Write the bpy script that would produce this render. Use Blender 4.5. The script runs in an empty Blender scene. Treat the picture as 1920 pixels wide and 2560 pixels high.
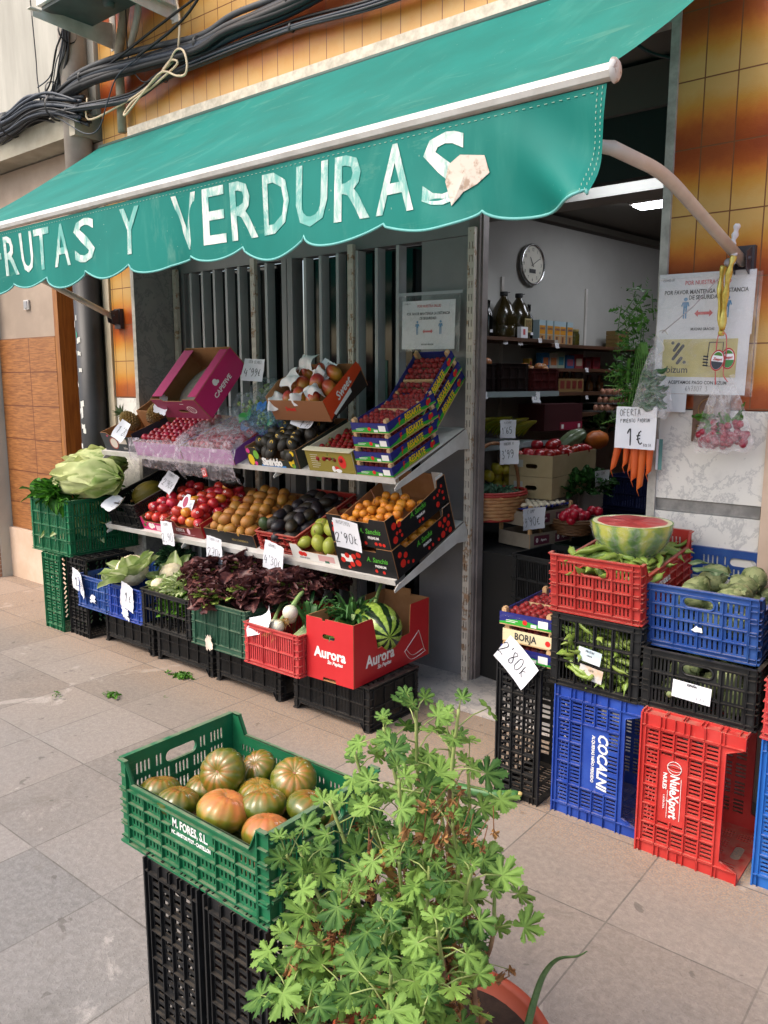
import bpy, math, random
from mathutils import Vector, Matrix, Euler, noise
PI = math.pi; R = math.radians
rng = random.Random(7)
SC = bpy.context.scene; COL = SC.collection
# ---------------------------------------------------------------- camera, sky, sun, exposure
cam = bpy.data.cameras.new('camera'); cam.sensor_fit = 'HORIZONTAL'; cam.sensor_width = 36
cam.lens = 37.43; cam.clip_end = 500; cam.clip_start = .05
co = bpy.data.objects.new('camera', cam); COL.objects.link(co)
co.location = (0, 0, 1.6); co.rotation_euler = (R(90-9.25), 0, R(39.1)); SC.camera = co
SUN_EL, SUN_AZ = 52, -28          # elevation; azimuth from the street side (-y), negative = to the left
sd = Vector((math.sin(R(SUN_AZ))*math.cos(R(SUN_EL)), -math.cos(R(SUN_AZ))*math.cos(R(SUN_EL)), math.sin(R(SUN_EL))))
w = bpy.data.worlds.new('World'); SC.world = w; w.use_nodes = True
nt = w.node_tree; bg = nt.nodes['Background']; sky = nt.nodes.new('ShaderNodeTexSky')
sky.sky_type = 'NISHITA'; sky.sun_disc = False; sky.sun_elevation = R(SUN_EL)
sky.sun_rotation = math.atan2(sd.x, sd.y); sky.air_density = 1.2; sky.dust_density = 5.0; sky.ozone_density = 1.0
nt.links.new(sky.outputs[0], bg.inputs[0]); bg.inputs[1].default_value = .15
sl = bpy.data.lights.new('sun', 'SUN'); sl.energy = .68; sl.angle = R(24); sl.color = (1, .96, .91)
so = bpy.data.objects.new('sun', sl); COL.objects.link(so); so.rotation_euler = sd.to_track_quat('Z', 'Y').to_euler()
so.location = (-2, -4, 6)
SC.view_settings.view_transform = 'Standard'; SC.view_settings.look = 'None'; SC.view_settings.exposure = 1.13; SC.view_settings.gamma = 1
# ---------------------------------------------------------------- materials
def lin(c):
    if isinstance(c, str):
        c = tuple(int(c[i:i+2], 16)/255 for i in (0, 2, 4))
        c = tuple(x/12.92 if x <= .04045 else ((x+.055)/1.055)**2.4 for x in c)
    return tuple(c)+(1,) if len(c) == 3 else c
class Nd:
    """tiny wrapper to write shader maths as python"""
    def __init__(s, t, k): s.t = t; s.k = k
    def op(s, o, b=None, c=None):
        n = s.t.nodes.new('ShaderNodeMath'); n.operation = o
        for i, x in enumerate((s, b, c)):
            if x is None: continue
            if isinstance(x, Nd): s.t.links.new(x.k, n.inputs[i])
            else: n.inputs[i].default_value = x
        return Nd(s.t, n.outputs[0])
    def __add__(s, b): return s.op('ADD', b)
    def __sub__(s, b): return s.op('SUBTRACT', b)
    def __mul__(s, b): return s.op('MULTIPLY', b)
    def lt(s, b): return s.op('LESS_THAN', b)
    def gt(s, b): return s.op('GREATER_THAN', b)
    def mx(s, b): return s.op('MAXIMUM', b)
    def cos(s): return s.op('COSINE')
    def fr(s): return s.op('FRACT')
    def pp(s, b): return s.op('PINGPONG', b)
    def sm(s, a, b):
        n = s.t.nodes.new('ShaderNodeMapRange'); n.interpolation_type = 'SMOOTHSTEP'
        s.t.links.new(s.k, n.inputs[0]); n.inputs[1].default_value = a; n.inputs[2].default_value = b
        return Nd(s.t, n.outputs[0])
def mixc(t, f, a, b, mode='MIX'):
    n = t.nodes.new('ShaderNodeMix'); n.data_type = 'RGBA'; n.blend_type = mode
    for i, x in ((0, f), (6, a), (7, b)):
        if isinstance(x, Nd): x = x.k
        if isinstance(x, bpy.types.NodeSocket): t.links.new(x, n.inputs[i])
        elif i == 0: n.inputs[0].default_value = x
        else: n.inputs[i].default_value = lin(x)
    return Nd(t, n.outputs[2])
def newmat(name):
    m = bpy.data.materials.new(name); m.use_nodes = True
    return m, m.node_tree, m.node_tree.nodes['Principled BSDF']
def coord(t, kind='Object'):
    n = t.nodes.new('ShaderNodeTexCoord'); return n.outputs[kind]
def xyz(t, sock=None):
    n = t.nodes.new('ShaderNodeSeparateXYZ'); t.links.new(sock or coord(t), n.inputs[0])
    return [Nd(t, n.outputs[i]) for i in range(3)]
def noi(t, scale, detail=4, rough=.55, vec=None, dist=0, scl=None):
    n = t.nodes.new('ShaderNodeTexNoise'); n.inputs['Scale'].default_value = scale
    n.inputs['Detail'].default_value = detail; n.inputs['Roughness'].default_value = rough; n.inputs['Distortion'].default_value = dist
    v = vec or coord(t)
    if scl:
        mp = t.nodes.new('ShaderNodeMapping'); mp.inputs['Scale'].default_value = scl; t.links.new(v, mp.inputs[0]); v = mp.outputs[0]
    t.links.new(v, n.inputs['Vector']); return Nd(t, n.outputs['Fac'])
def bump(t, b, h, strength=.3, dist=.002, old=None):
    n = t.nodes.new('ShaderNodeBump'); n.inputs['Strength'].default_value = strength; n.inputs['Distance'].default_value = dist
    t.links.new(h.k, n.inputs['Height'])
    if old is not None: t.links.new(old, n.inputs['Normal'])
    t.links.new(n.outputs[0], b.inputs['Normal']); return n.outputs[0]
_m = {}
def M(name, col='808080', rough=.55, col2=None, vs=8, bs=0, bd=.001, bsc=80, metal=0, spec=.5, trans=0, alpha=1, emit=0, coat=0, obvar=0, sub=0, sharp=None, lift=0, stretch=None):
    if name in _m: return _m[name]
    m, t, b = newmat(name); b.inputs['Roughness'].default_value = rough; b.inputs['Metallic'].default_value = metal
    b.inputs['Specular IOR Level'].default_value = spec
    c = None
    if col2 is not None:
        lo, hi = sharp or (.3, .7)
        f = noi(t, vs, 5, .6, scl=stretch).sm(lo, hi); c = mixc(t, f, col, col2)
    if obvar:
        oi = t.nodes.new('ShaderNodeObjectInfo'); hs = t.nodes.new('ShaderNodeHueSaturation')
        if c is not None: t.links.new(c.k, hs.inputs['Color'])
        else: hs.inputs['Color'].default_value = lin(col)
        rn = Nd(t, oi.outputs['Random']); t.links.new((rn*(2*obvar)+(1-obvar)).k, hs.inputs['Value'])
        t.links.new(((rn*7.3).fr()*(obvar*.12)+(.5-obvar*.06)).k, hs.inputs['Hue']); c = Nd(t, hs.outputs[0])
    if c is not None: t.links.new(c.k, b.inputs['Base Color'])
    else: b.inputs['Base Color'].default_value = lin(col)
    if bs: bump(t, b, noi(t, bsc, 4), bs, bd)
    if trans:
        b.inputs['Transmission Weight'].default_value = trans; b.inputs['IOR'].default_value = 1.3
    if sub: b.inputs['Subsurface Weight'].default_value = sub; b.inputs['Subsurface Radius'].default_value = (.02, .01, .005); b.inputs['Subsurface Scale'].default_value = .5
    if alpha < 1: b.inputs['Alpha'].default_value = alpha
    if coat: b.inputs['Coat Weight'].default_value = coat; b.inputs['Coat Roughness'].default_value = .15
    if emit: b.inputs['Emission Color'].default_value = lin(col); b.inputs['Emission Strength'].default_value = emit
    _m[name] = m; return m
def leafmat(name, col, col2, rough=.55, vs=30, tl=.35, bs=.3):
    if name in _m: return _m[name]
    m, t, b = newmat(name); b.inputs['Roughness'].default_value = rough; b.inputs['Specular IOR Level'].default_value = .3
    at = t.nodes.new('ShaderNodeAttribute'); at.attribute_name = 'tint'
    f = noi(t, vs, 3); f = (f*.5+Nd(t, at.outputs['Fac'])*.75).sm(.15, .85)
    c = mixc(t, f, col, col2); t.links.new(c.k, b.inputs['Base Color'])
    tr = t.nodes.new('ShaderNodeBsdfTranslucent'); c2 = mixc(t, .35, c, 'c8d860', 'MULTIPLY'); t.links.new(c.k, tr.inputs[0])
    mx = t.nodes.new('ShaderNodeMixShader'); mx.inputs[0].default_value = tl
    o = t.nodes['Material Output']; t.links.new(b.outputs[0], mx.inputs[1]); t.links.new(tr.outputs[0], mx.inputs[2]); t.links.new(mx.outputs[0], o.inputs[0])
    if bs: bump(t, b, noi(t, vs*6, 3), bs, .002)
    _m[name] = m; return m
def filmmat(name, col='f4f6f8', dens=.16, rough=.12, bs=.8, bsc=22):
    """thin crumpled plastic film: mostly clear, glossy in its folds"""
    if name in _m: return _m[name]
    m, t, b = newmat(name); b.inputs['Base Color'].default_value = lin(col); b.inputs['Roughness'].default_value = rough
    b.inputs['Specular IOR Level'].default_value = .9
    n1 = noi(t, bsc, 5, .7, dist=1.2)
    tp = t.nodes.new('ShaderNodeBsdfTransparent'); mx = t.nodes.new('ShaderNodeMixShader')
    f = n1.sm(.38, .75)*(dens*1.6)+dens*.45
    t.links.new(f.k, mx.inputs[0]); t.links.new(tp.outputs[0], mx.inputs[1]); t.links.new(b.outputs[0], mx.inputs[2])
    t.links.new(mx.outputs[0], t.nodes['Material Output'].inputs[0]); bump(t, b, n1, bs, .02)
    _m[name] = m; return m
# ---------------------------------------------------------------- mesh helpers
def plate_data(outline, holes=(), t=.003):
    cu = bpy.data.curves.new('c', 'CURVE'); cu.dimensions = '2D'; cu.fill_mode = 'BOTH'; cu.extrude = t/2
    for lp in [outline]+list(holes):
        sp = cu.splines.new('POLY'); sp.points.add(len(lp)-1); sp.use_cyclic_u = True
        for i, (x, y) in enumerate(lp): sp.points[i].co = (x, y, 0, 1)
    return _grab(cu)
def text_data(s, size=.05, t=.0006, sx=1, shear=0, bold=0, align='CENTER', spacing=1):
    cu = bpy.data.curves.new('t', 'FONT'); cu.body = s; cu.size = size; cu.extrude = t/2; cu.shear = shear; cu.offset = bold
    cu.align_x = align; cu.align_y = 'CENTER'; cu.resolution_u = 2; cu.space_character = spacing
    v, f = _grab(cu); return [(x*sx, y, z) for x, y, z in v], f
def _grab(cu):
    o = bpy.data.objects.new('c', cu); me = o.to_mesh()
    v = [tuple(x.co) for x in me.vertices]; f = [tuple(p.vertices) for p in me.polygons]
    o.to_mesh_clear(); bpy.data.objects.remove(o); bpy.data.curves.remove(cu); return v, f
ZUP = Matrix(((1, 0, 0, 0), (0, 0, -1, 0), (0, 1, 0, 0), (0, 0, 0, 1)))   # XY plate -> stands in XZ, front faces -y
def T(x=0, y=0, z=0): return Matrix.Translation((x, y, z))
def RX(a): return Matrix.Rotation(a, 4, 'X')
def RY(a): return Matrix.Rotation(a, 4, 'Y')
def RZ(a): return Matrix.Rotation(a, 4, 'Z')
def SCL(x, y, z): return Matrix.Diagonal((x, y, z, 1))
class MB:
    def __init__(s): s.v = []; s.f = []; s.mi = []; s.sm = []; s.tint = []; s.ct = 0
    def add(s, vs, fs, mi=0, M=None, smooth=False):
        o = len(s.v)
        if M is None: s.v += [tuple(v) for v in vs]
        else: s.v += [tuple(M @ Vector(v)) for v in vs]
        s.tint += [s.ct]*len(vs)
        fl = M is not None and M.to_3x3().determinant() < 0
        for i, f in enumerate(fs):
            f = tuple(a+o for a in f); s.f.append(f[::-1] if fl else f)
            s.mi.append(mi[i] if isinstance(mi, list) else mi); s.sm.append(smooth)
        return s
    def box(s, x0, x1, y0, y1, z0, z1, mi=0, M=None):
        v = [(x, y, z) for z in (z0, z1) for y in (y0, y1) for x in (x0, x1)]
        return s.add(v, [(0, 2, 3, 1), (4, 5, 7, 6), (0, 1, 5, 4), (2, 6, 7, 3), (0, 4, 6, 2), (1, 3, 7, 5)], mi, M)
    def plate(s, outline, holes=(), t=.003, mi=0, M=None, inner=None):
        v, f = plate_data(outline, holes, t)
        m = mi
        if inner is not None:
            m = [mi if all(v[i][2] > 0 for i in p) else inner for p in f]
        return s.add(v, f, m, M)
    def text(s, txt, size, M=None, mi=0, **k):
        v, f = text_data(txt, size, **k); return s.add(v, f, mi, M)
    def tube(s, pts, r, n=8, mi=0, M=None, cap=True, flat=1.0):
        P = [Vector(p) for p in pts]; N = len(P); vs = []; fs = []
        rr = r if isinstance(r, (list, tuple)) else [r]*N
        prev = None
        for i, p in enumerate(P):
            d = (P[min(i+1, N-1)]-P[max(i-1, 0)]).normalized()
            if prev is None:
                u = d.orthogonal().normalized() if abs(d.z) > .9 else d.cross(Vector((0, 0, 1))).normalized()
            else:
                u = (prev-d*prev.dot(d))
                u = u.normalized() if u.length > 1e-6 else d.orthogonal().normalized()
            prev = u; w_ = d.cross(u)
            for k in range(n):
                a = 2*PI*k/n; vs.append(p+(u*math.cos(a)+w_*math.sin(a)*flat)*rr[i])
        for i in range(N-1):
            for k in range(n):
                a = i*n+k; b = i*n+(k+1) % n; fs.append((a, b, b+n, a+n))
        if cap: fs.append(tuple(range(n))[::-1]); fs.append(tuple(range((N-1)*n, N*n)))
        return s.add(vs, fs, mi, M, True)
    def lathe(s, prof, n=24, mi=0, M=None, smooth=True):
        vs = []; fs = []
        for r, z in prof:
            for k in range(n): a = 2*PI*k/n; vs.append((r*math.cos(a), r*math.sin(a), z))
        for i in range(len(prof)-1):
            for k in range(n):
                a = i*n+k; b = i*n+(k+1) % n; fs.append((a, b, b+n, a+n))
        return s.add(vs, fs, mi, M, smooth)
    def blob(s, rad, fn=None, nu=16, nv=10, M=None, mi=0):
        """closed ball with radii rad; fn(theta, phi, unit) scales the radius"""
        vs = []; fs = []
        for j in range(nv+1):
            ph = PI*j/nv
            for i in range(nu):
                th = 2*PI*i/nu; u = Vector((math.sin(ph)*math.cos(th), math.sin(ph)*math.sin(th), math.cos(ph)))
                k = fn(th, ph, u) if fn else 1
                if isinstance(k, tuple): vs.append((u.x*rad[0]*k[0], u.y*rad[1]*k[0], u.z*rad[2]*k[0]+k[1]))
                else: vs.append((u.x*rad[0]*k, u.y*rad[1]*k, u.z*rad[2]*k))
        for j in range(nv):
            for i in range(nu):
                a = j*nu+i; b = j*nu+(i+1) % nu; fs.append((a, a+nu, b+nu, b))
        return s.add(vs, fs, mi, M, True)
    def grid(s, fn, nu, nv, mi=0, M=None, smooth=True):
        vs = [fn(i/nu, j/nv) for j in range(nv+1) for i in range(nu+1)]
        fs = [(j*(nu+1)+i, j*(nu+1)+i+1, (j+1)*(nu+1)+i+1, (j+1)*(nu+1)+i) for j in range(nv) for i in range(nu)]
        return s.add(vs, fs, mi, M, smooth)
    def mesh(s, name, mats):
        me = bpy.data.meshes.new(name); me.from_pydata(s.v, [], s.f)
        for m in (mats if isinstance(mats, (list, tuple)) else [mats]): me.materials.append(m)
        me.polygons.foreach_set('material_index', s.mi); me.polygons.foreach_set('use_smooth', s.sm)
        if any(s.tint):
            a = me.attributes.new('tint', 'FLOAT', 'POINT'); a.data.foreach_set('value', s.tint)
        me.update(); return me
    def obj(s, name, mats, parent=None, Mt=None):
        o = bpy.data.objects.new(name, s.mesh(name, mats)); COL.objects.link(o)
        if parent is not None: o.parent = parent
        if Mt is not None: o.matrix_local = Mt
        return o
def empty(name, Mt=None):
    o = bpy.data.objects.new(name, None); COL.objects.link(o); o.empty_display_size = .1
    if Mt is not None: o.matrix_world = Mt
    return o
def tag(o, label, cat, group=None, kind=None):
    if label: o['label'] = label
    if cat: o['category'] = cat
    if group: o['group'] = group
    if kind: o['kind'] = kind
    return o
def thing(name, label, cat, Mt=None, group=None): return tag(empty(name, Mt), label, cat, group)
def copy_tree(o, parent=None, Mt=None):
    c = o.copy(); COL.objects.link(c)
    if parent is not None: c.parent = parent
    if Mt is not None: c.matrix_world = Mt
    for ch in o.children: copy_tree(ch, c)
    return c
def rect(x0, x1, y0, y1): return [(x0, y0), (x1, y0), (x1, y1), (x0, y1)]
def stad(x0, x1, y0, y1, n=6):
    """rounded slot"""
    r = min(x1-x0, y1-y0)/2; o = []
    for cx, cy, a0 in ((x1-r, y1-r, 0), (x0+r, y1-r, 90), (x0+r, y0+r, 180), (x1-r, y0+r, 270)):
        for k in range(n+1):
            a = R(a0+90*k/n); o.append((cx+r*math.cos(a), cy+r*math.sin(a)))
    q = []
    for p in o:
        if not q or (abs(p[0]-q[-1][0])+abs(p[1]-q[-1][1])) > 1e-5: q.append(p)
    if abs(q[0][0]-q[-1][0])+abs(q[0][1]-q[-1][1]) < 1e-5: q.pop()
    return q
def arc(p, n=8):
    """smooth a polyline (Catmull-Rom)"""
    P = [Vector(a) for a in p]; o = []
    for i in range(len(P)-1):
        a, b, c, d = P[max(i-1, 0)], P[i], P[i+1], P[min(i+2, len(P)-1)]
        for k in range(n):
            t = k/n; o.append(.5*((2*b)+(c-a)*t+(2*a-5*b+4*c-d)*t*t+(3*b-a-3*c+d)*t**3))
    o.append(P[-1]); return o
# ---------------------------------------------------------------- handwriting (stroke letters on a 4 x 6 grid)
_o = [(2, 6), (.6, 5), (0, 3), (.5, 1), (2, 0), (3.4, 1), (4, 3), (3.5, 5), (2, 6)]
SF = {'0': [_o], '1': [[(.5, 4.2), (2.2, 6), (2, 0)]], '2': [[(.2, 4.6), (1.4, 6), (3.4, 5.4), (3.2, 3.6), (0, .2), (1.4, .5), (4, 0)]],
 '3': [[(.4, 5.4), (2, 6), (3.4, 5), (1.6, 3.3), (3.8, 2), (2.6, 0), (.2, .6)]], '4': [[(1.2, 6), (.2, 2.6), (3.6, 2.8)], [(2.9, 4.6), (2.5, 0)]],
 '5': [[(3.8, 6), (1, 5.8), (.8, 3.4), (3, 3.6), (3.7, 1.6), (2, 0), (.2, .5)]], '6': [[(3, 6), (.8, 3.6), (.4, 1.2), (2, 0), (3.6, 1.4), (2.2, 3), (.6, 1.8)]],
 '7': [[(.2, 5.6), (4, 6), (1.6, 0)], [(1, 2.8), (3.6, 3.2)]], '8': [[(3.6, 5.2), (2, 6), (.6, 4.8), (3.5, 1.6), (2, 0), (.4, 1.2), (3.6, 5.2)]],
 '9': [[(3.4, 4.8), (2, 6), (.4, 4.8), (1.6, 3), (3.4, 4.6), (3.2, 2), (1.4, 0)]], "'": [[(1.4, 6.6), (1, 5)]], ',': [[(1, .6), (.6, -.8)]],
 'e': [[(3.4, 5), (2, 4.6), (.8, 2.6), (2, .4), (3.6, 1)], [(.2, 3.2), (2.6, 3.4)], [(.2, 2.2), (2.4, 2.4)]], 'k': [[(.6, 5), (.4, 0)], [(3, 3.6), (.6, 1.6), (3, 0)]],
 'A': [[(0, 0), (2.2, 6), (4, 0)], [(.8, 2), (3.4, 2.2)]], 'B': [[(.4, 0), (.4, 6), (3, 5), (.6, 3.2), (3.6, 1.6), (.4, 0)]], 'C': [[(3.8, 5), (2, 6), (.2, 3), (1.6, 0), (3.8, .8)]],
 'D': [[(.4, 0), (.4, 6), (3.8, 3.6), (2.8, .6), (.4, 0)]], 'E': [[(3.6, 6), (.4, 6), (.4, 0), (3.8, 0)], [(.4, 3), (3, 3.2)]], 'F': [[(3.8, 6), (.5, 6), (.3, 0)], [(.4, 3.2), (3, 3.4)]],
 'G': [[(3.8, 5), (2, 6), (.2, 3), (1.8, 0), (3.8, 1), (3.6, 2.8), (2.2, 2.8)]], 'I': [[(2, 6), (1.8, 0)]], 'K': [[(.4, 6), (.4, 0)], [(3.6, 6), (.4, 2.8), (3.8, 0)]], 'L': [[(.6, 6), (.4, 0), (3.4, .2)]],
 'M': [[(0, 0), (.6, 6), (2, 2.4), (3.6, 6), (4, 0)]], 'N': [[(.2, 0), (.4, 6), (3.6, 0), (3.8, 6)]], 'O': [_o], 'P': [[(.4, 0), (.6, 6), (3.6, 4.6), (.6, 2.8)]],
 'R': [[(.3, 0), (.6, 6), (3.6, 4.6), (.6, 3), (3.8, 0)]], 'S': [[(3.6, 5.2), (1.6, 6), (.6, 4.4), (3.4, 1.8), (2, 0), (.2, .8)]], 'T': [[(0, 6), (4, 5.8)], [(2, 6), (1.8, 0)]],
 'U': [[(.2, 6), (.4, 1), (2, 0), (3.6, 1), (3.8, 6)]], 'V': [[(0, 6), (1.8, 0), (4, 6)]], 'X': [[(0, 0), (4, 6)], [(0, 6), (4, 0)]], 'Y': [[(0, 6), (2, 3)], [(4, 6), (1.4, 0)]], 'Z': [[(0, 6), (4, 5.8), (0, 0), (4, .2)]]}
def write(mb, txt, h, M, mi=0, wd=None, seed=0, z=.0009):
    """handwritten line centred on the origin of M (text plane XY)"""
    r_ = random.Random(seed); s = h/6; wd = wd or h*.045; adv = 3.5*s; x = -adv*len(txt)/2+.35*s
    for ch in txt:
        for st in SF.get(ch, []):
            P = arc([(a*s*.62+x+r_.uniform(-.15, .15)*s, b*s-h/2+r_.uniform(-.2, .2)*s+.12*a*s*0, 0) for a, b in st], 3)
            vs = []; fs = []
            for i, p in enumerate(P):
                d = (P[min(i+1, len(P)-1)]-P[max(i-1, 0)]); n = Vector((-d.y, d.x, 0)); n = n.normalized() if n.length > 1e-9 else Vector((1, 0, 0))
                k = wd*(.7+.5*math.sin(i*1.7+seed)**2); vs += [p+n*k+Vector((0, 0, z)), p-n*k+Vector((0, 0, z))]
            fs = [(2*i, 2*i+1, 2*i+3, 2*i+2) for i in range(len(P)-1)]
            mb.add(vs, fs, mi, M)
        x += adv if ch not in "',I" else adv*.55
# ================================================================= SETTING
def tile_mat():
    m, t, b = newmat('glazed_tile'); X, Y, Z = xyz(t)
    jx = ((X+1.105+11.6)*(1/.1165)).fr(); jz = ((Z-2.449+23.7)*(1/.237)).fr()
    jm = (jx.pp(.5).lt(.02)).mx(jz.pp(.5).lt(.0105))
    n = noi(t, 9, 3, .6); n2 = noi(t, 60, 3, .6)
    ph = (Z-2.449)*(2*PI/.474)
    g = ph.cos()*.5+.5                               # 1 at the brown joints, 0 at the mustard ones
    g = (g+(n-.5)*.42+(n2-.5)*.12)
    rp = t.nodes.new('ShaderNodeValToRGB'); t.links.new(g.k, rp.inputs[0]); e = rp.color_ramp.elements
    e[0].position = .05; e[0].color = lin('c49c5c'); e[1].position = 1.0; e[1].color = lin('8a3814')
    k = e.new(.35); k.color = lin('c08838'); k = e.new(.62); k.color = lin('ba6c26'); k = e.new(.82); k.color = lin('a04c1a')
    wn = t.nodes.new('ShaderNodeTexWhiteNoise'); cb = t.nodes.new('ShaderNodeCombineXYZ'); t.links.new(((X+1.105+11.6)*(1/.1165)).op('FLOOR').k, cb.inputs[0]); t.links.new(((Z-2.449+23.7)*(1/.237)).op('FLOOR').k, cb.inputs[1]); t.links.new(cb.outputs[0], wn.inputs[0])
    c = mixc(t, Nd(t, wn.outputs['Value'])*.22, Nd(t, rp.outputs[0]), 'b07a48'); c = mixc(t, jm, c, '74482c'); t.links.new(c.k, b.inputs['Base Color'])
    b.inputs['Roughness'].default_value = .34; b.inputs['Specular IOR Level'].default_value = .35
    h = noi(t, 130, 2, .5, scl=(1, 1, 1.6))*.7+jm*-2.5
    bump(t, b, h, .5, .0016); return m
def marble_mat(name, a='d9d6d0', v='8f8f90', sc=5):
    m, t, b = newmat(name); n = noi(t, sc, 9, .7, dist=.35); f = n.op('SUBTRACT', .5).op('ABSOLUTE').sm(.0, .03)*.6+.4
    n3 = noi(t, sc*1.3, 8, .65).sm(.45, .8)
    c = mixc(t, f, v, a); c = mixc(t, n3*.5, c, v); t.links.new(c.k, b.inputs['Base Color']); b.inputs['Roughness'].default_value = .35
    return m
def wood_tile_mat():
    m, t, b = newmat('wood_look_tile'); X, Y, Z = xyz(t)
    u = (X+6.523)*(1/.472); v = (Z-1.934+2.6)*(1/.26); jm = u.fr().pp(.5).lt(.010).mx(v.fr().pp(.5).lt(.016))
    mp = t.nodes.new('ShaderNodeMapping'); mp.inputs['Rotation'].default_value = (0, R(38), 0); mp.inputs['Scale'].default_value = (1.6, 1, 20)
    t.links.new(coord(t), mp.inputs[0]); g = noi(t, 6, 5, .6, vec=mp.outputs[0], dist=.6)
    c = mixc(t, g.sm(.3, .72), '70401c', 'a06a38'); c = mixc(t, jm, c, '5c2c0c'); t.links.new(c.k, b.inputs['Base Color'])
    b.inputs['Roughness'].default_value = .45; bump(t, b, jm*-1+g*.3, .4, .002); return m
def wood_mat(name, a, b_, sc=5):
    return M(name, a, .5, b_, sc, .25, .001, 90, stretch=(12, 12, .8))
def paving_mat():
    m, t, b = newmat('paving'); X, Y, Z = xyz(t)
    jm = ((X+.85+42.75)*(1/.4275)).fr().pp(.5).lt(.0062).mx(((Y-1.215+44.3)*(1/.443)).fr().pp(.5).lt(.006))
    vo = t.nodes.new('ShaderNodeTexWhiteNoise'); cmb = t.nodes.new('ShaderNodeCombineXYZ')
    t.links.new(((X+.85+42.75)*(1/.4275)).op('FLOOR').k, cmb.inputs[0]); t.links.new(((Y-1.215+44.3)*(1/.443)).op('FLOOR').k, cmb.inputs[1])
    t.links.new(cmb.outputs[0], vo.inputs[0]); tv = Nd(t, vo.outputs['Value'])
    big = noi(t, 1.1, 4, .6); fine = noi(t, 46, 5, .75); pit = noi(t, 95, 3, .7); mid = noi(t, 5, 5, .65)
    warm = (Y+big*1.5).sm(1.7, 3.2)
    c = mixc(t, warm, '6a6866', '786c62'); c = mixc(t, fine.sm(.35, .7), c, mixc(t, warm, '7f7d7b', '8c8074'))
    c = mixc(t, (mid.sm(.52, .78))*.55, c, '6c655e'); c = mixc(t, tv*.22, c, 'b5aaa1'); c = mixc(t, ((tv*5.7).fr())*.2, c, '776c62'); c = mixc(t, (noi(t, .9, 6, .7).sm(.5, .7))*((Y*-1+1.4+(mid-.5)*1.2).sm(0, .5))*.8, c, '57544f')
    c = mixc(t, noi(t, 170, 2).sm(.66, .72)*.5, c, '57504a'); c = mixc(t, noi(t, 13, 3, .5, dist=.5).sm(.68, .71)*.55, c, '4c4742'); c = mixc(t, noi(t, 3.1, 7, .75, dist=.8).sm(.56, .66)*.32, c, '5f5850'); c = mixc(t, noi(t, 2.3, 6, .7, dist=1).sm(.6, .68)*.3, c, 'c6beb6')
    sand = ((Y-2.25).sm(0, .3))*(noi(t, 150, 3).sm(.45, .6)); c = mixc(t, sand*.5, c, 'b98f66')
    c = mixc(t, jm*(noi(t, 6, 3).sm(.3, .6)*.5+.3), c, '57524d'); t.links.new(c.k, b.inputs['Base Color'])
    b.inputs['Roughness'].default_value = .8; bump(t, b, jm*-1.2+fine*.35+pit.sm(.5, .62)*.35, .55, .0035); return m
def brush_mat():
    """white house paint brushed over green cloth, worn"""
    m, t, b = newmat('brushed_white_paint'); n = noi(t, 16, 6, .75, scl=(1, 1, .35), dist=.8); n2 = noi(t, 5, 3, .6)
    f = ((n*.75+n2*.45)).sm(.50, .74)
    c = mixc(t, f, '5a9f96', 'd8d8d2'); t.links.new(c.k, b.inputs['Base Color']); b.inputs['Roughness'].default_value = .6; return m
def canvas_mat():
    m, t, b = newmat('green_awning_cloth'); n = noi(t, 1.6, 5, .6, scl=(3.5, 1, 1), dist=.7); n2 = noi(t, 7, 5, .7, scl=(1, .35, .35))
    c = mixc(t, noi(t, 3, 3).sm(.3, .7), '08756b', '0c8076'); c = mixc(t, n.sm(.52, .8)*.28, c, '5fae9e'); c = mixc(t, noi(t, 2.2, 6, .7, scl=(.5, 2, 2), dist=1.5).sm(.58, .66)*.2, c, '7cae98')
    c = mixc(t, n2.sm(.6, .78)*.28, c, '8fb9a8'); c = mixc(t, noi(t, 60, 2).sm(.74, .78)*.5, c, 'a9c9b4')
    t.links.new(c.k, b.inputs['Base Color']); b.inputs['Roughness'].default_value = .62; b.inputs['Specular IOR Level'].default_value = .3
    tr = t.nodes.new('ShaderNodeBsdfTranslucent'); t.links.new(c.k, tr.inputs[0]); mx = t.nodes.new('ShaderNodeMixShader'); mx.inputs[0].default_value = .22
    t.links.new(b.outputs[0], mx.inputs[1]); t.links.new(tr.outputs[0], mx.inputs[2]); t.links.new(mx.outputs[0], t.nodes['Material Output'].inputs[0])
    bump(t, b, noi(t, 500, 1), .1, .001); return m
TILE = tile_mat(); MARB = marble_mat('marble', 'd9d6d0', 'a09fa0'); MARBD = marble_mat('grey_marble', '96928f', '66666a', 4); PAVE = paving_mat(); SILLM = marble_mat('sill_marble', 'bdb6b0', '74767e', 7)
WHP = M('white_plaster', 'c0bdb2', .8, '9c998f', 1.2, .2, .002, 40, stretch=(2.5, 1, .5)); BEI = M('beige_plaster', 'a99786', .8, '8f7f70', 2, .2, .002, 40)
PEACH = M('peach_plaster', 'cdb6a2', .8, 'b89f88', 3, .1); GREYP = M('grey_painted_metal', '8c8a8b', .42, '7c7a7b', 2, .05)
GREYL = M('grey_frame', 'b4b4b4', .45, 'a2a2a4', 3); DARK = M('dark_gap', '08080a', .5); INW = M('interior_paint', 'b4b3ae', .8, 'a6a49e', 1.0, .05)
WHM = M('white_metal', 'd5d2cd', .4, 'b9b3ab', 6, .05); ALU = M('aluminium', 'c8c4c0', .38, 'a8a39d', 10, metal=.6)
KRAFT = M('kraft', 'a9794f', .8, '98683f', 10); BLK = M('black_plastic', '0f1012', .42, '1c1c1d', 12, .1, .001, 60, spec=.5)
INK = M('ink', '16161c', .6); PAPER = M('paper', 'e9e9ee', .7, 'dcdde4', 5, .2, .003, 9)
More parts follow.
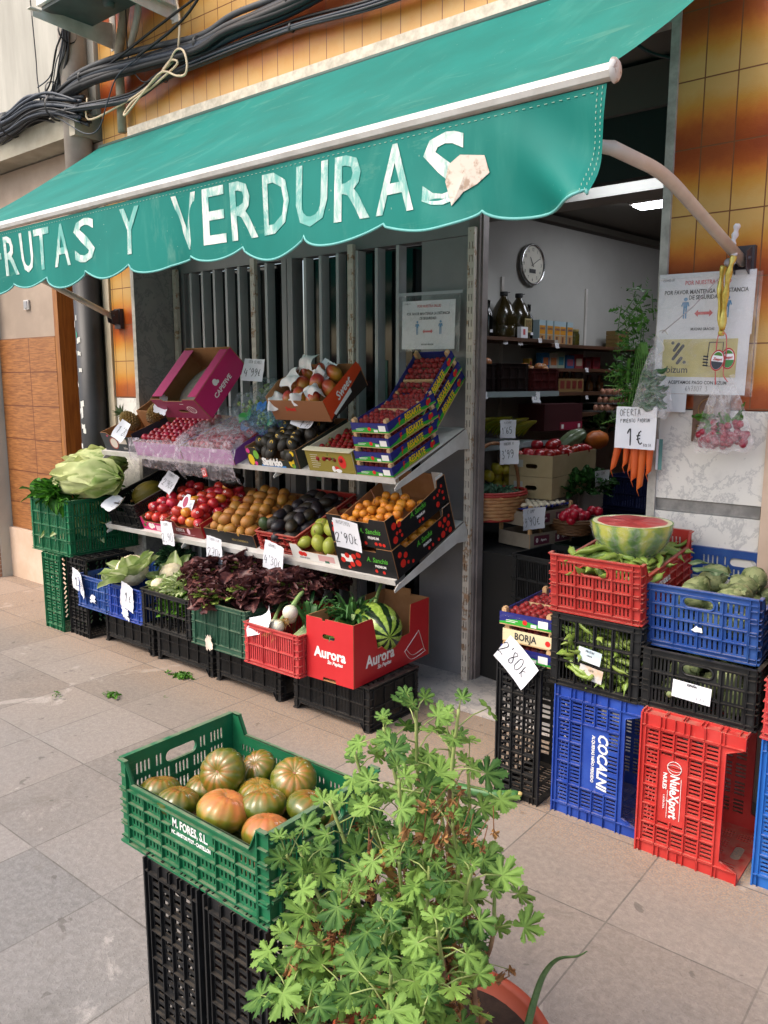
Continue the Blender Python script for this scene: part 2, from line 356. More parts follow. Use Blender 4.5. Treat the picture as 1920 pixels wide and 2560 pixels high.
LTW = M('light_wood', 'c8a47a', .65, 'b48c60', 8, .15, stretch=(1, 10, 1)); WOODD = wood_mat('door_wood', '74431a', '986228', 5)
# ground
mb = MB(); mb.add([(-60, -60, 0), (60, -60, 0), (60, 3.6, 0), (-60, 3.6, 0)], [(0, 1, 2, 3)])
tag(mb.obj('pavement', PAVE), None, None, kind='structure')
# ---------------------------------------------------------------- the shop
shop = thing('shop_building', 'shop front faced in brown and mustard glazed tiles over white marble', 'building')
mb = MB()
mb.plate([(-4.92, 1.497), (-4.66, 1.497), (-4.66, 2.93), (-1.15, 2.93), (-1.15, 1.497), (3.5, 1.497), (3.5, 6.5), (-4.92, 6.5)], (), .02, 0, T(0, 3.15, 0) @ ZUP)
mb.obj('tiled_facade', TILE, shop)
mb = MB(); mb.box(-4.96, -4.66, 3.165, 3.6, 0, 3); mb.box(-1.15, 3.5, 3.165, 3.6, 0, 3); mb.box(-4.96, 3.5, 3.165, 3.6, 3, 6.5); mb.box(-4.66, -1.15, 3.165, 3.62, 2.93, 3.0)
mb.obj('masonry', M('masonry', '5f5a54', .9), shop)
for b_ in ((-4.92, -4.66, 3.142, 3.163, .1, 1.493), (-1.16, -.756, 3.136, 3.163, 1.146, 1.493), (-1.163, -.756, 3.134, 3.163, .0, 1.095)): mb = MB(); mb.box(*b_); mb.obj('marble_cladding', MARB, shop)
mb = MB(); mb.box(-1.162, -.76, 3.146, 3.164, 1.097, 1.144); mb.obj('grey_band', M('grey_band', '8f8c88', .6, '6f6d6b', 20), shop)
mb = MB(); mb.box(-.752, 3.5, 3.120, 3.163, 0, 1.493); mb.obj('plaster_base', PEACH, shop)
mb = MB(); mb.box(-4.658, -4.63, 3.128, 3.5, 0, 2.93); mb.obj('left_reveal', MARBD, shop)
for b_ in ((-4.662, -4.628, 3.122, 3.127, 0, 2.93), (-1.182, -1.15, 3.125, 3.2, 0, 2.9), (-1.30, -1.15, 3.13, 3.19, 2.902, 2.94)): mb = MB(); mb.box(*b_); mb.obj('stone_edging', M('edging_stone', 'b9b5ad', .5, '8f8b84', 14), shop)
mb = MB(); mb.box(-4.6, -1.19, 3.13, 3.56, 0.001, .03); mb.obj('door_sill', SILLM, shop)
mb = MB(); mb.tube(arc([(-1.33, 3.12, 2.99), (-1.34, 3.13, 2.9), (-1.28, 3.14, 2.83), (-1.18, 3.15, 2.78)]), .007); mb.obj('flex', BLK, shop)
# window wall: frame, fins, dark panes
mb = MB(); y0 = 3.47
mb.box(-4.628, -4.56, y0, 3.53, .03, 2.9); mb.box(-4.56, -4.50, 3.50, 3.54, .03, 2.316)
mb.box(-4.56, -2.25, y0, 3.55, 2.32, 2.42); mb.box(-4.56, -2.25, 3.5, 3.56, 2.424, 2.9)
mb.box(-3.585, -3.545, 3.44, 3.53, .03, 2.318); mb.box(-3.538, -3.495, 3.44, 3.53, .03, 2.318)
mb.box(-2.57, -2.262, 3.475, 3.53, .03, 2.318); mb.box(-4.5, -2.572, 3.48, 3.53, .03, .1)
mb.obj('window_frame', GREYP, shop)
for x in (-4.445, -4.325, -4.205, -4.085, -3.965, -3.845, -3.715, -3.385, -3.262, -3.13, -2.985, -2.845, -2.70):
    mb = MB(); mb.box(x-.010, x+.010, 3.435, 3.5, .1, 2.31); mb.obj('window_fin', GREYL, shop)
mb = MB(); mb.box(-4.5, -3.586, 3.541, 3.548, .1, 2.316); mb.box(-3.494, -2.572, 3.541, 3.548, .1, 2.316)
mb.obj('window_pane', M('dark_glass', '0a0c0e', .12, '14181a', 3, spec=.6), shop)
mb = MB()
for x, z, a, b in ((-3.66, 2.0, .09, .28), (-3.43, 1.5, .07, .5), (-2.91, 1.6, .06, .4)): mb.box(x, x+a, 3.536, 3.539, z-b, z+b*.3)
mb.obj('blind', M('blind', '5f7f76', .7), shop)
mb = MB(); mb.box(-2.262, -2.2, 3.45, 3.53, .03, 2.9); mb.box(-2.2, -2.192, 3.47, 3.52, .03, 2.9); mb.obj('door_post', M('post_metal', '8d8380', .5, '6d6360', 5), shop)
mb = MB(); mb.box(-2.19, -1.15, 3.46, 3.52, 2.46, 2.72); mb.obj('transom', M('transom_black', '0c0b0b', .6), shop)
mb = MB(); mb.box(-2.19, -1.15, 3.44, 3.53, 2.722, 2.9); mb.box(-2.19, -1.15, 3.531, 3.62, 2.86, 2.925); mb.obj('transom_beam', M('beam_grey', '4d4843', .7), shop)
mb = MB(); mb.box(-1.187, -1.16, 3.2, 3.6, .03, 2.9); mb.obj('right_reveal', M('reveal', '3a3836', .7), shop)
# inside
Wd = Vector((math.sin(R(7)), math.cos(R(7)), 0)); Wn = Vector((Wd.y, -Wd.x, 0)); W0 = Vector((-2.9, 3.6, 0))
WM = Matrix(((Wn.x, Wd.x, 0, W0.x), (Wn.y, Wd.y, 0, W0.y), (0, 0, 1, 0), (0, 0, 0, 1)))       # (out from wall, along wall, up)
mb = MB(); mb.box(-.08, 0, 0, 5.2, 0, 2.66, M=WM); mb.obj('shop_wall', INW, shop)
mb = MB(); mb.box(0, .02, 0, 5.2, 2.68, 2.72, M=WM); mb.obj('cable_trunking', M('trunk', '6e6a60', .6), shop)
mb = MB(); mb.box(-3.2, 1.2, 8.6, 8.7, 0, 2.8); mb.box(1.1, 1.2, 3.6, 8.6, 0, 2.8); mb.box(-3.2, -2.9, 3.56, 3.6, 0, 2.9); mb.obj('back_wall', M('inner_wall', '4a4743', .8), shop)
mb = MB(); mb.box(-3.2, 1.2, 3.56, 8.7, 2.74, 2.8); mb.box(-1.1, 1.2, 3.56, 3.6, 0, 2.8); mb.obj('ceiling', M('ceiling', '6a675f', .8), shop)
mb = MB(); mb.box(-3.0, 1.2, 4.15, 4.35, 2.56, 2.74); mb.obj('ceiling_beam', M('ceil_beam', '8d8c86', .8), shop)
mb = MB(); mb.box(-3.2, 1.2, 3.56, 8.7, .0, .028); mb.obj('shop_floor', M('shop_floor', '8a4a2c', .35, '6d3820', 3), shop)
mb = MB(); mb.box(-2.5, -1.5, 3.7, 4.5, .0285, .036); tag(mb.obj('door_mat', M('mat', '3a3a3e', .9)), 'dark grey doormat lying just inside the doorway', 'doormat')
LAMP = M('tube_light', 'f2f6ff', emit=12)
for i, (x, y, z) in enumerate(((-1.72, 3.95, 2.70), (-1.85, 5.2, 2.7), (-1.35, 5.9, 2.7))):
    mb = MB(); mb.box(x-.3, x+.3, y-.09, y+.09, z+.012, z+.04); f = mb.obj('ceiling_light', WHM, shop)
    mb = MB(); mb.box(x-.28, x+.28, y-.07, y+.07, z, z+.011); mb.obj('light_tube', LAMP, f)
mb = MB(); mb.plate([(0, 0), (.03, 0), (.02, .3), (.05, .7), (.025, .76), (.03, .9), (.005, .9)], (), .004, 0, T(-1.37, 3.9, 1.75) @ ZUP)
tag(mb.obj('plastic_strip', M('strip', 'a9acb0', .4)), 'pale plastic strip hanging from the ceiling inside the doorway', 'strip')
# ---------------------------------------------------------------- neighbouring house
nb = thing('neighbouring_house', 'pale plastered house with wood look tiles left of the fruit shop', 'building')
mb = MB(); mb.box(-16, -6.53, 3.02, 3.5, 0, 6.5); mb.obj('corner_pier', WHP, nb)
mb = MB(); mb.box(-6.53, -5.66, 3.15, 3.5, 0, 3.16); mb.box(-5.66, -5.2, 3.15, 3.5, 2.6, 3.16); mb.box(-5.2, -4.92, 3.152, 3.5, 0, 3.16); mb.obj('plaster_wall', BEI, nb)
mb = MB(); mb.box(-6.53, -4.94, 3.12, 3.5, 3.32, 6.5); mb.obj('upper_wall', WHP, nb)
mb = MB(); mb.box(-6.53, -4.98, 2.98, 3.5, 3.17, 3.318); mb.obj('ledge', M('ledge', 'aaa493', .8, '86806f', 3, .2), nb)
mb = MB(); mb.box(-6.52, -5.662, 3.128, 3.149, .42, 1.934); mb.obj('tile_panel', wood_tile_mat(), nb)
mb = MB(); mb.box(-6.53, -5.7, 3.10, 3.149, 0, .415); mb.box(-5.7, -5.2, 3.02, 3.3, 0, .22); mb.obj('plinth', PEACH, nb)
mb = MB(); mb.box(-7.5, -6.54, 2.985, 3.018, 0, 1.15)
def brick_mat():
    m, t, b = newmat('small_brick'); br = t.nodes.new('ShaderNodeTexBrick'); br.inputs['Scale'].default_value = 1
    br.inputs['Brick Width'].default_value = .11; br.inputs['Row Height'].default_value = .035; br.inputs['Mortar Size'].default_value = .004
    br.inputs['Color1'].default_value = lin('a07a62'); br.inputs['Color2'].default_value = lin('8a6650'); br.inputs['Mortar'].default_value = lin('b3a493')
    s = t.nodes.new('ShaderNodeSeparateXYZ'); c = t.nodes.new('ShaderNodeCombineXYZ'); t.links.new(coord(t), s.inputs[0]); t.links.new(s.outputs[0], c.inputs[0]); t.links.new(s.outputs[2], c.inputs[1]); t.links.new(c.outputs[0], br.inputs[0])
    t.links.new(br.outputs[0], b.inputs[0]); b.inputs['Roughness'].default_value = .85; return m
mb.obj('brick_base', brick_mat(), nb)
dr = MB(); dr.box(-5.66, -5.2, 3.32, 3.36, .22, 2.6); door = dr.obj('door', WOODD, nb)
mb = MB()
for a, b in ((-5.62, -5.53), (-5.44, -5.41), (-5.33, -5.30)): mb.box(a, b, 3.285, 3.319, .24, 2.55)
for z0, z1 in ((.3, .9), (1.0, 1.6), (1.7, 2.28)): mb.box(-5.52, -5.455, 3.30, 3.319, z0, z1); mb.box(-5.40, -5.34, 3.30, 3.319, z0, z1)
mb.obj('door_moulding', WOODD, door)
mb = MB(); mb.box(-5.29, -5.26, 3.28, 3.318, 1.28, 1.42); mb.tube([(-5.275, 3.28, 1.37), (-5.275, 3.25, 1.37), (-5.31, 3.25, 1.37)], .006); mb.obj('handle', M('brass', '7a5a30', .4, metal=.7), door)
mb = MB(); mb.box(-5.66, -5.60, 3.13, 3.318, .22, 2.6); mb.box(-5.235, -5.195, 3.12, 3.319, .22, 2.6)
mb.obj('door_jamb', WOODD, nb)
mb = MB(); mb.box(-5.194, -5.165, 3.10, 3.149, .2, 2.75); mb.obj('white_strip', M('white_paint', 'd6d4cb', .6), nb)
mb = MB(); mb.box(-4.995, -4.925, 3.125, 3.151, 0, 3.1); mb.obj('pilaster', M('cream_plaster', 'c9bca6', .7, 'b3a58e', 4), nb)
mb = MB(); mb.box(-.035, .035, -.012, 0, -.035, .035, M=T(-6.06, 3.145, 2.18)); sw = mb.obj('doorbell', M('bell_grey', 'c8c4c0', .5), nb)
mb = MB(); mb.box(-.024, .024, -.018, -.0125, -.026, .026, M=T(-6.06, 3.145, 2.18)); mb.obj('button', M('bell_button', '8c8c8f', .4), sw)
dp = thing('drainpipe', 'round downpipe between the houses, lower half painted black with torn stickers', 'drainpipe', T(-5.08, 3.06, 0))
mb = MB(); mb.tube([(0, 0, 2.3), (0, 0, 6.4)], .088, 20); mb.obj('upper_pipe', M('pipe_grey', 'a59c92', .6, '8a8076', 3), dp)
mb = MB(); mb.tube([(0, 0, 0), (0, 0, 2.3)], .09, 20); mb.obj('lower_pipe', M('pipe_black', '17171a', .5, '26262a', 6), dp)
for k in range(34):
    mb = MB(); z = 2.15-k*.052+rng.uniform(-.02, .02); a0 = R(-130+rng.uniform(-10, 45)); wv = rng.uniform(.06, .4); h = rng.uniform(.012, .04); sk = rng.uniform(-.02, .02)
    mb.ct = 0; vs = []
    for i in range(4):
        a = a0+wv*i/3; vs += [(.0915*math.cos(a), .0915*math.sin(a), z+sk*i/3+rng.uniform(0, .008)), (.0915*math.cos(a), .0915*math.sin(a), z-h+sk*i/3-rng.uniform(0, .01))]
    mb.add(vs, [(2*i, 2*i+1, 2*i+3, 2*i+2) for i in range(3)], 1 if k in (4,) else (2 if k == 22 else 0)); mb.obj('torn_sticker', [M('stk', 'c9c9c4', .7), M('stk2', '25a07c', .6), M('stk3', '4a8cc0', .6)], dp)
# conduit down the facade
cd = MB(); cd.tube([(-4.62, 3.09, 3.14), (-4.62, 3.09, 3.5), (-4.6, 3.08, 3.6), (-4.47, 3.06, 3.85), (-4.4, 3.06, 4.2)], .028, 10); tag(cd.obj('conduit', M('conduit', 'a89f8c', .6, '8a826f', 12)), 'bent beige conduit rising up the tiles behind the cable bundle', 'conduit')
# ---------------------------------------------------------------- air conditioner on brackets
ac = thing('air_conditioner', 'outdoor air conditioning unit on two white wall brackets, seen from below', 'air conditioner', T(-4.38, 3.1, 3.7))
mb = MB(); mb.box(-.36, .36, -.46, -.12, .05, .6); mb.obj('casing', M('ac_casing', 'd8d6cf', .5), ac)
mb = MB(); mb.box(-.34, .34, -.44, -.14, .028, .048); mb.lathe([(.001, .005), (.03, .005), (.035, .027)], 16, M=T(.05, -.25, 0)); mb.obj('base_tray', M('ac_tray', '4c5452', .5, '3a403e', 6), ac)
for x in (-.307, .314):
    mb = MB(); mb.plate([(-.52, -.035), (-.52, -.008), (0, .09), (0, -.06)], (), .006, 0, T(x, 0, 0) @ RZ(R(90)) @ ZUP)
    mb.box(x-.035 if x < 0 else x-.004, x+.004 if x < 0 else x+.035, -.53, -.005, .006, .012); mb.box(x-.02, x+.04, -.006, 0, -.07, .4)
    mb.obj('bracket', M('bracket_white', 'd2cdc4', .5, 'b8b2a6', 8), ac)
mb = MB(); mb.tube(arc([(.1, -.1, .3), (.06, -.06, .1), (0, -.04, 0), (-.1, -.02, -.1)]), .02); mb.obj('hose', M('hose', 'b5b0a4', .6), ac)
# ---------------------------------------------------------------- awning
AW = thing('awning', 'green cloth awning lettered FRUTAS Y VERDURAS over the shop front', 'awning', T(-2.87, 3.1, 2.0))
AI = T(2.87, -3.1, -2.0)        # to write awning parts in world metres
CLOTH = canvas_mat()
XL, XR = -4.86, -.9
def cano(u, v):
    x = XL+(XR-XL)*u; y = 2.0+1.09*v; z = 2.376+(3.10-2.376)*v-.035*math.sin(PI*v)-.012*math.sin(PI*v)*math.sin(u*9)
    x += -.0*v; z += .006*math.sin(x*7+v*5)*math.sin(PI*v); return (x, y, z)
mb = MB(); mb.grid(cano, 90, 22, M=AI); mb.obj('canopy', CLOTH, AW)
def vy(x, z):
    d = (2.33-z)/.3; e = max(0, (x+1.75)/.85); c = max(0, 1-abs(x+2.62)/.1)
    return 2.0+d*(.012*math.sin(x*4.5)+.008*math.sin(x*11+1))+d*e*e*(.045*math.sin((x+(z-2.3)*1.3)*13+2.2)+.02*math.sin((x+z)*27))+c*d*.03
CUS = [-5.0, -4.66, -4.33, -4.0, -3.65, -3.32, -2.97, -2.615, -2.29, -1.96, -1.62, -1.28, -.915]
def zlow(x):
    for a, b in zip(CUS, CUS[1:]):
        if a <= x <= b:
            u = (x-a)/(b-a); return 2.078+.006*math.sin(a*9)-(.040+.010*math.sin(a*5))*math.sin(PI*min(1, max(0, u))**(.85+.25*math.sin(a*7)))**.8
    return 2.07
def vala(u, v):
    x = XL+(XR-.012-XL)*u; zl = zlow(x); z = 2.332-(2.332-zl)*v; x2 = x-(.028*v if u > .995 else .028*v*max(0, (u-.9)*10)**2)
    return (x2, vy(x, z), z)
mb = MB(); mb.grid(vala, 260, 14, M=AI); mb.obj('valance', CLOTH, AW)
mb = MB(); pts = [vala(i/520, 1) for i in range(521)]; mb.tube(pts, .0045, 5, M=AI); mb.obj('hem', M('hem', '5fa6a2', .6), AW)
mb = MB()
for k in range(19):
    z = 2.325-k*.0135; x = -.935-.028*(2.33-z)/.3; mb.box(x-.001, x+.0007, vy(x, z)-.002, vy(x, z)-.0008, z-.003, z+.003, M=AI)
    x = -.922-.028*(2.33-z)/.3; mb.box(x-.001, x+.0007, vy(x, z)-.002, vy(x, z)-.0008, z-.003, z+.003, M=AI)
for k in range(180):
    x = -4.8+k*.0215; mb.box(x-.004, x+.004, vy(x, 2.318)-.002, vy(x, 2.318)-.001, 2.317, 2.3185, M=AI)
mb.obj('stitching', M('thread', '8fae9c', .7), AW)
mb = MB(); mb.plate([(1.988, 2.342), (2.015, 2.34), (2.018, 2.37), (2.0, 2.38), (1.984, 2.372), (1.98, 2.356)], (), XR-XL, 0, AI @ T((XL+XR)/2, 0, 0) @ RZ(R(90)) @ ZUP)
mb.obj('front_bar', M('bar_white', 'dcdad6', .35, 'c6c2bc', 10, spec=.5), AW)
mb = MB(); mb.lathe([(.001, 0), (.022, .002), (.028, .007), (.03, .014)], 20, M=AI @ T(XR+.018, 2.0, 2.358) @ RY(R(-90))); mb.obj('end_cap', M('cap_white', 'c9c6c2', .5, '9f8d84', 40, sharp=(.55, .6)), AW)
mb = MB(); mb.box(-4.56, 1, 3.085, 3.14, 3.105, 3.155, M=AI); mb.obj('top_rail', M('rail_cream', 'cfc5b4', .6, 'a99f8e', 22), AW)
mb = MB(); mb.tube([(XL, 3.08, 3.085), (XR, 3.08, 3.085)], .018, M=AI); mb.obj('roller', M('roller_dark', '2c4a42', .6), AW)
def bend(A, B, C, D, r1=.82, r2=.35):
    A, B, C = Vector(A), Vector(B), Vector(C); p, q = A.lerp(B, r1), B.lerp(C, r2)
    return [A, A.lerp(B, .4)]+[p.lerp(B, t).lerp(B.lerp(q, t), t) for t in [i/10 for i in range(11)]]+[C]+[Vector(d) for d in D]
for x, pth in ((-.87, bend((-.87, 3.1, 2.022), (-.92, 2.43, 2.205), (-.945, 2.12, 2.212), [(-.985, 2.10, 2.22), (-1.0, 2.085, 2.26), (-1.0, 2.055, 2.345)])), (-4.82, bend((-4.82, 3.1, 2.02), (-4.80, 2.5, 2.255), (-4.78, 2.1, 2.27), [(-4.78, 2.03, 2.28), (-4.78, 2.01, 2.34)]))):
    mb = MB(); mb.tube(pth, .019, 16, M=AI); arm = mb.obj('arm', M('arm_grey', 'c2bcb4', .32, 'b3aca4', 9), AW)
    mb = MB(); mb.box(x-.03, x+.035, 3.112, 3.139, 1.95, 2.08, M=AI); mb.plate([(3.11, 1.975), (3.06, 1.99), (3.05, 2.05), (3.11, 2.075)], (), .004, 0, AI @ T(x-.024, 0, 0) @ RZ(R(90)) @ ZUP); mb.plate([(3.11, 1.975), (3.06, 1.99), (3.05, 2.05), (3.11, 2.075)], (), .004, 0, AI @ T(x+.024, 0, 0) @ RZ(R(90)) @ ZUP)
    mb.tube([(x-.034, 3.075, 2.03), (x+.034, 3.075, 2.03)], .008, M=AI)
    mb.obj('wall_bracket', M('bracket_dark', '4a444a', .5, metal=.4), arm)
PAINT = brush_mat(); mb = MB()
for ch, x0, x1 in (('F', -4.20, -4.08), ('R', -4.05, -3.93), ('U', -3.89, -3.77), ('T', -3.75, -3.61), ('A', -3.57, -3.44), ('S', -3.40, -3.225), ('Y', -3.035, -2.90), ('V', -2.69, -2.54), ('E', -2.50, -2.375),
                   ('R', -2.345, -2.205), ('D', -2.17, -2.035), ('U', -2.0, -1.855), ('R', -1.825, -1.68), ('A', -1.655, -1.505), ('S', -1.475, -1.325)):
    v, f = text_data(ch, .2, t=.0006, bold=.0024)
    xs = [p[0] for p in v]; ys = [p[1] for p in v]; a, b, c, d = min(xs), max(xs), min(ys), max(ys)
    h = .20 if x0 > -2.7 else .185; zc = 2.207 if x0 > -2.7 else 2.212
    q = []
    for p in v:
        X = x0+(p[0]-a)/(b-a)*(x1-x0); Z = zc-h/2+(p[1]-c)/(d-c)*h; q.append((X, vy(X, Z)-.0018+p[2], Z))
    mb.add(q, f, 0, AI)
mb.obj('lettering', PAINT, AW)
mb = MB(); ol = [(-1.395, 2.17), (-1.385, 2.215), (-1.345, 2.236), (-1.265, 2.222), (-1.25, 2.175), (-1.29, 2.15), (-1.335, 2.135), (-1.37, 2.1), (-1.38, 2.13)]
n = len(ol); cx, cz = -1.33, 2.18; vs = [(cx, vy(cx, cz)-.004, cz)]+[(x, vy(x, z)-.003, z) for x, z in ol]
mb.add(vs, [(0, i+1, (i+1) % n+1) for i in range(n)], 0, AI); mb.obj('repair_patch', M('patch', 'c9bdb0', .7, 'a08a78', 30, sharp=(.5, .65)), AW)
# ---------------------------------------------------------------- cables along the facade
CB = [M('cable_black', '16181b', .5), M('cable_slate', '2b3440', .5), M('cable_grey', '3f4246', .6)]
def cables(name, label, paths, n, spread, rad, group=None):
    t = thing(name, label, 'cables', T(*paths[0]))
    iv = T(*paths[0]).inverted()
    for k in range(n):
        r_ = random.Random(k*31+len(paths)); oy, oz = r_.gauss(0, spread*.5), r_.gauss(0, spread); ph = r_.uniform(0, 6)
        P = [(x, min(3.115, y+oy+.01*math.sin(i*1.3+ph)), z+oz+r_.uniform(-.5, .5)*spread) for i, (x, y, z) in enumerate(paths)]
        mb = MB(); mb.tube(arc(P, 6), r_.choice(rad), 6, M=iv); mb.obj('cable', CB[k % 3], t)
    for k in range(1, len(paths)-1, 2):
        x, y, z = paths[k]; mb = MB(); mb.lathe([(spread*1.7, -.008), (spread*1.9, 0), (spread*1.7, .008)], 14, M=iv @ T(x, y, z) @ RY(R(90)) @ RZ(.3)); mb.obj('cable_tie', CB[0], t)
    return t
cables('cable_bundle', 'thick upper bundle of black cables crossing the tiles above the awning', [(-7.6, 3.0, 3.47), (-6.6, 3.02, 3.46), (-6.09, 3.03, 3.45), (-5.56, 3.02, 3.41), (-5.28, 3.0, 3.43), (-4.86, 2.99, 3.48), (-4.36, 3.05, 3.475), (-3.81, 3.06, 3.445), (-3.52, 3.05, 3.455), (-3.08, 3.06, 3.47), (-2.5, 3.06, 3.5), (-1.6, 3.06, 3.52)], 16, .024, (.008, .012, .016, .02))
cables('cable_bundle', 'thin lower run of black cables just above the awning rail', [(-5.25, 3.0, 3.36), (-5.0, 2.95, 3.31), (-4.47, 3.05, 3.295), (-4.14, 3.07, 3.345), (-3.72, 3.07, 3.352), (-3.1, 3.08, 3.355), (-2.5, 3.08, 3.31), (-1.8, 3.08, 3.33)], 8, .013, (.006, .008, .01))
cables('cable_bundle', 'tangle of thin blue black cables sagging under the left bundle', [(-7.6, 2.98, 3.37), (-6.6, 2.97, 3.38), (-6.1, 2.95, 3.36), (-5.7, 2.93, 3.35), (-5.4, 2.93, 3.39), (-5.15, 2.96, 3.36), (-4.9, 3.0, 3.30)], 26, .045, (.004, .006, .009, .012))
cables('cable_bundle', 'fan of black cables climbing beside the downpipe to the left bundle', [(-5.35, 2.98, 3.42), (-5.2, 2.98, 3.47), (-5.08, 2.97, 3.62), (-5.0, 2.98, 3.78), (-4.99, 3.0, 4.3)], 11, .035, (.004, .006, .009))
for lb, P, r_, m_ in (('cream cable looped twice and tied to the lower black cables', [(-3.99, 3.05, 4.1), (-3.97, 3.04, 3.75), (-3.93, 3.03, 3.62), (-3.94, 3.03, 3.5), (-4.0, 3.05, 3.42), (-4.12, 3.04, 3.37), (-4.02, 3.02, 3.395), (-3.96, 3.02, 3.385), (-3.96, 3.02, 3.36), (-4.1, 3.03, 3.33), (-4.25, 3.05, 3.31), (-4.42, 3.04, 3.27), (-4.5, 3.03, 3.215), (-4.47, 3.02, 3.20), (-4.38, 3.02, 3.24), (-4.3, 3.03, 3.29), (-4.1, 3.02, 3.355), (-3.95, 3.01, 3.30), (-3.86, 3.0, 3.285), (-3.84, 3.0, 3.34), (-3.87, 3.0, 3.41), (-3.95, 3.01, 3.43), (-4.05, 3.02, 3.375), (-4.3, 3.04, 3.31), (-4.6, 3.04, 3.27), (-4.85, 3.0, 3.24), (-4.83, 2.99, 3.36)], .0065, M('cream_cable', 'd8c3a2', .55)),
                      ('single thin black cable hanging in front of the conduit', [(-4.46, 3.05, 4.1), (-4.45, 3.04, 3.7), (-4.44, 3.04, 3.5), (-4.32, 3.04, 3.36), (-4.2, 3.04, 3.35)], .004, CB[0]),
                      ('thin black cable drooping from the bundle over the conduit', [(-4.3, 3.0, 3.47), (-4.5, 2.99, 3.41), (-4.62, 2.99, 3.28), (-4.72, 2.99, 3.16), (-4.85, 2.97, 3.15), (-5.1, 2.95, 3.28), (-5.3, 2.95, 3.36)], .004, CB[1]),
                      ('thin black cable dropping beside the air conditioner to the bundle', [(-5.45, 2.99, 4.2), (-5.42, 2.99, 3.75), (-5.4, 2.98, 3.6), (-5.36, 2.97, 3.45)], .004, CB[0]),
                      ('taut black cable running up from the bundle towards the upper right', [(-4.6, 3.0, 3.5), (-4.0, 3.02, 3.62), (-3.6, 3.03, 3.68), (-3.3, 3.04, 3.66), (-2.9, 3.05, 3.62)], .007, CB[0]),
                      ('second black cable curving up from the bundle near the cream one', [(-4.3, 3.0, 3.48), (-3.95, 3.02, 3.56), (-3.75, 3.03, 3.66), (-3.6, 3.03, 3.8)], .008, CB[0])):
    mb = MB(); mb.tube(arc(P, 5), r_, 6); tag(mb.obj('cable', m_), lb, 'cable')
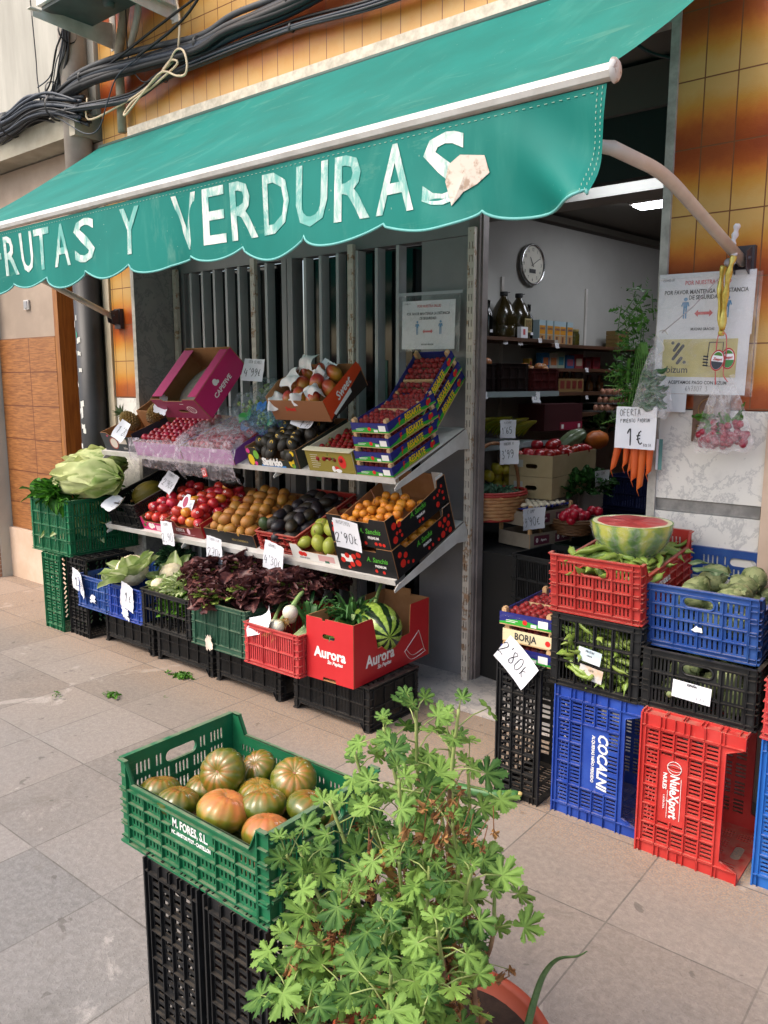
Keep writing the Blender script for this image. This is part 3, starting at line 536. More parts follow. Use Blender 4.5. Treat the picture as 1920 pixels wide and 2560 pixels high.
# ================================================================= CRATES
def slots(x0, x1, z0, z1, nc, ns, sw, rib, vert=True, skip=None, rnd=False):
    """rows of slots inside cells; returns holes"""
    o = []; cw = (x1-x0)/nc
    for c in range(nc):
        a = x0+c*cw+rib; b = x0+(c+1)*cw-rib; p = (b-a)/ns
        for k in range(ns):
            u = a+p*(k+.5); q = (u-sw/2, u+sw/2, z0, z1)
            if skip and skip((q[0]+q[1])/2, (z0+z1)/2): continue
            o.append(stad(*q, n=2) if rnd else rect(*q))
    return o
_crate = {}
def panel(Lp, H, notch=0, handle=False, plate=None, nc=6, ns=4, rows=3, post=.028, low=.0, foot=.018, sw=.0052, hw=.06, rnd=False, ribs=True, solid=False):
    """a crate wall in XZ, centred on x, outer face at y=0 facing -y, thickness goes to +y"""
    t = .0035; h = Lp/2
    if notch: s = post+.012; ol = [(-h, 0), (h, 0), (h, H), (h-post, H), (h-s-.012, H-notch), (-h+s+.012, H-notch), (-h+post, H), (-h, H)]
    else: ol = [(-h, 0), (h, 0), (h, H), (-h, H)]
    Ht = H-notch; top = Ht-.02; hz = (H-.062, H-.03)
    if handle: top = H-.022
    holes = []; zs = [foot+(top-foot)*i/rows for i in range(rows+1)]
    def skip(x, z):
        if handle and abs(x) < hw+.012 and hz[0]-.014 < z < hz[1]+.014: return True
        if handle and abs(x) < hw+.012 and z > hz[0]-.02: return True
        if plate and plate[0]-.003 < x < plate[1]+.003 and plate[2]-.004 < z < plate[3]+.004: return True
        return False
    if not solid:
        for i in range(rows):
            gap = .0065; z0, z1 = zs[i]+gap, zs[i+1]-gap
            if z1-z0 > .006: holes += slots(-h+post+.004, h-post-.004, z0, z1, nc, ns, sw, .006, skip=skip, rnd=rnd)
    if handle: holes.append(stad(-hw, hw, *hz, n=5))
    mb = MB(); mb.plate(ol, holes, t, 0, T(0, t/2, 0) @ ZUP)
    if ribs:
        p = .0075; cw = (Lp-2*post-.008)/nc
        for i in range(nc+1):
            x = -h+post+.004+i*cw
            for j in range(rows):
                if plate and plate[0]+.002 < x < plate[1]-.002 and zs[j+1] > plate[2] and zs[j] < plate[3]: continue
                zt = zs[j+1]
                if handle and abs(x) < hw and zt > hz[0]: zt = hz[0]-.004
                if zt-zs[j] > .01: mb.box(x-.0013, x+.0013, -p, 0, zs[j], zt)
        for z in zs[:-1]+[top]:
            if plate and plate[2] < z < plate[3]: mb.box(-h, plate[0], -p, 0, z-.0014, z+.0014); mb.box(plate[1], h, -p, 0, z-.0014, z+.0014)
            elif handle and hz[0] < z < hz[1]: mb.box(-h, -hw-.01, -p, 0, z-.0014, z+.0014); mb.box(hw+.01, h, -p, 0, z-.0014, z+.0014)
            else: mb.box(-h, h, -p, 0, z-.0014, z+.0014)
        mb.box(-h-.003, h+.003, -p-.001, 0, 0, .005)
        zc = H-.003
        if notch:
            mb.box(-h+post+.024, h-post-.024, -p-.001, t+.001, Ht-.004, Ht)
            for sx in (-1, 1):
                mb.box(min(sx*h, sx*(h-post)), max(sx*h, sx*(h-post)), -p-.001, t, zc, H+.001)
                a, b = sx*(h-post), sx*(h-post-.024)
                mb.add([(a, -p, H), (a, t, H), (b, t, Ht), (b, -p, Ht), (a, -p, H-.004), (a, t, H-.004), (b, t, Ht-.004), (b, -p, Ht-.004)],
                       [(0, 3, 2, 1), (4, 5, 6, 7), (0, 4, 7, 3), (1, 2, 6, 5)] if sx > 0 else [(0, 1, 2, 3), (4, 7, 6, 5), (0, 3, 7, 4), (1, 5, 6, 2)])
        else: mb.box(-h-.003, h+.003, -p-.001, t+.001, zc, H+.001)
        if handle:
            for sx in (-1, 1):
                for z in hz: pass
            mb.tube([(x, -.003, z) for x, z in stad(-hw-.003, hw+.003, hz[0]-.003, hz[1]+.003, 4)+[stad(-hw-.003, hw+.003, hz[0]-.003, hz[1]+.003, 4)[0]]], .0035, 5, cap=False)
        for sx in (-1, 1):   # corner shelves
            for k in range(5):
                z = foot+(H-foot)*k/5; mb.box(min(sx*h, sx*(h-post)), max(sx*h, sx*(h-post)), -p, 0, z-.001, z+.001)
            x = sx*(h-post); mb.box(x-.0013, x+.0013, -p, 0, 0, H)
    return mb
def base_panel(L, W, kind='fan'):
    t = .004; holes = []
    nx, ny = (12, 8) if kind == 'grid' else (14, 9)
    for i in range(nx):
        for j in range(ny):
            x = -L/2+.02+(L-.04)*(i+.5)/nx; y = -W/2+.018+(W-.036)*(j+.5)/ny; a = (L-.04)/nx*.38; b = (W-.036)/ny*.36
            if kind == 'grid': holes.append(rect(x-a, x+a, y-b, y+b))
            else:
                if abs(x) < a or abs(y) < b*.5: continue
                sg = 1 if x*y > 0 else -1; an = sg*.62; ca, sa = math.cos(an), math.sin(an)
                holes.append([(x+u*ca-v*sa, y+u*sa+v*ca) for u, v in rect(-a*1.05, a*1.05, -b*.48, b*.48)])
    mb = MB(); mb.plate(rect(-L/2, L/2, -W/2, W/2), holes, t, 0, T(0, 0, .008)); return mb
def crate(label, mat, Mt, L=.5, W=.335, H=.2, style='harvest', name='plastic_crate', group=None, plate=None, handle=True, base='fan', notch=.045, rows=3, nc=6, ns=4, foot=.018, sw=.0052, rnd=False, post=.028, words=(), solid=False):
    """origin: middle of the base; length along x. Side panels at -y and +y, end panels at -x and +x"""
    key = (L, W, H, style, plate, handle, base, notch, rows, nc, ns, sw, mat.name, solid)
    if key not in _crate:
        nch = notch if style == 'harvest' else 0
        a = panel(L, H, nch, False, plate, nc, ns, rows, foot=foot, sw=sw, rnd=rnd, post=post, solid=solid); b = panel(L, H, nch, False, None, nc, ns, rows, foot=foot, sw=sw, rnd=rnd, post=post, solid=solid)
        e = panel(W-.008, H, 0, handle, None, max(3, round(nc*W/L)), ns, rows, foot=foot, sw=sw, hw=.048, rnd=rnd, post=post*.8, solid=solid)
        _crate[key] = [m.mesh(n, mat) for m, n in ((a, 'side_panel'), (b, 'side_panel'), (e, 'end_panel'), (base_panel(L-.01, W-.01, base), 'base'))]
    ms = _crate[key]; t = thing(name, label, 'crate', Mt, group)
    def put(me, Ml, n):
        o = bpy.data.objects.new(n, me); COL.objects.link(o); o.parent = t; o.matrix_local = Ml; return o
    f = put(ms[0], T(0, -W/2, 0), 'side_panel'); put(ms[1], T(0, W/2, 0) @ RZ(PI), 'side_panel')
    en = put(ms[2], T(-L/2, 0, 0) @ RZ(-PI/2), 'end_panel'); put(ms[2], T(L/2, 0, 0) @ RZ(PI/2), 'end_panel'); put(ms[3], Matrix(), 'base')
    for on, txt, size, x, z, kw in words:      # words printed on the front side panel
        mb = MB(); mb.text(txt, size, T(x, -.0015, z) @ ZUP, **kw); mb.obj('lettering', M('print_white', 'e6e6e2', .6), f)
    return t
def P_(col, name, c2=None):
    """crate plastic: faded patches, scuffs, dust lying on its ledges"""
    m, t, b = newmat(name); _m[name] = m; b.inputs['Specular IOR Level'].default_value = .45
    c = mixc(t, noi(t, 5, 5, .65).sm(.35, .7), col, c2 or col); g = t.nodes.new('ShaderNodeNewGeometry'); nz = xyz(t, g.outputs['Normal'])[2]
    c = mixc(t, noi(t, 30, 6, .75, scl=(.4, 1, 2.5)).sm(.6, .74)*(.08 if 'black' in name else .28), c, 'b8b0a4'); c = mixc(t, nz.sm(.5, .9)*noi(t, 22, 4).sm(.3, .6)*(.12 if 'black' in name else .38), c, '9c8c78')
    t.links.new(c.k, b.inputs['Base Color']); t.links.new((noi(t, 18, 4).sm(.3, .7)*.3+.35).k, b.inputs['Roughness']); bump(t, b, noi(t, 70, 4), .12, .001); return m
BLK = P_('0e0f11', 'crate_black', '1b1c1e')
GRN = P_('0c5c38', 'green_plastic', '1a6c48'); DGR = P_('1f4a38', 'dull_green_plastic', '3a5c48'); RED = P_('a02824', 'red_plastic', 'b23a34')
RED2 = P_('b03034', 'pinkish_red_plastic', 'bd4643'); BLU = P_('183a92', 'blue_plastic', '2a4ea4'); BLU2 = P_('1e4288', 'dusty_blue_plastic', '335896'); BLU3 = P_('1d5fb0', 'bright_blue_plastic', '2468b8')
RED3 = P_('b42a26', 'bright_red_plastic', 'c2403a')
def onend(cx, cy, z0, L, H, W): # crate standing on its end, opening to +x: centre of its footprint
    return T(cx-H/2, cy, z0+L/2) @ RY(R(90)) @ T(0, 0, 0)
def flat(cx, cy, z0, rz=0): return T(cx, cy, z0) @ RZ(R(rz))
# ---- foreground
wk = dict(t=.0006)
crate('green crate of ribbed tomatoes in the foreground with white lettering', GRN, flat(-1.362, 1.165, .5), L=.515, W=.345, H=.212, plate=(-.062, .072, .085, .135), notch=.05, rnd=True, rows=4, sw=.0062, nc=7,
      words=((0, 'M. FORES, S.L.', .029, .004, .121, dict(sx=.72, bold=.0006)), (0, 'MC. ABASTOS PTO7 - CASTELLON', .0125, .006, .098, dict(sx=.72, bold=.0004))))
BLKC = dict(handle=False, style='plain', base='fan')
crate('black crate on end, left one under the green tomato crate', BLK, onend(-1.42, 1.15, 0, .5, .2, .335), H=.2, rows=4, nc=6, ns=3, sw=.0115, name='black_crate', **BLKC)
crate('black crate on end, right one under the green tomato crate', BLK, onend(-1.2, 1.15, 0, .5, .2, .335), H=.2, rows=4, nc=6, ns=3, sw=.0115, name='black_crate', **BLKC)
# ---- left end of the stall
crate('green crate heaped with leafy lettuce at the left end of the stall', GRN, flat(-4.91, 2.845, .5, 1), L=.46, W=.5, H=.36, rows=4, nc=4, ns=5, style='plain', handle=False, sw=.009)
crate('dusty green crate standing on end beside the wooden door', GRN, onend(-4.855, 2.73, 0, .5, .22, .335), H=.22, rows=3, nc=5, ns=4, style='plain', handle=False, sw=.0095)
crate('black crate on end between the green one and the blue crates', BLK, onend(-4.60, 2.76, 0, .5, .22, .335), H=.22, rows=4, nc=6, ns=3, sw=.0115, name='black_crate', **BLKC)
for x0, wd, lb in ((-4.40, .5, 'under the two blue crates'), (-3.86, .5, 'under the crate of parsley bunches'), (-3.325, .5, 'under the dull green lettuce crate'), (-2.73, .49, 'under the red melon carton')):
    crate('upturned black crate on the pavement '+lb, BLK, T(x0+wd/2, 2.835, .219) @ RX(PI), L=wd, W=.37, H=.218, rows=2, nc=5, ns=8, sw=.0042, name='black_crate', style='harvest', notch=.035, handle=True, group=None)
def side(cx, y0, z0, w_, d, rz=0):      # crate whose short end faces the street
    return T(cx, y0+d/2, z0) @ RZ(R(90+rz))
crate('left of the two blue crates, holding cauliflowers, by the black crate on end', BLU2, side(-4.36, 2.55, .225, .335, .5), H=.2, rows=3, nc=6, ns=3, sw=.008, handle=False, style='plain')
crate('right of the two blue crates, its price tag hanging over the front', BLU, side(-4.02, 2.55, .225, .335, .5), H=.2, rows=3, nc=6, ns=3, sw=.008, handle=False, style='plain')
crate('black crate full of green leaf bunches between blue and dull green crates', BLK, flat(-3.63, 2.72, .225), L=.44, W=.34, H=.22, rows=2, nc=5, ns=2, sw=.026, name='black_crate', handle=False, style='plain')
crate('dull green crate under the dark red lettuces', DGR, flat(-3.18, 2.72, .222), L=.43, W=.34, H=.245, rows=2, nc=4, ns=7, sw=.0055, style='plain', handle=True, foot=.03)
crate('faded red crate holding white onions and leeks', RED2, side(-2.76, 2.53, .222, .39, .5), L=.5, W=.375, H=.205, rows=2, nc=4, ns=6, sw=.006, style='plain', handle=False)
# ---- stacks right of the doorway
crate('black crate on end under the strawberry trays', BLK, onend(-1.425, 2.735, 0, .54, .19, .335), L=.54, H=.19, rows=3, nc=6, ns=3, sw=.0145, name='black_crate', handle=False, style='plain', base='grid')
crate('blue crate on end with upright white lettering', BLU, onend(-1.112, 2.77, 0, .5, .34, .37) @ RZ(0), L=.5, W=.37, H=.335, rows=5, nc=5, ns=5, sw=.0075, notch=.06, post=.04, handle=True, plate=(-.12, .12, .14, .225),
      words=())
crate('bright red crate on end with a globe emblem', RED3, onend(-.768, 2.72, 0, .5, .335, .37), L=.5, W=.37, H=.335, rows=5, nc=6, ns=4, sw=.0078, notch=.055, post=.04, handle=True, plate=(-.112, .112, .073, .155))
crate('bright blue crate on end at the right edge of the photo', BLU3, onend(-.40, 2.76, 0, .5, .33, .37), L=.5, W=.37, H=.335, rows=5, nc=6, ns=4, sw=.0078, notch=.055, post=.04, handle=True)
crate('black crate full of broad beans, two stickers on its front', BLK, side(-1.138, 2.585, .5, .335, .5), H=.272, rows=3, nc=6, ns=4, sw=.0115, name='black_crate', handle=False, style='plain')
crate('black crate with artichokes inside and a white paper label', BLK, side(-.778, 2.585, .505, .36, .5), H=.205, W=.365, rows=3, nc=6, ns=5, sw=.006, name='black_crate', handle=True, style='plain')
TIL = R(5.5)
def tside(cx, y0, z0, d): return T(cx, y0, z0) @ RX(TIL) @ T(0, d/2, 0) @ RZ(R(90))
MR = tside(-1.144, 2.585, .778, .5); MBL = tside(-.803, 2.65, .703, .5)
crate('red crate of broad beans with half a watermelon on it', RED, MR, H=.215, rows=4, nc=6, ns=4, sw=.0058, notch=.05, rnd=False)
crate('blue crate heaped with artichokes beside the red bean crate', BLU2, MBL, W=.375, H=.222, rows=4, nc=6, ns=4, sw=.0062, notch=.05)
crate('red crate on top of the stack cut off by the right edge', RED3, side(-.39, 2.56, .9, .36, .5), W=.33, H=.215, rows=3, nc=6, ns=4, sw=.006, notch=.05)
crate('black crate second from top in the stack at the right edge', BLK, side(-.385, 2.58, .695, .36, .5), W=.345, H=.2, rows=3, nc=6, ns=5, sw=.006, name='black_crate', handle=True, style='plain')
crate('red crate third from top in the stack at the right edge', RED2, side(-.39, 2.565, .503, .36, .5), W=.345, H=.19, rows=3, nc=6, ns=5, sw=.006, style='plain')
WP = M('print_white', 'e6e6e2', .6)
def sticker(name, label, M_, w_, h, mat, cat='label', jag=0, curl=0, lines=(), mb0=None, seed=3):
    """a sheet of paper in the XY plane of M_, curling a little; writing on its +z face"""
    r_ = random.Random(seed); mb = MB(); N = 10; K = 8
    ed = [r_.uniform(-1, 1)*jag for _ in range(44)]
    def fn(u, v):
        x = (u-.5)*w_; y = (v-.5)*h
        if jag: x += ed[int(v*K)]*w_*(abs(u-.5) > .49); y += ed[20+int(u*N)]*h*(abs(v-.5) > .49)
        return (x, y, curl*((u-.5)**2*4-.3)*w_+curl*.3*math.sin(v*5+u*3)*h)
    mb.grid(fn, N, K); o = mb.obj(name, mat, None, M_)
    for txt, hh, x, y, kw in lines:
        m2 = MB(); sd_ = kw.get('seed', 1)
        if kw.get('type'): m2.text(txt, hh, T(x, y, .0012), sx=kw.get('sx', .8), bold=kw.get('bold', 0), t=.0004); m2.obj('printed_line', kw.get('m', INK), o)
        else:
            write(m2, txt, hh, T(x, y, .0) @ RZ(kw.get('r', .06)), seed=sd_, z=.0014+abs(curl)*.0, wd=kw.get('wd'))
            # follow the curl of the sheet
            m2.v = [(p[0], p[1], p[2]+curl*((p[0]/w_)**2*4-.3)*w_+curl*.3*math.sin((p[1]/h+.5)*5+(p[0]/w_+.5)*3)*h) for p in m2.v]
            m2.obj('handwriting', kw.get('m', INK), o)
    return tag(o, label, cat)
def face(x, y, z, rz=0, rx=0, ry=0): # a sheet facing the street (-y)
    return T(x, y, z) @ RZ(R(rz)) @ RX(R(90+rx)) @ RZ(R(ry))
# prints on the upright crates
def words(txt, size, M_, parent_name, **k): pass
for nm, items, par in (('blue crate on end with upright white lettering', (('COCALNI', .052, .012, .192, dict(sx=.92, bold=.0016, shear=.2)), ('ALQUERIAS NIÑO PERDIDO', .0155, .01, .157, dict(sx=.93, bold=.0005))), None),
                       ('bright red crate on end with a globe emblem', (('NuleXport', .042, .03, .122, dict(sx=.82, bold=.0012)), ('NULES', .018, -.02, .09, dict(sx=1.1, bold=.0006)), ('S. COOP. LTDA.', .008, .055, .09, dict(sx=.9, bold=.0002))), None)):
    r = [o for o in COL.objects if o.get('label') == nm][0]; f = [c for c in r.children if c.name.startswith('side_panel')][0]
    for txt, size, x, z, kw in items:
        mb = MB(); mb.text(txt, size, T(x-.01, -.0015, z) @ ZUP, **kw); mb.obj('lettering', WP, f)
    if 'globe' in nm:
        mb = MB(); cx, cz, rr = -.082, .12, .023
        mb.tube([(cx+rr*math.cos(a*PI/12), -.0016, cz+rr*math.sin(a*PI/12)) for a in range(25)], .0012, 4, cap=False)
        for k in (-.5, 0, .5): mb.tube([(cx+rr*k*math.cos(a*PI/12)*1.0, -.0016, cz+rr*math.sin(a*PI/12)) for a in range(25)], .0007, 4, cap=False)
        mb.box(-.05, .1, -.0018, -.0014, .1435, .145); mb.box(.0, .1, -.0018, -.0014, .1005, .102); mb.obj('emblem', WP, f)
sr = [o for o in COL.objects if o.get('label', '').startswith('red crate of broad')][0]
f = [c for c in sr.children if c.name.startswith('side_panel')]
mb = MB(); mb.text('FRUTAS VEDRI, S.L.', .026, T(-.06, -.009, .105) @ ZUP, sx=.62, bold=.0008); mb.obj('lettering', WP, f[0])
sticker('crate_label', 'upper blue and sand coloured sticker on the black bean crate', face(-1.15, 2.574, .636, 0, 0, -8), .088, .05, M('sticker_blue', 'b9cfdc', .4, 'd9dde0', 14), lines=(('FRUTAS', .012, 0, .015, dict(type=1)), ('HABAS', .008, 0, .0, dict(type=1))))
sticker('crate_label', 'lower sand coloured sticker on the black bean crate', face(-1.142, 2.573, .572, 0, 0, -8), .088, .05, M('sticker_sand', 'c9a583', .4, 'd5dade', 14), lines=(('LOTE', .01, 0, .012, dict(type=1)),))
sticker('crate_label', 'white paper label on the front of the black artichoke crate', face(-.79, 2.574, .592, 0, 0, -3), .125, .06, PAPER, lines=(('ESPAÑA', .011, 0, .022, dict(type=1, bold=.0004)), ('7 7 k', .010, .03, -.016, {}),) )
mb = MB(); r_ = random.Random(3); mb.add([(0, 0, 0)]+[(.016*math.cos(a)*(1+r_.uniform(-.3, .5)), 0, .011*math.sin(a)*(1+r_.uniform(-.4, .4))) for a in [i*.7 for i in range(9)]], [(0, i+1, (i+1) % 9+1) for i in range(9)])
tag(mb.obj('paper_scrap', PAPER, None, T(-.80, 2.632, .79)), 'torn white scrap stuck to the front of the blue artichoke crate', 'paper scrap')
sticker('paper_scrap', 'creased beige paper stuck to the dull green lettuce crate', face(-3.235, 2.536, .255, 0, 0, 5), .05, .075, M('beige_paper', 'd3c4b4', .8), cat='paper scrap', jag=.12, curl=.15)
# ================================================================= DISPLAY SHELVING
AL = R(20.2); U0 = 1.164; L0 = .688
def SH(x, d=0, h=0, z0=U0):      # a point of a sloping shelf: x, distance back from the lip, height above the board
    return T(x, 2.83, z0) @ RX(AL) @ T(0, d, h)
rack = thing('display_shelving', 'white sloping two tier shelving on slotted uprights in front of the window', 'shelving', T(-3.43, 3.44, 0))
RI = rack.matrix_world.inverted(); RI = T(3.43, -3.44, 0)
RUST = M('slotted_upright', 'c9bfb2', .5, 'a48468', 25, sharp=(.55, .62))
for x in (-4.60, -3.82, -3.02, -2.23):
    hl = []
    for k in range(36):
        z = .09+k*.062
        for dx in (-.008, .008): hl.append(rect(dx-.0022, dx+.0022, z-.017, z+.017))
    mb = MB(); mb.plate(rect(-.019, .019, .03, 2.345), hl, .003, 0, RI @ T(x, 3.42, 0) @ ZUP)
    mb.box(x-.019, x-.016, 3.422, 3.445, .03, 2.345, M=RI); mb.box(x+.016, x+.019, 3.422, 3.445, .03, 2.345, M=RI); mb.box(x-.012, x+.012, 3.438, 3.442, .03, 2.34, 1, M=RI)
    mb.obj('upright', [RUST, M('rust', '5a3424', .8)], rack)
for z0 in (U0, L0):
    mb = MB(); Ms = RI @ SH(-3.435, 0, 0, z0)
    mb.box(-1.2, 1.2, .002, .60, -.004, 0, 0, Ms); mb.box(-1.2, 1.2, -.002, .0015, -.026, .004, 0, Ms)
    mb.obj('shelf_board', WHM, rack)
    for x in (-4.60, -3.82, -3.02, -2.225):
        mb = MB(); mb.plate([(-.03, -.045), (-.03, -.034), (.0, -.02), (.6, -.005), (.6, -.115), (.5, -.075)], (), .004, 0, RI @ SH(x, 0, 0, z0) @ RZ(R(90)) @ ZUP)
        mb.obj('shelf_bracket', WHM, rack)
# ================================================================= CARTONS
def carton(name, label, Mt, w_, d, h, out, front=None, back=None, left=None, right=None, inner=None, holes=None, group=None, cat='box', base=True, t=.004):
    """open box; origin at the middle of the front bottom edge; y goes back. panels are outlines over (0..width, 0..h)"""
    inner = inner or KRAFT; T_ = thing(name, label, cat, Mt, group); hs = holes or {}
    o = out if isinstance(out, dict) else {'*': out}
    def g(k): return o.get(k, o.get('*'))
    pr = {}
    for k, nm, ol, wd, Mp in (('front', 'front_panel', front, w_, T(-w_/2, t/2, 0)), ('back', 'back_panel', back, w_, T(w_/2, d-t/2, 0) @ RZ(PI)),
                              ('left', 'side_panel', left, d-2*t-.002, T(-w_/2+t/2, d-t-.001, 0) @ RZ(-PI/2)), ('right', 'side_panel', right, d-2*t-.002, T(w_/2-t/2, t+.001, 0) @ RZ(PI/2))):
        ol = ol or rect(0, wd, 0, h); mb = MB(); mb.plate(ol, hs.get(k, ()), t, 0, ZUP, inner=1)
        pr[k] = mb.obj(nm, [g(k), inner], T_, Mp)
    if base: mb = MB(); mb.box(-w_/2+.001, w_/2-.001, .001, d-.001, .001, .004); mb.obj('base', inner, T_)
    T_['_p'] = 0; del T_['_p']; return T_, pr
def pr_text(p, txt, size, x, z, mat, rz=0, **k):
    mb = MB(); mb.text(txt, size, T(x, -.0032, z) @ ZUP @ RZ(R(rz)), **k); return mb.obj('lettering', mat, p)
def disc(mb, x, z, r, y=-.0028, ry=None, mi=0, n=16, Mx=None):
    ry = ry or r; mb.add([(x+r*math.cos(2*PI*i/n), y, z+ry*math.sin(2*PI*i/n)) for i in range(n)], [tuple(range(n))], mi, Mx)
def quadp(mb, x0, x1, z0, z1, y=-.0026, mi=0): mb.add([(x0, y, z0), (x1, y, z0), (x1, y, z1), (x0, y, z1)], [(0, 1, 2, 3)], mi)
WPR = M('white_print', 'ebe8e4', .6); BCARD = M('black_card', '121114', .5); REDC = M('red_card', 'b51a1f', .5, 'bd2228', 4); YEL = M('yellow_print', 'e8c21a', .5); REDP = M('red_print', 'd2221c', .5)
GRP = M('green_print', '2f9c2c', .5); BLP = M('blue_print', '1b1f6e', .5); LGP = M('lime_print', '58b43a', .5); PINKC = M('pink_card', 'c41f66', .5, 'b81d5c', 5); MAG = M('magenta_card', '851745', .55); ORC = M('orange_card', 'd2451a', .5)
OLC = M('olive_card', '8a7a2c', .55); MARC = M('maroon_card', '6c1418', .5); WHC = M('white_card', 'd8d6d0', .6); PURC = M('purple_card', '7c3f8e', .5); DKP = M('dark_print', '2a2a30', .6)
# red melon carton on the pavement row
w_, d, h = .285, .61, .3
rs = [(0, 0), (d-.01, 0), (d-.01, h), (.44, h), (.432, .155), (.175, .145), (.14, .29), (.13, h), (0, h)]
rs = [(x*(d-.01)/(d-.01), z) for x, z in rs]
ls = [(d-.01-x, z) for x, z in rs][::-1]
AU, ap = carton('fruit_carton', 'bright red lettered melon carton holding a striped watermelon', T(-2.425, 2.585, .221) @ RZ(R(2)), w_, d, h, REDC, right=rs, left=ls,
                back=rect(0, w_, 0, h), front=[(0, 0), (.1, 0), (.102, .018), (.178, .018), (.18, 0), (w_, 0), (w_, h), (.12, h), (.115, h-.01), (.1, h-.01), (.095, h), (0, h)], holes={'front': [stad(.1, .175, .205, .228)]})
for p, cx, sc in ((ap['front'], .145, 1), (ap['right'], .195, 1.15)):
    pr_text(p, 'Aurora', .068*sc, cx, .135 if sc == 1 else .098, WPR, sx=.95, bold=.0022, shear=0); pr_text(p, 'Sin Pepitas', .024*sc, cx+.03, .097 if sc == 1 else .055, WPR, sx=.9, bold=.0006, shear=.25)
mb = MB(); q = [(.385, -.0035, .075), (.5, -.0035, .128), (.53, -.0035, .128), (.565, -.0035, .02)]
for P in ([(.39, 0, .07), (.51, 0, .15), (.565, 0, .03)], [(.39, 0, .07), (.45, 0, .015), (.575, 0, .028)], [(.405, 0, .078), (.46, 0, .034), (.552, 0, .045)]):
    mb.tube([(x, -.0032, z) for x, y, z in (P if len(P) < 3 or P[1][2] > .1 else arc(P, 6))], .0028, 4, flat=.3)
mb.obj('melon_slice_print', WPR, ap['right'])
mb = MB(); mb.box(-.05, .05, .075, .08, .3, .335); mb.obj('flap', KRAFT, AU, T(0, .5, 0))
# polka dot loquat cartons (two, the upper one on the lower)
def sanchis(label, Mt, lowdip):
    w_, d, h = .36, .5, .15
    side_ = [(0, 0), (d-.01, 0), (d-.01, h), (d-.075, h), (d-.085, h-.035), (.075, h-.06) if lowdip else (.095, h-.035), (.065, h), (0, h)]
    C_, p = carton('fruit_carton', label, Mt, w_, d, h, BCARD, right=side_, left=[(d-.01-x, z) for x, z in side_][::-1],
                   front=[(0, 0), (w_, 0), (w_, h), (w_-.09, h), (w_-.1, h-.02), (.1, h-.02), (.09, h), (0, h)])
    for k, wd, sd_ in (('front', w_, 5), ('right', d, 9)):
        r_ = random.Random(sd_+lowdip); mb = MB(); n = 0; used = []
        for _ in range(300):
            x, z, r = r_.uniform(.03, wd-.035), r_.uniform(.02, h-.04), r_.choice((.009, .015, .018, .02))
            cx0, cx1 = (.17, .34) if k == 'front' else (.12, .36)
            if cx0 < x+r and x-r < cx1 and .035 < z+r and z-r < h-.02: continue
            if z+r > h-.038 and .05 < x < wd-.06: continue
            if all((x-a)**2+(z-b)**2 > (r+c+.004)**2 for a, b, c in used): used.append((x, z, r)); disc(mb, x, z, r)
            if len(used) > 15: break
        mb.obj('polka_dots', M('dot_red', 'd4281c', .5), p[k])
        cx = .255 if k == 'front' else .24
        pr_text(p[k], 'A. Sanchis', .038, cx, .085, LGP, sx=.82, shear=.35, bold=.0003); pr_text(p[k], 'PREMIUM', .019, cx+.015, .052, WPR, sx=.85, bold=.0004)
    mb = MB()
    quadp(mb, .03, .1, .05, .09) if not lowdip else quadp(mb, .03, .09, .08, .12)
    mb.obj('printed_label', WPR, p['front'])
    for sx in (-1, 1):     # folded corner posts, white inside
        mb = MB(); mb.box(sx*(w_/2-.006)-.001, sx*(w_/2-.006)+.001, d-.07, d-.008, .01, h+.012); mb.box(min(sx*(w_/2-.006), sx*(w_/2-.07)), max(sx*(w_/2-.006), sx*(w_/2-.07)), d-.01, d-.008, .01, h+.012)
        mb.obj('corner_flap', WHC, C_)
    return C_
LO = sanchis('lower black carton with red dots, closed loquats showing at its side', SH(-2.405, .015, .001, L0), 0)
UP = sanchis('upper black carton with red dots, open and full of orange loquats', SH(-2.41, .02, .153, L0), 1)
# white pear carton
PE, pp = carton('fruit_carton', 'white card tray of green pears beside the dotted cartons', SH(-2.765, .03, .001, L0), .33, .4, .085, {'*': WHC}, front=[(0, 0), (.33, 0), (.33, .06), (.26, .06), (.25, .05), (.08, .05), (.05, .085), (0, .085)])
mb = MB(); disc(mb, .07, .035, .018, ry=.014); disc(mb, .095, .034, .016, ry=.013); mb.obj('tomato_print', M('dot_red', 'd4281c'), pp['front']); pr_text(pp['front'], 'TOMATE SIN PEPITA', .01, .09, .012, DKP, sx=.8)
mb = MB(); quadp(mb, .19, .3, .01, .045); mb.obj('printed_label', M('pink_print', 'c99a98', .6), pp['front']); mb = MB(); quadp(mb, .23, .26, .004, .016, y=-.0029); mb.obj('green_mark', M('dkgreen_print', '1c5a44'), pp['front'])
# maroon and pink tomato trays, black pear tray
PK, kp = carton('fruit_carton', 'bright pink tray of red tomatoes beside the black melon crate', SH(-4.125, .03, .001, L0), .25, .45, .085, PINKC, front=[(0, 0), (.25, 0), (.25, .06), (.2, .055), (.03, .055), (.02, .085), (0, .085)])
mb = MB(); disc(mb, .09, .03, .022, ry=.02); disc(mb, .115, .034, .016); mb.obj('heart_print', WPR, kp['front']); mb = MB(); quadp(mb, .14, .22, .005, .04); mb.obj('printed_label', M('pale_pink', 'dfb8c4'), kp['front']); mb = MB(); disc(mb, .03, .03, .012); disc(mb, .05, .05, .01, ry=.006); mb.obj('fruit_print', M('leaf_print', '3f7a2c'), kp['front'])
MK, mp_ = carton('fruit_carton', 'maroon card tray of red and yellow tomatoes', SH(-3.83, .035, .001, L0), .325, .48, .095, {'*': MARC, 'right': REDC}, front=[(0, 0), (.325, 0), (.325, .075), (.27, .075), (.25, .058), (.1, .055), (.08, .09), (0, .095)])
pr_text(mp_['front'], 'KENYA', .032, .12, .035, WPR, sx=.8, shear=.2); mb = MB()
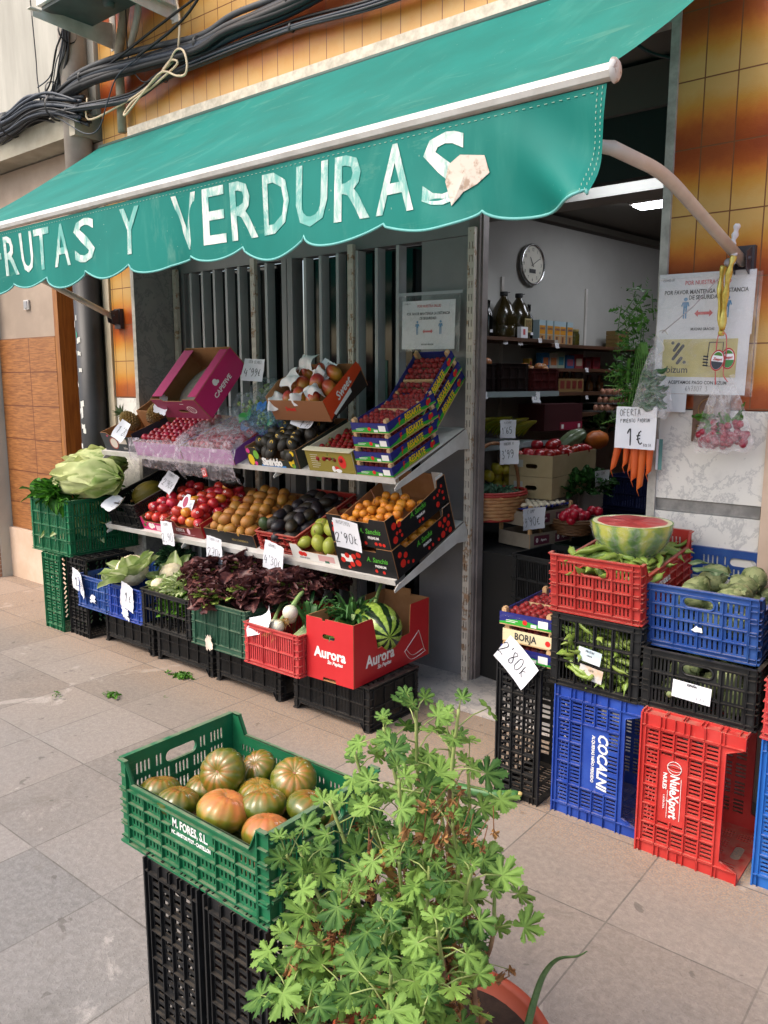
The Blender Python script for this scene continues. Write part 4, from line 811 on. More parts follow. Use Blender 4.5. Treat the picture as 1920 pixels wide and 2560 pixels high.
disc(mb, .2, .036, .014, ry=.02); quadp(mb, .1, .25, .0125, .014); mb.obj('leaf_print', M('pale_pink', 'dfb8c4'), mp_['front'])
BT, bp = carton('fruit_carton', 'black card tray of russet pears on the lower shelf', SH(-3.44, .045, .001, L0), .42, .5, .075, BCARD); pr_text(bp['front'], 'PERA CONFERENCIA', .018, .3, .03, M('gold_print', 'a08a50'), sx=.8)
RC = crate('small red plastic crate of dark avocados on the lower shelf', RED, SH(-3.05, .055, .001, L0) @ T(0, .25, 0) @ RZ(R(90)), L=.5, W=.3, H=.11, rows=2, nc=6, ns=1, sw=.05, handle=False, style='plain')
crate('slatted black crate holding a ripe green melon on the lower shelf', BLK, SH(-4.42, .02, .001, L0) @ T(0, .28, 0) @ RZ(R(90)), L=.56, W=.33, H=.165, rows=2, nc=6, ns=5, sw=.006, name='black_crate', style='plain', handle=True)
# --- upper shelf
PI_, ip = carton('fruit_carton', 'dark printed carton with pineapples at the left end of the upper shelf', SH(-4.44, .02, .001), .33, .5, .12, {'*': M('slate_card', '2c3038', .55), 'left': KRAFT, 'back': KRAFT}, front=[(0, 0), (.33, 0), (.33, .1), (.1, .1), (.06, .12), (0, .12)], back=[(0, 0), (.33, 0), (.33, .17), (.02, .2), (0, .17)])
mb = MB(); disc(mb, .12, .052, .045, ry=.04); mb.obj('round_print', M('rust_print', '9a3a2e'), ip['front']); mb = MB(); disc(mb, .12, .052, .037, y=-.003, ry=.033); quadp(mb, .17, .26, .05, .085); mb.obj('pale_print', M('pale_print', 'cfc4ba'), ip['front'])
mb = MB(); disc(mb, .07, .1, .012, ry=.006); disc(mb, .19, .095, .02, ry=.007); mb.obj('flower_print', M('rose_print', 'b13a55'), ip['front'])
pr_text(ip['front'], 'PIÑA', .02, .23, .02, M('pale_print', 'cfc4ba'))
for i, (x, d_, lb) in enumerate(((-4.0, -.02, 'left of the two plum trays wrapped in clear film'), (-3.535, -.03, 'right of the two plum trays, its film bag torn open'))):
    GT, gp = carton('fruit_carton', 'mauve tray of red plums, '+lb, SH(x, d_+.01, .001), .44, .44, .09, {'*': M('mauve_card', 'b27aa8', .5), 'left': M('pink_edge', 'c987a6'), 'right': PURC})
    pr_text(gp['right'], 'MAYO', .05, .2, .045, WPR, sx=.9)
# avocado carton and strawberry carton
AV, vp = carton('fruit_carton', 'colourful printed carton of dark avocados with yellow stickers', SH(-3.03, 0, .001), .375, .42, .105, {'*': M('black_green', '23261a', .5), 'left': PURC}, front=[(0, 0), (.375, 0), (.375, .105), (.3, .105), (.28, .045), (.1, .045), (.08, .1), (.05, .105), (0, .095)])
pr_text(vp['front'], 'Sinfrido', .055, .185, .028, WPR, sx=.85, bold=.0035); mb = MB()
v, f = text_data('Sinfrido', .055, .0004, .85, bold=.006); mb.add(v, f, 0, T(.185, -.0028, .028) @ ZUP); mb.obj('lettering_outline', BCARD, vp['front'])
mb = MB(); disc(mb, .03, .035, .022, ry=.032); disc(mb, .33, .04, .02, ry=.03); disc(mb, .345, .085, .015); mb.obj('yellow_print', YEL, vp['front'])
mb = MB(); disc(mb, .075, .065, .02, ry=.025); disc(mb, .34, .018, .013); mb.obj('green_print', M('avo_print', '6fae3a'), vp['front']); mb = MB(); quadp(mb, .1, .28, .002, .012); mb.obj('blue_print', M('sky_print', '3a8ad0'), vp['front']); mb = MB(); disc(mb, .02, .085, .014); disc(mb, .06, .015, .012); mb.obj('pink_print', M('hot_pink', 'd83a86'), vp['front'])
ST, sp_ = carton('fruit_carton', 'olive green card tray of strawberries with a white rim', SH(-2.625, .005, .001), .305, .37, .115, {'*': OLC, 'left': WHC}, inner=M('cream_card', 'dcd2b4', .6), holes={'front': [stad(.11, .175, .065, .08)]})
mb = MB(); mb.box(-.155, .155, -.012, .03, .1155, .119); mb.obj('folded_rim', M('cream_card', 'dcd2b4', .6), ST)
mb = MB(); disc(mb, .235, .06, .024, ry=.034); disc(mb, .19, .024, .016, ry=.012); mb.obj('strawberry_print', REDP, sp_['front']); mb = MB()
for k in range(7): quadp(mb, .03, .03+rng.uniform(.04, .065), .088-k*.011, .0895-k*.011)
disc(mb, .17, .02, .012, ry=.016); disc(mb, .2, .012, .02, ry=.01, y=-.003); mb.obj('white_print', WPR, sp_['front'])
# mango carton leaning on the avocado carton
mg = T(-2.905, 2.92, 1.405) @ RX(R(33))
MG, gp = carton('fruit_carton', 'brown mango carton with an orange side flap, tilted on the avocados', mg, .40, .33, .12, {'*': M('brown_print', '8c5a38', .6), 'right': M('dark_card', '2a1c18', .55)}, left=[(0, 0), (.32, 0), (.32, .14), (.2, .16), (0, .12)], back=rect(0, .4, 0, .13))
mb = MB(); mb.add([(.203, .0, .01), (.203, .33, .10), (.205, .31, .155), (.205, .0, .125)], [(0, 1, 2, 3)]); fl = mb.obj('orange_flap', ORC, MG)
pr_text(gp['front'], 'Sweet', .036, .15, .07, REDP, sx=.8, bold=.001, shear=.2)
mb = MB(); mb.text('Sweet', .06, T(.2065, .155, .093) @ RZ(PI/2) @ ZUP @ RZ(R(12)), bold=.0012, shear=.25, sx=.9)
mb.add([(.2062, .03, .03), (.2062, .2, .07), (.2062, .2, .045+.0), (.2062, .04, .015)][::-1], [(0, 1, 2, 3)]); mb.obj('lettering', WPR, fl)
# pink carton tipped up behind the plums
cp = T(-3.68, 2.80, 1.40) @ RX(R(48)) @ SCL(1.06, 1.08, 1.0)
CP, cpp = carton('fruit_carton', 'pink lettered carton tipped up steeply behind the plum trays', cp @ T(0, .0, .0), .37, .36, .155, {'*': PINKC, 'front': MAG}, front=[(0, 0), (.37, 0), (.37, .155), (.27, .155), (.26, .14), (.1, .14), (.09, .155), (0, .155)], holes={'front': [stad(.16, .235, .05, .072)]})
pr_text(cpp['right'], 'CAPEFIVE', .038, .17, .055, WPR, sx=.95, bold=.001); mb = MB(); disc(mb, .15, .11, .016, ry=.02); disc(mb, .165, .1, .01, y=-.0032); mb.obj('fruit_print', WPR, cpp['right'])
mb = MB(); disc(mb, .28, .075, .034, ry=.028); mb.obj('fruit_print', WPR, cpp['front']); mb = MB(); disc(mb, .28, .075, .03, ry=.024, y=-.0032); mb.obj('fruit_print_inside', MAG, cpp['front'])
mb = MB()
for k in (-1, 0, 1): quadp(mb, .28+k*.015-.0012, .28+k*.015+.0012, .053, .097, y=-.0035)
quadp(mb, .22, .25, .118, .121); mb.obj('print_lines', WPR, cpp['front'])
for b_ in ((-.182, -.1, .02, .34, .1555, .158), (.12, .182, .02, .34, .1555, .158)): mb = MB(); mb.box(*b_); mb.obj('top_flap', PINKC, CP)
mb = MB(); mb.blob((.15, .16, .03), lambda t, p, u: 1+.06*noise.noise(u*6), 24, 12, T(0, .18, .035)); mb.obj('tissue_lining', M('tissue_grey', '857b70', .8, '9a9086', 30, .4, .004, 30), CP)
BX, b_ = carton('fruit_carton', 'plain brown box standing behind the pineapples', T(-4.42, 3.13, 1.285) @ RX(R(30)), .3, .2, .15, KRAFT)
# ================================================================= STRAWBERRY TRAYS (wood, film over the top)
SBR = M('strawberry', '6a080c', .5, '8a100e', 12, .2, .001, 200, spec=.3); FILM = filmmat('clear_film', dens=.1, bsc=14, bs=.5)
FILMS = filmmat('tray_film', dens=.014, bsc=7, bs=.4)
def berries(w_, d, n, sd_, mat=SBR, rr=.0165):
    r_ = random.Random(sd_); mb = MB()
    nx = max(2, int(w_/(rr*1.8))); ny = max(2, int(d/(rr*1.9)))
    for i in range(nx):
        for j in range(ny):
            M_ = T(-w_/2+w_*(i+.5)/nx+r_.uniform(-.003, .003), d*(j+.5)/ny+r_.uniform(-.003, .003), r_.uniform(0, .006)) @ RX(r_.uniform(-1, 1)) @ RY(r_.uniform(-1, 1))
            mb.blob((rr*.95, rr*.9, rr*1.2), lambda t, p, u: 1-.25*(u.z < 0)*abs(u.z)**2, 8, 6, M_)
    return mb
_ft = None
def fresa(label, Mt, first=False, txt='FRESARTE'):
    global _ft
    if _ft: 
        c = copy_tree(_ft, None, Mt); c['label'] = label; return c
    w_, d, h = .217, .385, .05
    t = thing('strawberry_tray', label, 'tray', Mt)
    mb = MB(); mb.box(-w_/2, w_/2, 0, d, 0, .004); mb.obj('base', LTW, t)
    for k, (x0, x1, y0, y1) in enumerate(((-w_/2, w_/2, 0, .004), (-w_/2, w_/2, d-.004, d), (-w_/2, -w_/2+.004, .0045, d-.0045), (w_/2-.004, w_/2, .0045, d-.0045))):
        mb = MB(); mb.box(x0, x1, y0, y1, .0045, h); p = mb.obj('side_board', [BLP, LGP][0:1], t)
        Ml = (T(0, -.0008, 0) if k == 0 else T(0, d+.0008, 0) @ RZ(PI) if k == 1 else T(-w_/2-.0008, d/2, 0) @ RZ(-PI/2) if k == 2 else T(w_/2+.0008, d/2, 0) @ RZ(PI/2))
        L_ = w_ if k < 2 else d
        mb = MB(); n = 16; pts = [(-L_/2+L_*i/n, .018+.010*math.sin(i/n*PI*1.2)-(.006 if i < 3 else 0)) for i in range(n+1)]
        mb.add([(x, 0, .0048) for x, z in pts]+[(x, 0, z) for x, z in pts], [(i, i+1, n+2+i, n+1+i) for i in range(n)]); mb.obj('green_wave_print', GRP, p, Ml)
        if k >= 2:
            mb = MB(); mb.text(txt[0], .042, T(-.105, -.0012, .026) @ ZUP, bold=.0012, sx=.8, shear=.12); mb.obj('red_letter', REDP, p, Ml)
            mb = MB(); mb.text(txt[1:], .042, T(.002, -.0012, .027) @ ZUP, bold=.0012, sx=.8, shear=.12); mb.box(-.07, .085, -.0014, -.001, .0075, .0095); mb.obj('lettering', YEL, p, Ml)
            mb = MB(); disc(mb, .128, .027, .013, -.001, .016); disc(mb, .145, .031, .01, -.001, .012); mb.obj('strawberry_print', REDP, p, Ml); mb = MB(); disc(mb, .136, .043, .009, -.0013, .004); mb.obj('leaf_print', LGP, p, Ml)
        else:
            mb = MB(); quadp(mb, .055, .095, .012, .04, -.001); quadp(mb, .025, .048, .008, .02, -.001); quadp(mb, -.08, -.03, .02, .022, -.001); quadp(mb, -.08, -.04, .014, .016, -.001); mb.obj('printed_label', WPR, p, Ml)
            mb = MB(); disc(mb, .0, .022, .010, -.001, .01); mb.obj('strawberry_print', REDP, p, Ml)
    for sx in (-1, 1):
        for y in (.006, d-.03):
            mb = MB(); x = sx*(w_/2-.015); mb.plate([(-.0095, .0045), (.0095, .0045), (.0095, .06), (.005, .067), (-.005, .067), (-.0095, .06)], (), .022, 0, T(x, y+.012, 0) @ ZUP); mb.obj('corner_post', LTW, t)
    mb = MB(); mb.box(-w_/2+.02, w_/2-.02, d/2-.004, d/2+.004, .03, .044); mb.obj('divider', LTW, t)
    for y in (.03, d/2+.01): mb = berries(w_-.03, d/2-.04, 0, int(y*100)); mb.obj('strawberries', SBR, t, T(0, y, .031))
    mb = MB(); mb.grid(lambda u, v: (-w_/2-.004+(w_+.008)*u, -.004+(d+.008)*v, .053+.004*math.sin(u*9+v*3)+.006*noise.noise(Vector((u*5, v*7, 1)))-.02*(max(0, abs(u-.5)*2-.88)/.12+max(0, abs(v-.5)*2-.94)/.06)), 22, 34); mb.obj('film', FILMS, t)
    _ft = t; return t
for k, nm in enumerate(('bottom', 'second from bottom', 'third from bottom', 'top')):
    fresa('blue and green strawberry tray, '+nm+' of the front stack of four', SH(-2.352, .003+.012*k, .002+k*.067) @ RZ(R((0, 1, -1, .5)[k])))
for k, nm in enumerate(('lowest', 'middle', 'topmost')):
    fresa('blue and green strawberry tray, '+nm+' of the rear stack of three tilted against the upright', T(-2.37, 3.165, 1.345) @ RX(R(45)) @ T(.004*k, -.0+.0*k, .0+.069*k) @ RZ(R((0, -1, 1)[k])))
fresa('strawberry tray on top of the small stack beside the red bean crate', T(-1.425, 2.6, .678) @ RX(R(1)) @ RZ(R(2)))
BO = copy_tree(_ft, None, T(-1.415, 2.605, .61)); BO['label'] = 'pale wooden strawberry tray with black letters, middle of the small stack'
for c in list(BO.children):
    if c.name.startswith('side_board'):
        for g in list(c.children): bpy.data.objects.remove(g)
        c.data = c.data.copy(); c.data.materials[0] = M('pale_board', 'd8c8a0', .6)
f = [c for c in BO.children if c.name.startswith('side_board')][0]
mb = MB(); mb.text('BORJA', .038, T(-.01, -.0008, .026) @ ZUP, bold=.0008, sx=.85); mb.obj('lettering', DKP, f); mb = MB(); disc(mb, .085, .024, .011, -.0008); mb.obj('tomato_print', REDP, f)
fresa('strawberry tray at the bottom of the small stack under the pale tray', T(-1.42, 2.6, .543))
# ================================================================= PRODUCE
def fruitmat(name, stops, axis='z', nz=.25, nsc=14, rough=.35, streak=0, coat=0, spots=None, scale=1, bs=0, bsc=60, n_st=18, obvar=.1, zo=.5):
    """colour ramp along the fruit's own axis, broken by noise"""
    m, t, b = newmat(name); X, Y, Z = xyz(t)
    g = Z*(scale)+zo+(noi(t, nsc, 4, .6)-.5)*nz
    if streak:
        at = t.nodes.new('ShaderNodeMath'); at.operation = 'ARCTAN2'; t.links.new(Y.k, at.inputs[0]); t.links.new(X.k, at.inputs[1]); a = Nd(t, at.outputs[0])
        g = g+((a*n_st+noi(t, 20, 3)*5).cos())*streak
    rp = t.nodes.new('ShaderNodeValToRGB'); t.links.new(g.k, rp.inputs[0]); e = rp.color_ramp.elements
    e[0].position = stops[0][0]; e[0].color = lin(stops[0][1]); e[1].position = stops[-1][0]; e[1].color = lin(stops[-1][1])
    for p, c in stops[1:-1]: k = e.new(p); k.color = lin(c)
    c = Nd(t, rp.outputs[0])
    if spots: c = mixc(t, noi(t, spots[1], 3).sm(spots[2], spots[2]+.05)*spots[3], c, spots[0])
    oi = t.nodes.new('ShaderNodeObjectInfo'); hs = t.nodes.new('ShaderNodeHueSaturation'); t.links.new(c.k, hs.inputs['Color'])
    rn = Nd(t, oi.outputs['Random']); t.links.new((rn*(2*obvar)+(1-obvar)).k, hs.inputs['Value']); t.links.new((((rn*7.3).fr())*(obvar*.16)+(.5-obvar*.08)).k, hs.inputs['Hue'])
    t.links.new(hs.outputs[0], b.inputs['Base Color']); b.inputs['Roughness'].default_value = rough
    if coat: b.inputs['Coat Weight'].default_value = coat; b.inputs['Coat Roughness'].default_value = .12
    if bs: bump(t, b, noi(t, bsc, 4), bs, .002)
    _m[name] = m; return m
def sow(name, meshes, Ms, label, cat, group):
    o_ = []
    for i, M_ in enumerate(Ms):
        me = meshes[i % len(meshes)] if isinstance(meshes, list) else meshes
        o = bpy.data.objects.new(name, me); COL.objects.link(o); o.matrix_world = M_ @ SCL(*[(.93+.14*((i*k_) % 1))*(.95+.1*((i*.377) % 1)) for k_ in (.618, .731, .854)]); tag(o, label, cat, group); o_.append(o)
    return o_
def tumble(r_): return Euler((r_.uniform(0, 6.3), r_.uniform(0, 6.3), r_.uniform(0, 6.3))).to_matrix().to_4x4()
def pile(w_, d, r, layers, z0, seed, jit=.2, sx=2.0):
    r_ = random.Random(seed); o = []
    for L_ in range(layers):
        sh = r*.55*L_; nx = max(1, int((w_-2*sh)/(sx*r))); ny = max(1, int((d-2*sh)/(1.85*r)))
        for j in range(ny):
            for i in range(nx-(j % 2 if nx > 3 else 0)):
                x = -w_/2+sh+(w_-2*sh)*(i+.5+(.5 if j % 2 and nx > 3 else 0))/nx; y = sh+(d-2*sh)*(j+.5)/ny
                o.append(Vector((x+r_.uniform(-1, 1)*jit*r, y+r_.uniform(-1, 1)*jit*r, z0+L_*r*1.45+r_.uniform(-.3, .4)*jit*r)))
    return o
def shp(x, d, z0, pts, rot=True, seed=1, base=None):
    r_ = random.Random(seed); B = base if base is not None else SH(x, d, 0, z0)
    return [B @ T(*p) @ (tumble(r_) if rot is True else (rot(r_) if rot else Matrix())) for p in pts]
def ball(r, fn=None, mats=None, name='fruit', nu=18, nv=12, sq=(1, 1, 1), stick=None, stem=None):
    mb = MB(); mb.blob((r*sq[0], r*sq[1], r*sq[2]), fn, nu, nv)
    if stem: mb.tube([(0, 0, r*sq[2]*.85), (r*.05, 0, r*sq[2]*1.12)], r*.06, 5, mi=1)
    if stick:
        n = 10; s_ = stick; vs = [];
        for i in range(n):
            a = 2*PI*i/n; u = Vector((1, math.cos(a)*s_, math.sin(a)*s_)).normalized(); vs.append((u.x*r*sq[0]*1.02, u.y*r*sq[1]*1.02, u.z*r*sq[2]*1.02))
        mb.add(vs, [tuple(range(n))], 1)
        mb.add([(x*1.004, y*.5, z*.5) for x, y, z in vs], [tuple(range(n))], 2)
    return mb.mesh(name, mats)
# --- ribbed tomatoes
def ribbed(nr, dep, seed):
    r_ = random.Random(seed); ph = r_.uniform(0, 6); am = [r_.uniform(.5, 1.3) for _ in range(nr)]
    def fn(t, p, u):
        k = int(t/(2*PI)*nr) % nr; s = abs(math.sin(t*nr/2+0)); w_ = math.sin(p)
        r = 1-dep*am[k]*(1-s)**1.5*(.35+.65*(u.z > -.5))*min(1, w_*1.6); r *= 1-.30*math.exp(-(p/.28)**2)-.12*math.exp(-((PI-p)/.3)**2)
        return r*(1+.03*math.sin(2*t+ph)+.03*noise.noise(u*1.5+Vector((seed, 0, 0))))
    return fn
RT = fruitmat('ribbed_tomato_skin', [(.0, '37440c'), (.45, '4c5a14'), (.66, '6a6620'), (.84, '96662c'), (1.0, 'b06a44')], scale=9.5, nz=.5, nsc=9, rough=.3, streak=.07, coat=.35, n_st=13, obvar=.12, zo=.40)
RT2 = fruitmat('ribbed_tomato_skin_ripe', [(.0, '4c4e12'), (.42, '6a6a20'), (.58, '94702c'), (.78, 'b06a3c'), (1.0, 'b8603c')], scale=9.5, nz=.6, nsc=9, rough=.3, streak=.07, coat=.35, n_st=11, obvar=.12, zo=.44)
SCAR = M('stem_scar', '7a4a32', .8, 'a8745a', 90)
tm = []
for k, (nr, dp) in enumerate(((13, .03), (11, .06), (12, .04), (14, .03))):
    mb = MB(); mb.blob((1, 1, .76), ribbed(nr, dp, k), 72, 26); mb.lathe([(.001, .545), (.05, .548), (.09, .535)], 9, 1); mb.mesh
    tm.append(mb.mesh('tomato', [(RT, RT, RT, RT2)[k], SCAR]))
for i, (x, y, z, r, rx, ry, lb) in enumerate(((-1.548, 1.05, .642, .044, -12, -8, 'tomato in the far left corner of the green foreground crate, reddish'), (-1.463, 1.04, .645, .046, -16, 0, 'second tomato from the left at the front, pinkish green'),
        (-1.455, 1.165, .672, .053, 60, 20, 'large dark green tomato lying on its side near the back'), (-1.335, 1.07, .655, .058, -18, 8, 'largest tomato, in the middle of the front edge'),
        (-1.283, 1.142, .655, .051, -8, -12, 'green tomato right behind the largest one'), (-1.43, 1.26, .655, .042, 30, 0, 'small bright green tomato behind the big dark green one'),
        (-1.30, 1.255, .668, .052, 20, 25, 'upright ribbed tomato near the back beside the geranium'), (-1.205, 1.08, .648, .052, -14, -10, 'orange green tomato in the near right corner of the crate'),
        (-1.18, 1.185, .665, .05, -20, 10, 'tomato partly hidden by geranium leaves, right side of the crate'), (-1.365, 1.20, .632, .045, 0, 0, 'orange tomato low between the dark green and upright ones'), (-1.5, 1.14, .625, .042, 0, 0, 'orange tomato low behind the pinkish one'))):
    o = bpy.data.objects.new('tomato', tm[i % 4]); COL.objects.link(o); o.matrix_world = T(x, y, z-.012) @ RX(R(rx)) @ RY(R(ry)) @ RZ(i*1.7) @ SCL(r*1.14*(1+.05*math.sin(i*3)), r*1.1, r*.98)
    tag(o, lb, 'tomato', 'ribbed tomatoes in the green foreground crate')
# object space of the tomatoes is unit sized: rescale the ramp
for n in list(RT.node_tree.nodes)+list(RT2.node_tree.nodes):
    if n.type == 'MATH' and n.operation == 'MULTIPLY' and not n.inputs[1].is_linked and abs(n.inputs[1].default_value-9.5) < 1e-6: n.inputs[1].default_value = .56; RTM = n
for n in list(RT.node_tree.nodes)+list(RT2.node_tree.nodes):
    if n.type == 'TEX_NOISE': n.inputs['Scale'].default_value = 1.1 if n.inputs['Scale'].default_value < 15 else 1.5
bs_ = [(x, y) for x in (-1.53, -1.43, -1.33, -1.23, -1.16) for y in (1.07, 1.17, 1.27)]
for (x, y) in bs_:
    o = bpy.data.objects.new('tomato', tm[int(x*-100) % 4]); COL.objects.link(o); o.matrix_world = T(x, y, .553) @ RX(x*30) @ SCL(.046, .046, .05); tag(o, 'ribbed tomato in the bottom layer of the green foreground crate', 'tomato', 'bottom layer of ribbed tomatoes')
# --- shelf fruit
def facing(r_): return RZ(R(-60)+r_.uniform(-.6, .6)) @ RY(R(-35)) @ RX(r_.uniform(-.6, .6))
PLM = fruitmat('plum_skin', [(0, '7a0d22'), (.5, 'a8152c'), (1, 'c22438')], scale=12, nz=.6, rough=.28, coat=.3)
plum = [ball(.0225, mats=PLM, name='plum', sq=(1, 1, .96)), ball(.0240, mats=PLM, name='plum')]
sow('plum', plum, shp(-4.0, .01, U0, pile(.42, .40, .0235, 2, .06, 3)), 'glossy red plum in the left mauve tray on the upper shelf', 'plum', 'plums in the left mauve tray')
sow('plum', plum, shp(-3.535, 0, U0, pile(.42, .38, .0235, 2, .05, 4)), 'dull red plum under film in the right mauve tray on the upper shelf', 'plum', 'plums in the right mauve tray')
AVM = fruitmat('avocado_skin', [(0, '17150f'), (.6, '2c2419'), (1, '39321c')], scale=6, nz=.6, nsc=40, rough=.5, bs=.7, bsc=160)
yk = M('yellow_print', 'e8c21a'); avf = lambda t, p, u: (1+.16*u.z*-1) if True else 1
avo = [ball(.027, avf, [AVM, M('sticker_yellow', 'e0b21c', .4), M('sticker_dark', '3a3020', .5)], 'avocado', sq=(1, 1, 1.38), stick=.3), ball(.029, avf, [AVM, AVM, AVM], 'avocado', sq=(1, .95, 1.3))]
flatrot = lambda r_: RZ(r_.uniform(0, 6.3)) @ RY(R(90)+r_.uniform(-.4, .4)) @ RZ(r_.uniform(-.5, .5))
def laid(r_): return RZ(r_.uniform(-.9, .9)+(PI if r_.random() < .5 else 0)) @ RX(R(90)+r_.uniform(-.3, .3)) @ RZ(-PI/2+r_.uniform(-.5, .5))
sow('avocado', avo, shp(-3.03, .0, U0, pile(.35, .39, .03, 2, .075, 5, .45), lambda r_: facing(r_) @ RX(r_.uniform(-1.3, 1.3))), 'dark avocado in the colourful carton on the upper shelf', 'avocado', 'avocados in the colourful carton')
av2 = [ball(.031, lambda t, p, u: 1-.2*u.z, [AVM, AVM, AVM], 'avocado', sq=(1, 1, 1.5)), ball(.03, lambda t, p, u: 1-.24*u.z, [fruitmat('avocado_dark', [(0, '1a1618'), (1, '2a2228')], scale=5, rough=.45, bs=.5, bsc=140)]*3, 'avocado', sq=(1, 1, 1.6))]
sow('avocado', av2, shp(-3.05, .06, L0, pile(.27, .44, .034, 2, .085, 6), laid), 'dark avocado in the small red plastic crate on the lower shelf', 'avocado', 'avocados in the red plastic crate')
AVG = fruitmat('avocado_green', [(0, '24361a'), (1, '3a4c24')], scale=6, nz=.5, rough=.45, bs=.5, bsc=160)
sow('avocado', [ball(.036, lambda t, p, u: 1-.14*u.z, AVG, 'avocado', sq=(1, 1, 1.25))], [SH(-3.155, .09, .145, L0) @ RX(.2)], 'large green avocado at the front left corner of the red plastic crate', 'avocado', None)
MGM = fruitmat('mango_skin', [(0, '8a8a2c'), (.35, 'b8802c'), (.62, 'b8402c'), (1, '8e2430')], scale=7, nz=.8, nsc=10, rough=.35, coat=.2)
mgo = [ball(.042, lambda t, p, u: 1+.06*u.x, [MGM, WPR, DKP], 'mango', sq=(1, .85, 1.2), stick=.32)]
mps = [(-.1, .06, .09), (-.02, .07, .1), (.07, .06, .09), (-.05, .15, .12), (.05, .15, .13), (.13, .14, .1), (-.13, .17, .11), (.0, .24, .13), (.1, .24, .13), (-.1, .26, .12)]
sow('mango', mgo, shp(0, 0, 0, mps, facing, 3, mg), 'red and yellow mango with a sticker in the tilted orange sided carton', 'mango', 'mangoes in the tilted carton')
TIS = M('tissue_white', 'dcd6d4', .8, 'e6e2e0', 8, .2, .003, 20)
for k, (x, y, z, s_, rz) in enumerate(((-.17, .03, .1, .1, 20), (-.1, .13, .17, .11, -30), (-.06, .24, .2, .1, 10), (.08, .07, .14, .085, 60), (-.02, .03, .12, .07, 5), (.05, .19, .17, .06, 90))):
    mb = MB(); mb.grid(lambda u, v: ((u-.5)*s_+.01*noise.noise(Vector((u*3, v*3, k))), (v-.5)*s_*(1+.3*math.sin(u*5+k)), .02*noise.noise(Vector((u*2.5, v*2.5, k*3)))*1.5-.09*((u-.5)**2+(v-.5)**2)+.02), 12, 12)
    tag(mb.obj('tissue_paper', TIS, None, mg @ T(x, y, z) @ RZ(R(rz)) @ RX(R(20))), ('white tissue sheet hanging over the left front corner of the mango carton', 'large white tissue sheet left of the mangoes', 'white tissue sheet standing at the back of the mango carton', 'white tissue wrapped on the right front mango', 'small tissue scrap at the middle front of the mango carton', 'tissue sheet under the mango price tag')[k], 'tissue')
STB = [berries(.02, .02, 1, 5, rr=.018)]
sbm = MB(); sbm.blob((.016, .015, .021), lambda t, p, u: 1-.3*(u.z < 0)*u.z**2, 12, 9)
for k in range(6): a = k*1.05; sbm.add([(0, 0, .02), (.013*math.cos(a), .013*math.sin(a), .019), (.01*math.cos(a+.5), .01*math.sin(a+.5), .021)], [(0, 1, 2)], 1)
sow('strawberry', sbm.mesh('strawberry', [SBR, M('sepal', '3c6a22', .6)]), shp(-2.625, 0, U0, pile(.27, .34, .017, 2, .07, 8)), 'red strawberry in the olive green card tray', 'strawberry', 'strawberries in the olive green tray')
TOM = fruitmat('red_tomato_skin', [(0, 'b01c24'), (.5, 'bf2a2c'), (.85, 'c8562c'), (1, 'd0802c')], scale=5, nz=1.0, nsc=12, rough=.25, coat=.35, obvar=.12)
tmf = lambda t, p, u: 1-.16*math.exp(-(p/.35)**2)+.02*math.cos(5*t)*math.sin(p)
TOMY = fruitmat('yellow_tomato_skin', [(0, 'c8482c'), (.5, 'd88a2c'), (1, 'd89a34')], scale=5, nz=.9, nsc=12, rough=.25, coat=.35)
tms = [ball(.036, tmf, [TOM, WPR, M('stk_pink', 'c23a5a')], 'tomato', 22, 14, (1, 1, .86), .22), ball(.034, tmf, [TOM]*3, 'tomato', 22, 14, (1, 1, .9)), ball(.037, tmf, [TOM, WPR, TOM], 'tomato', 22, 14, (1, .96, .84), .2), ball(.035, tmf, [TOMY]*3, 'tomato', 22, 14, (1, 1, .86))]
up_ = lambda r_: RZ(R(-70)+r_.uniform(-.8, .8)) @ RY(R(-25)+r_.uniform(-.4, .4))
sow('tomato', tms[:3]+tms[:2], shp(-4.125, .04, L0, pile(.235, .42, .036, 2, .075, 9), up_), 'red tomato with a round sticker in the bright pink tray', 'tomato', 'tomatoes in the pink tray')
sow('tomato', [tms[0], tms[1], tms[3], tms[2], tms[1]], shp(-3.83, .04, L0, pile(.30, .44, .036, 2, .08, 10), up_), 'red or orange tomato in the maroon tray', 'tomato', 'tomatoes in the maroon tray')
mb = MB(); mb.blob((.085, .06, .045), lambda t, p, u: 1+.18*noise.noise(u*3), 24, 14); tag(mb.obj('black_bag', M('black_film', '0c0c0e', .2, bs=.8, bd=.01, bsc=30), None, SH(-3.75, .42, .19, L0)), 'crumpled glossy black bag behind the red tomatoes', 'bag')
PRM = fruitmat('russet_pear_skin', [(0, '8f7a2c'), (.5, 'a8702c'), (1, '96602c')], scale=6, nz=1, nsc=14, rough=.5, bs=.2, spots=('6a5a2c', 60, .6, .5))
pf = lambda t, p, u: (1-.30*max(0, u.z)**.9, .0)
prm = [ball(.034, lambda t, p, u: 1-.28*max(0, u.z), [PRM, SCAR], 'pear', sq=(1, 1, 1.45), stem=True), ball(.032, lambda t, p, u: 1-.22*max(0, u.z), [PRM, SCAR], 'pear', sq=(1, 1, 1.35), stem=True)]
sow('pear', prm, shp(-3.44, .05, L0, pile(.38, .46, .036, 2, .07, 11), laid), 'russet yellow pear in the black card tray', 'pear', 'russet pears in the black tray')
PGM = fruitmat('green_pear_skin', [(0, '8f9a34'), (1, 'a8aa48')], scale=6, nz=.7, rough=.4, spots=('5c5a24', 90, .62, .4))
prg = [ball(.036, lambda t, p, u: 1-.32*max(0, u.z), [PGM, SCAR], 'pear', sq=(1, 1, 1.5), stem=True)]
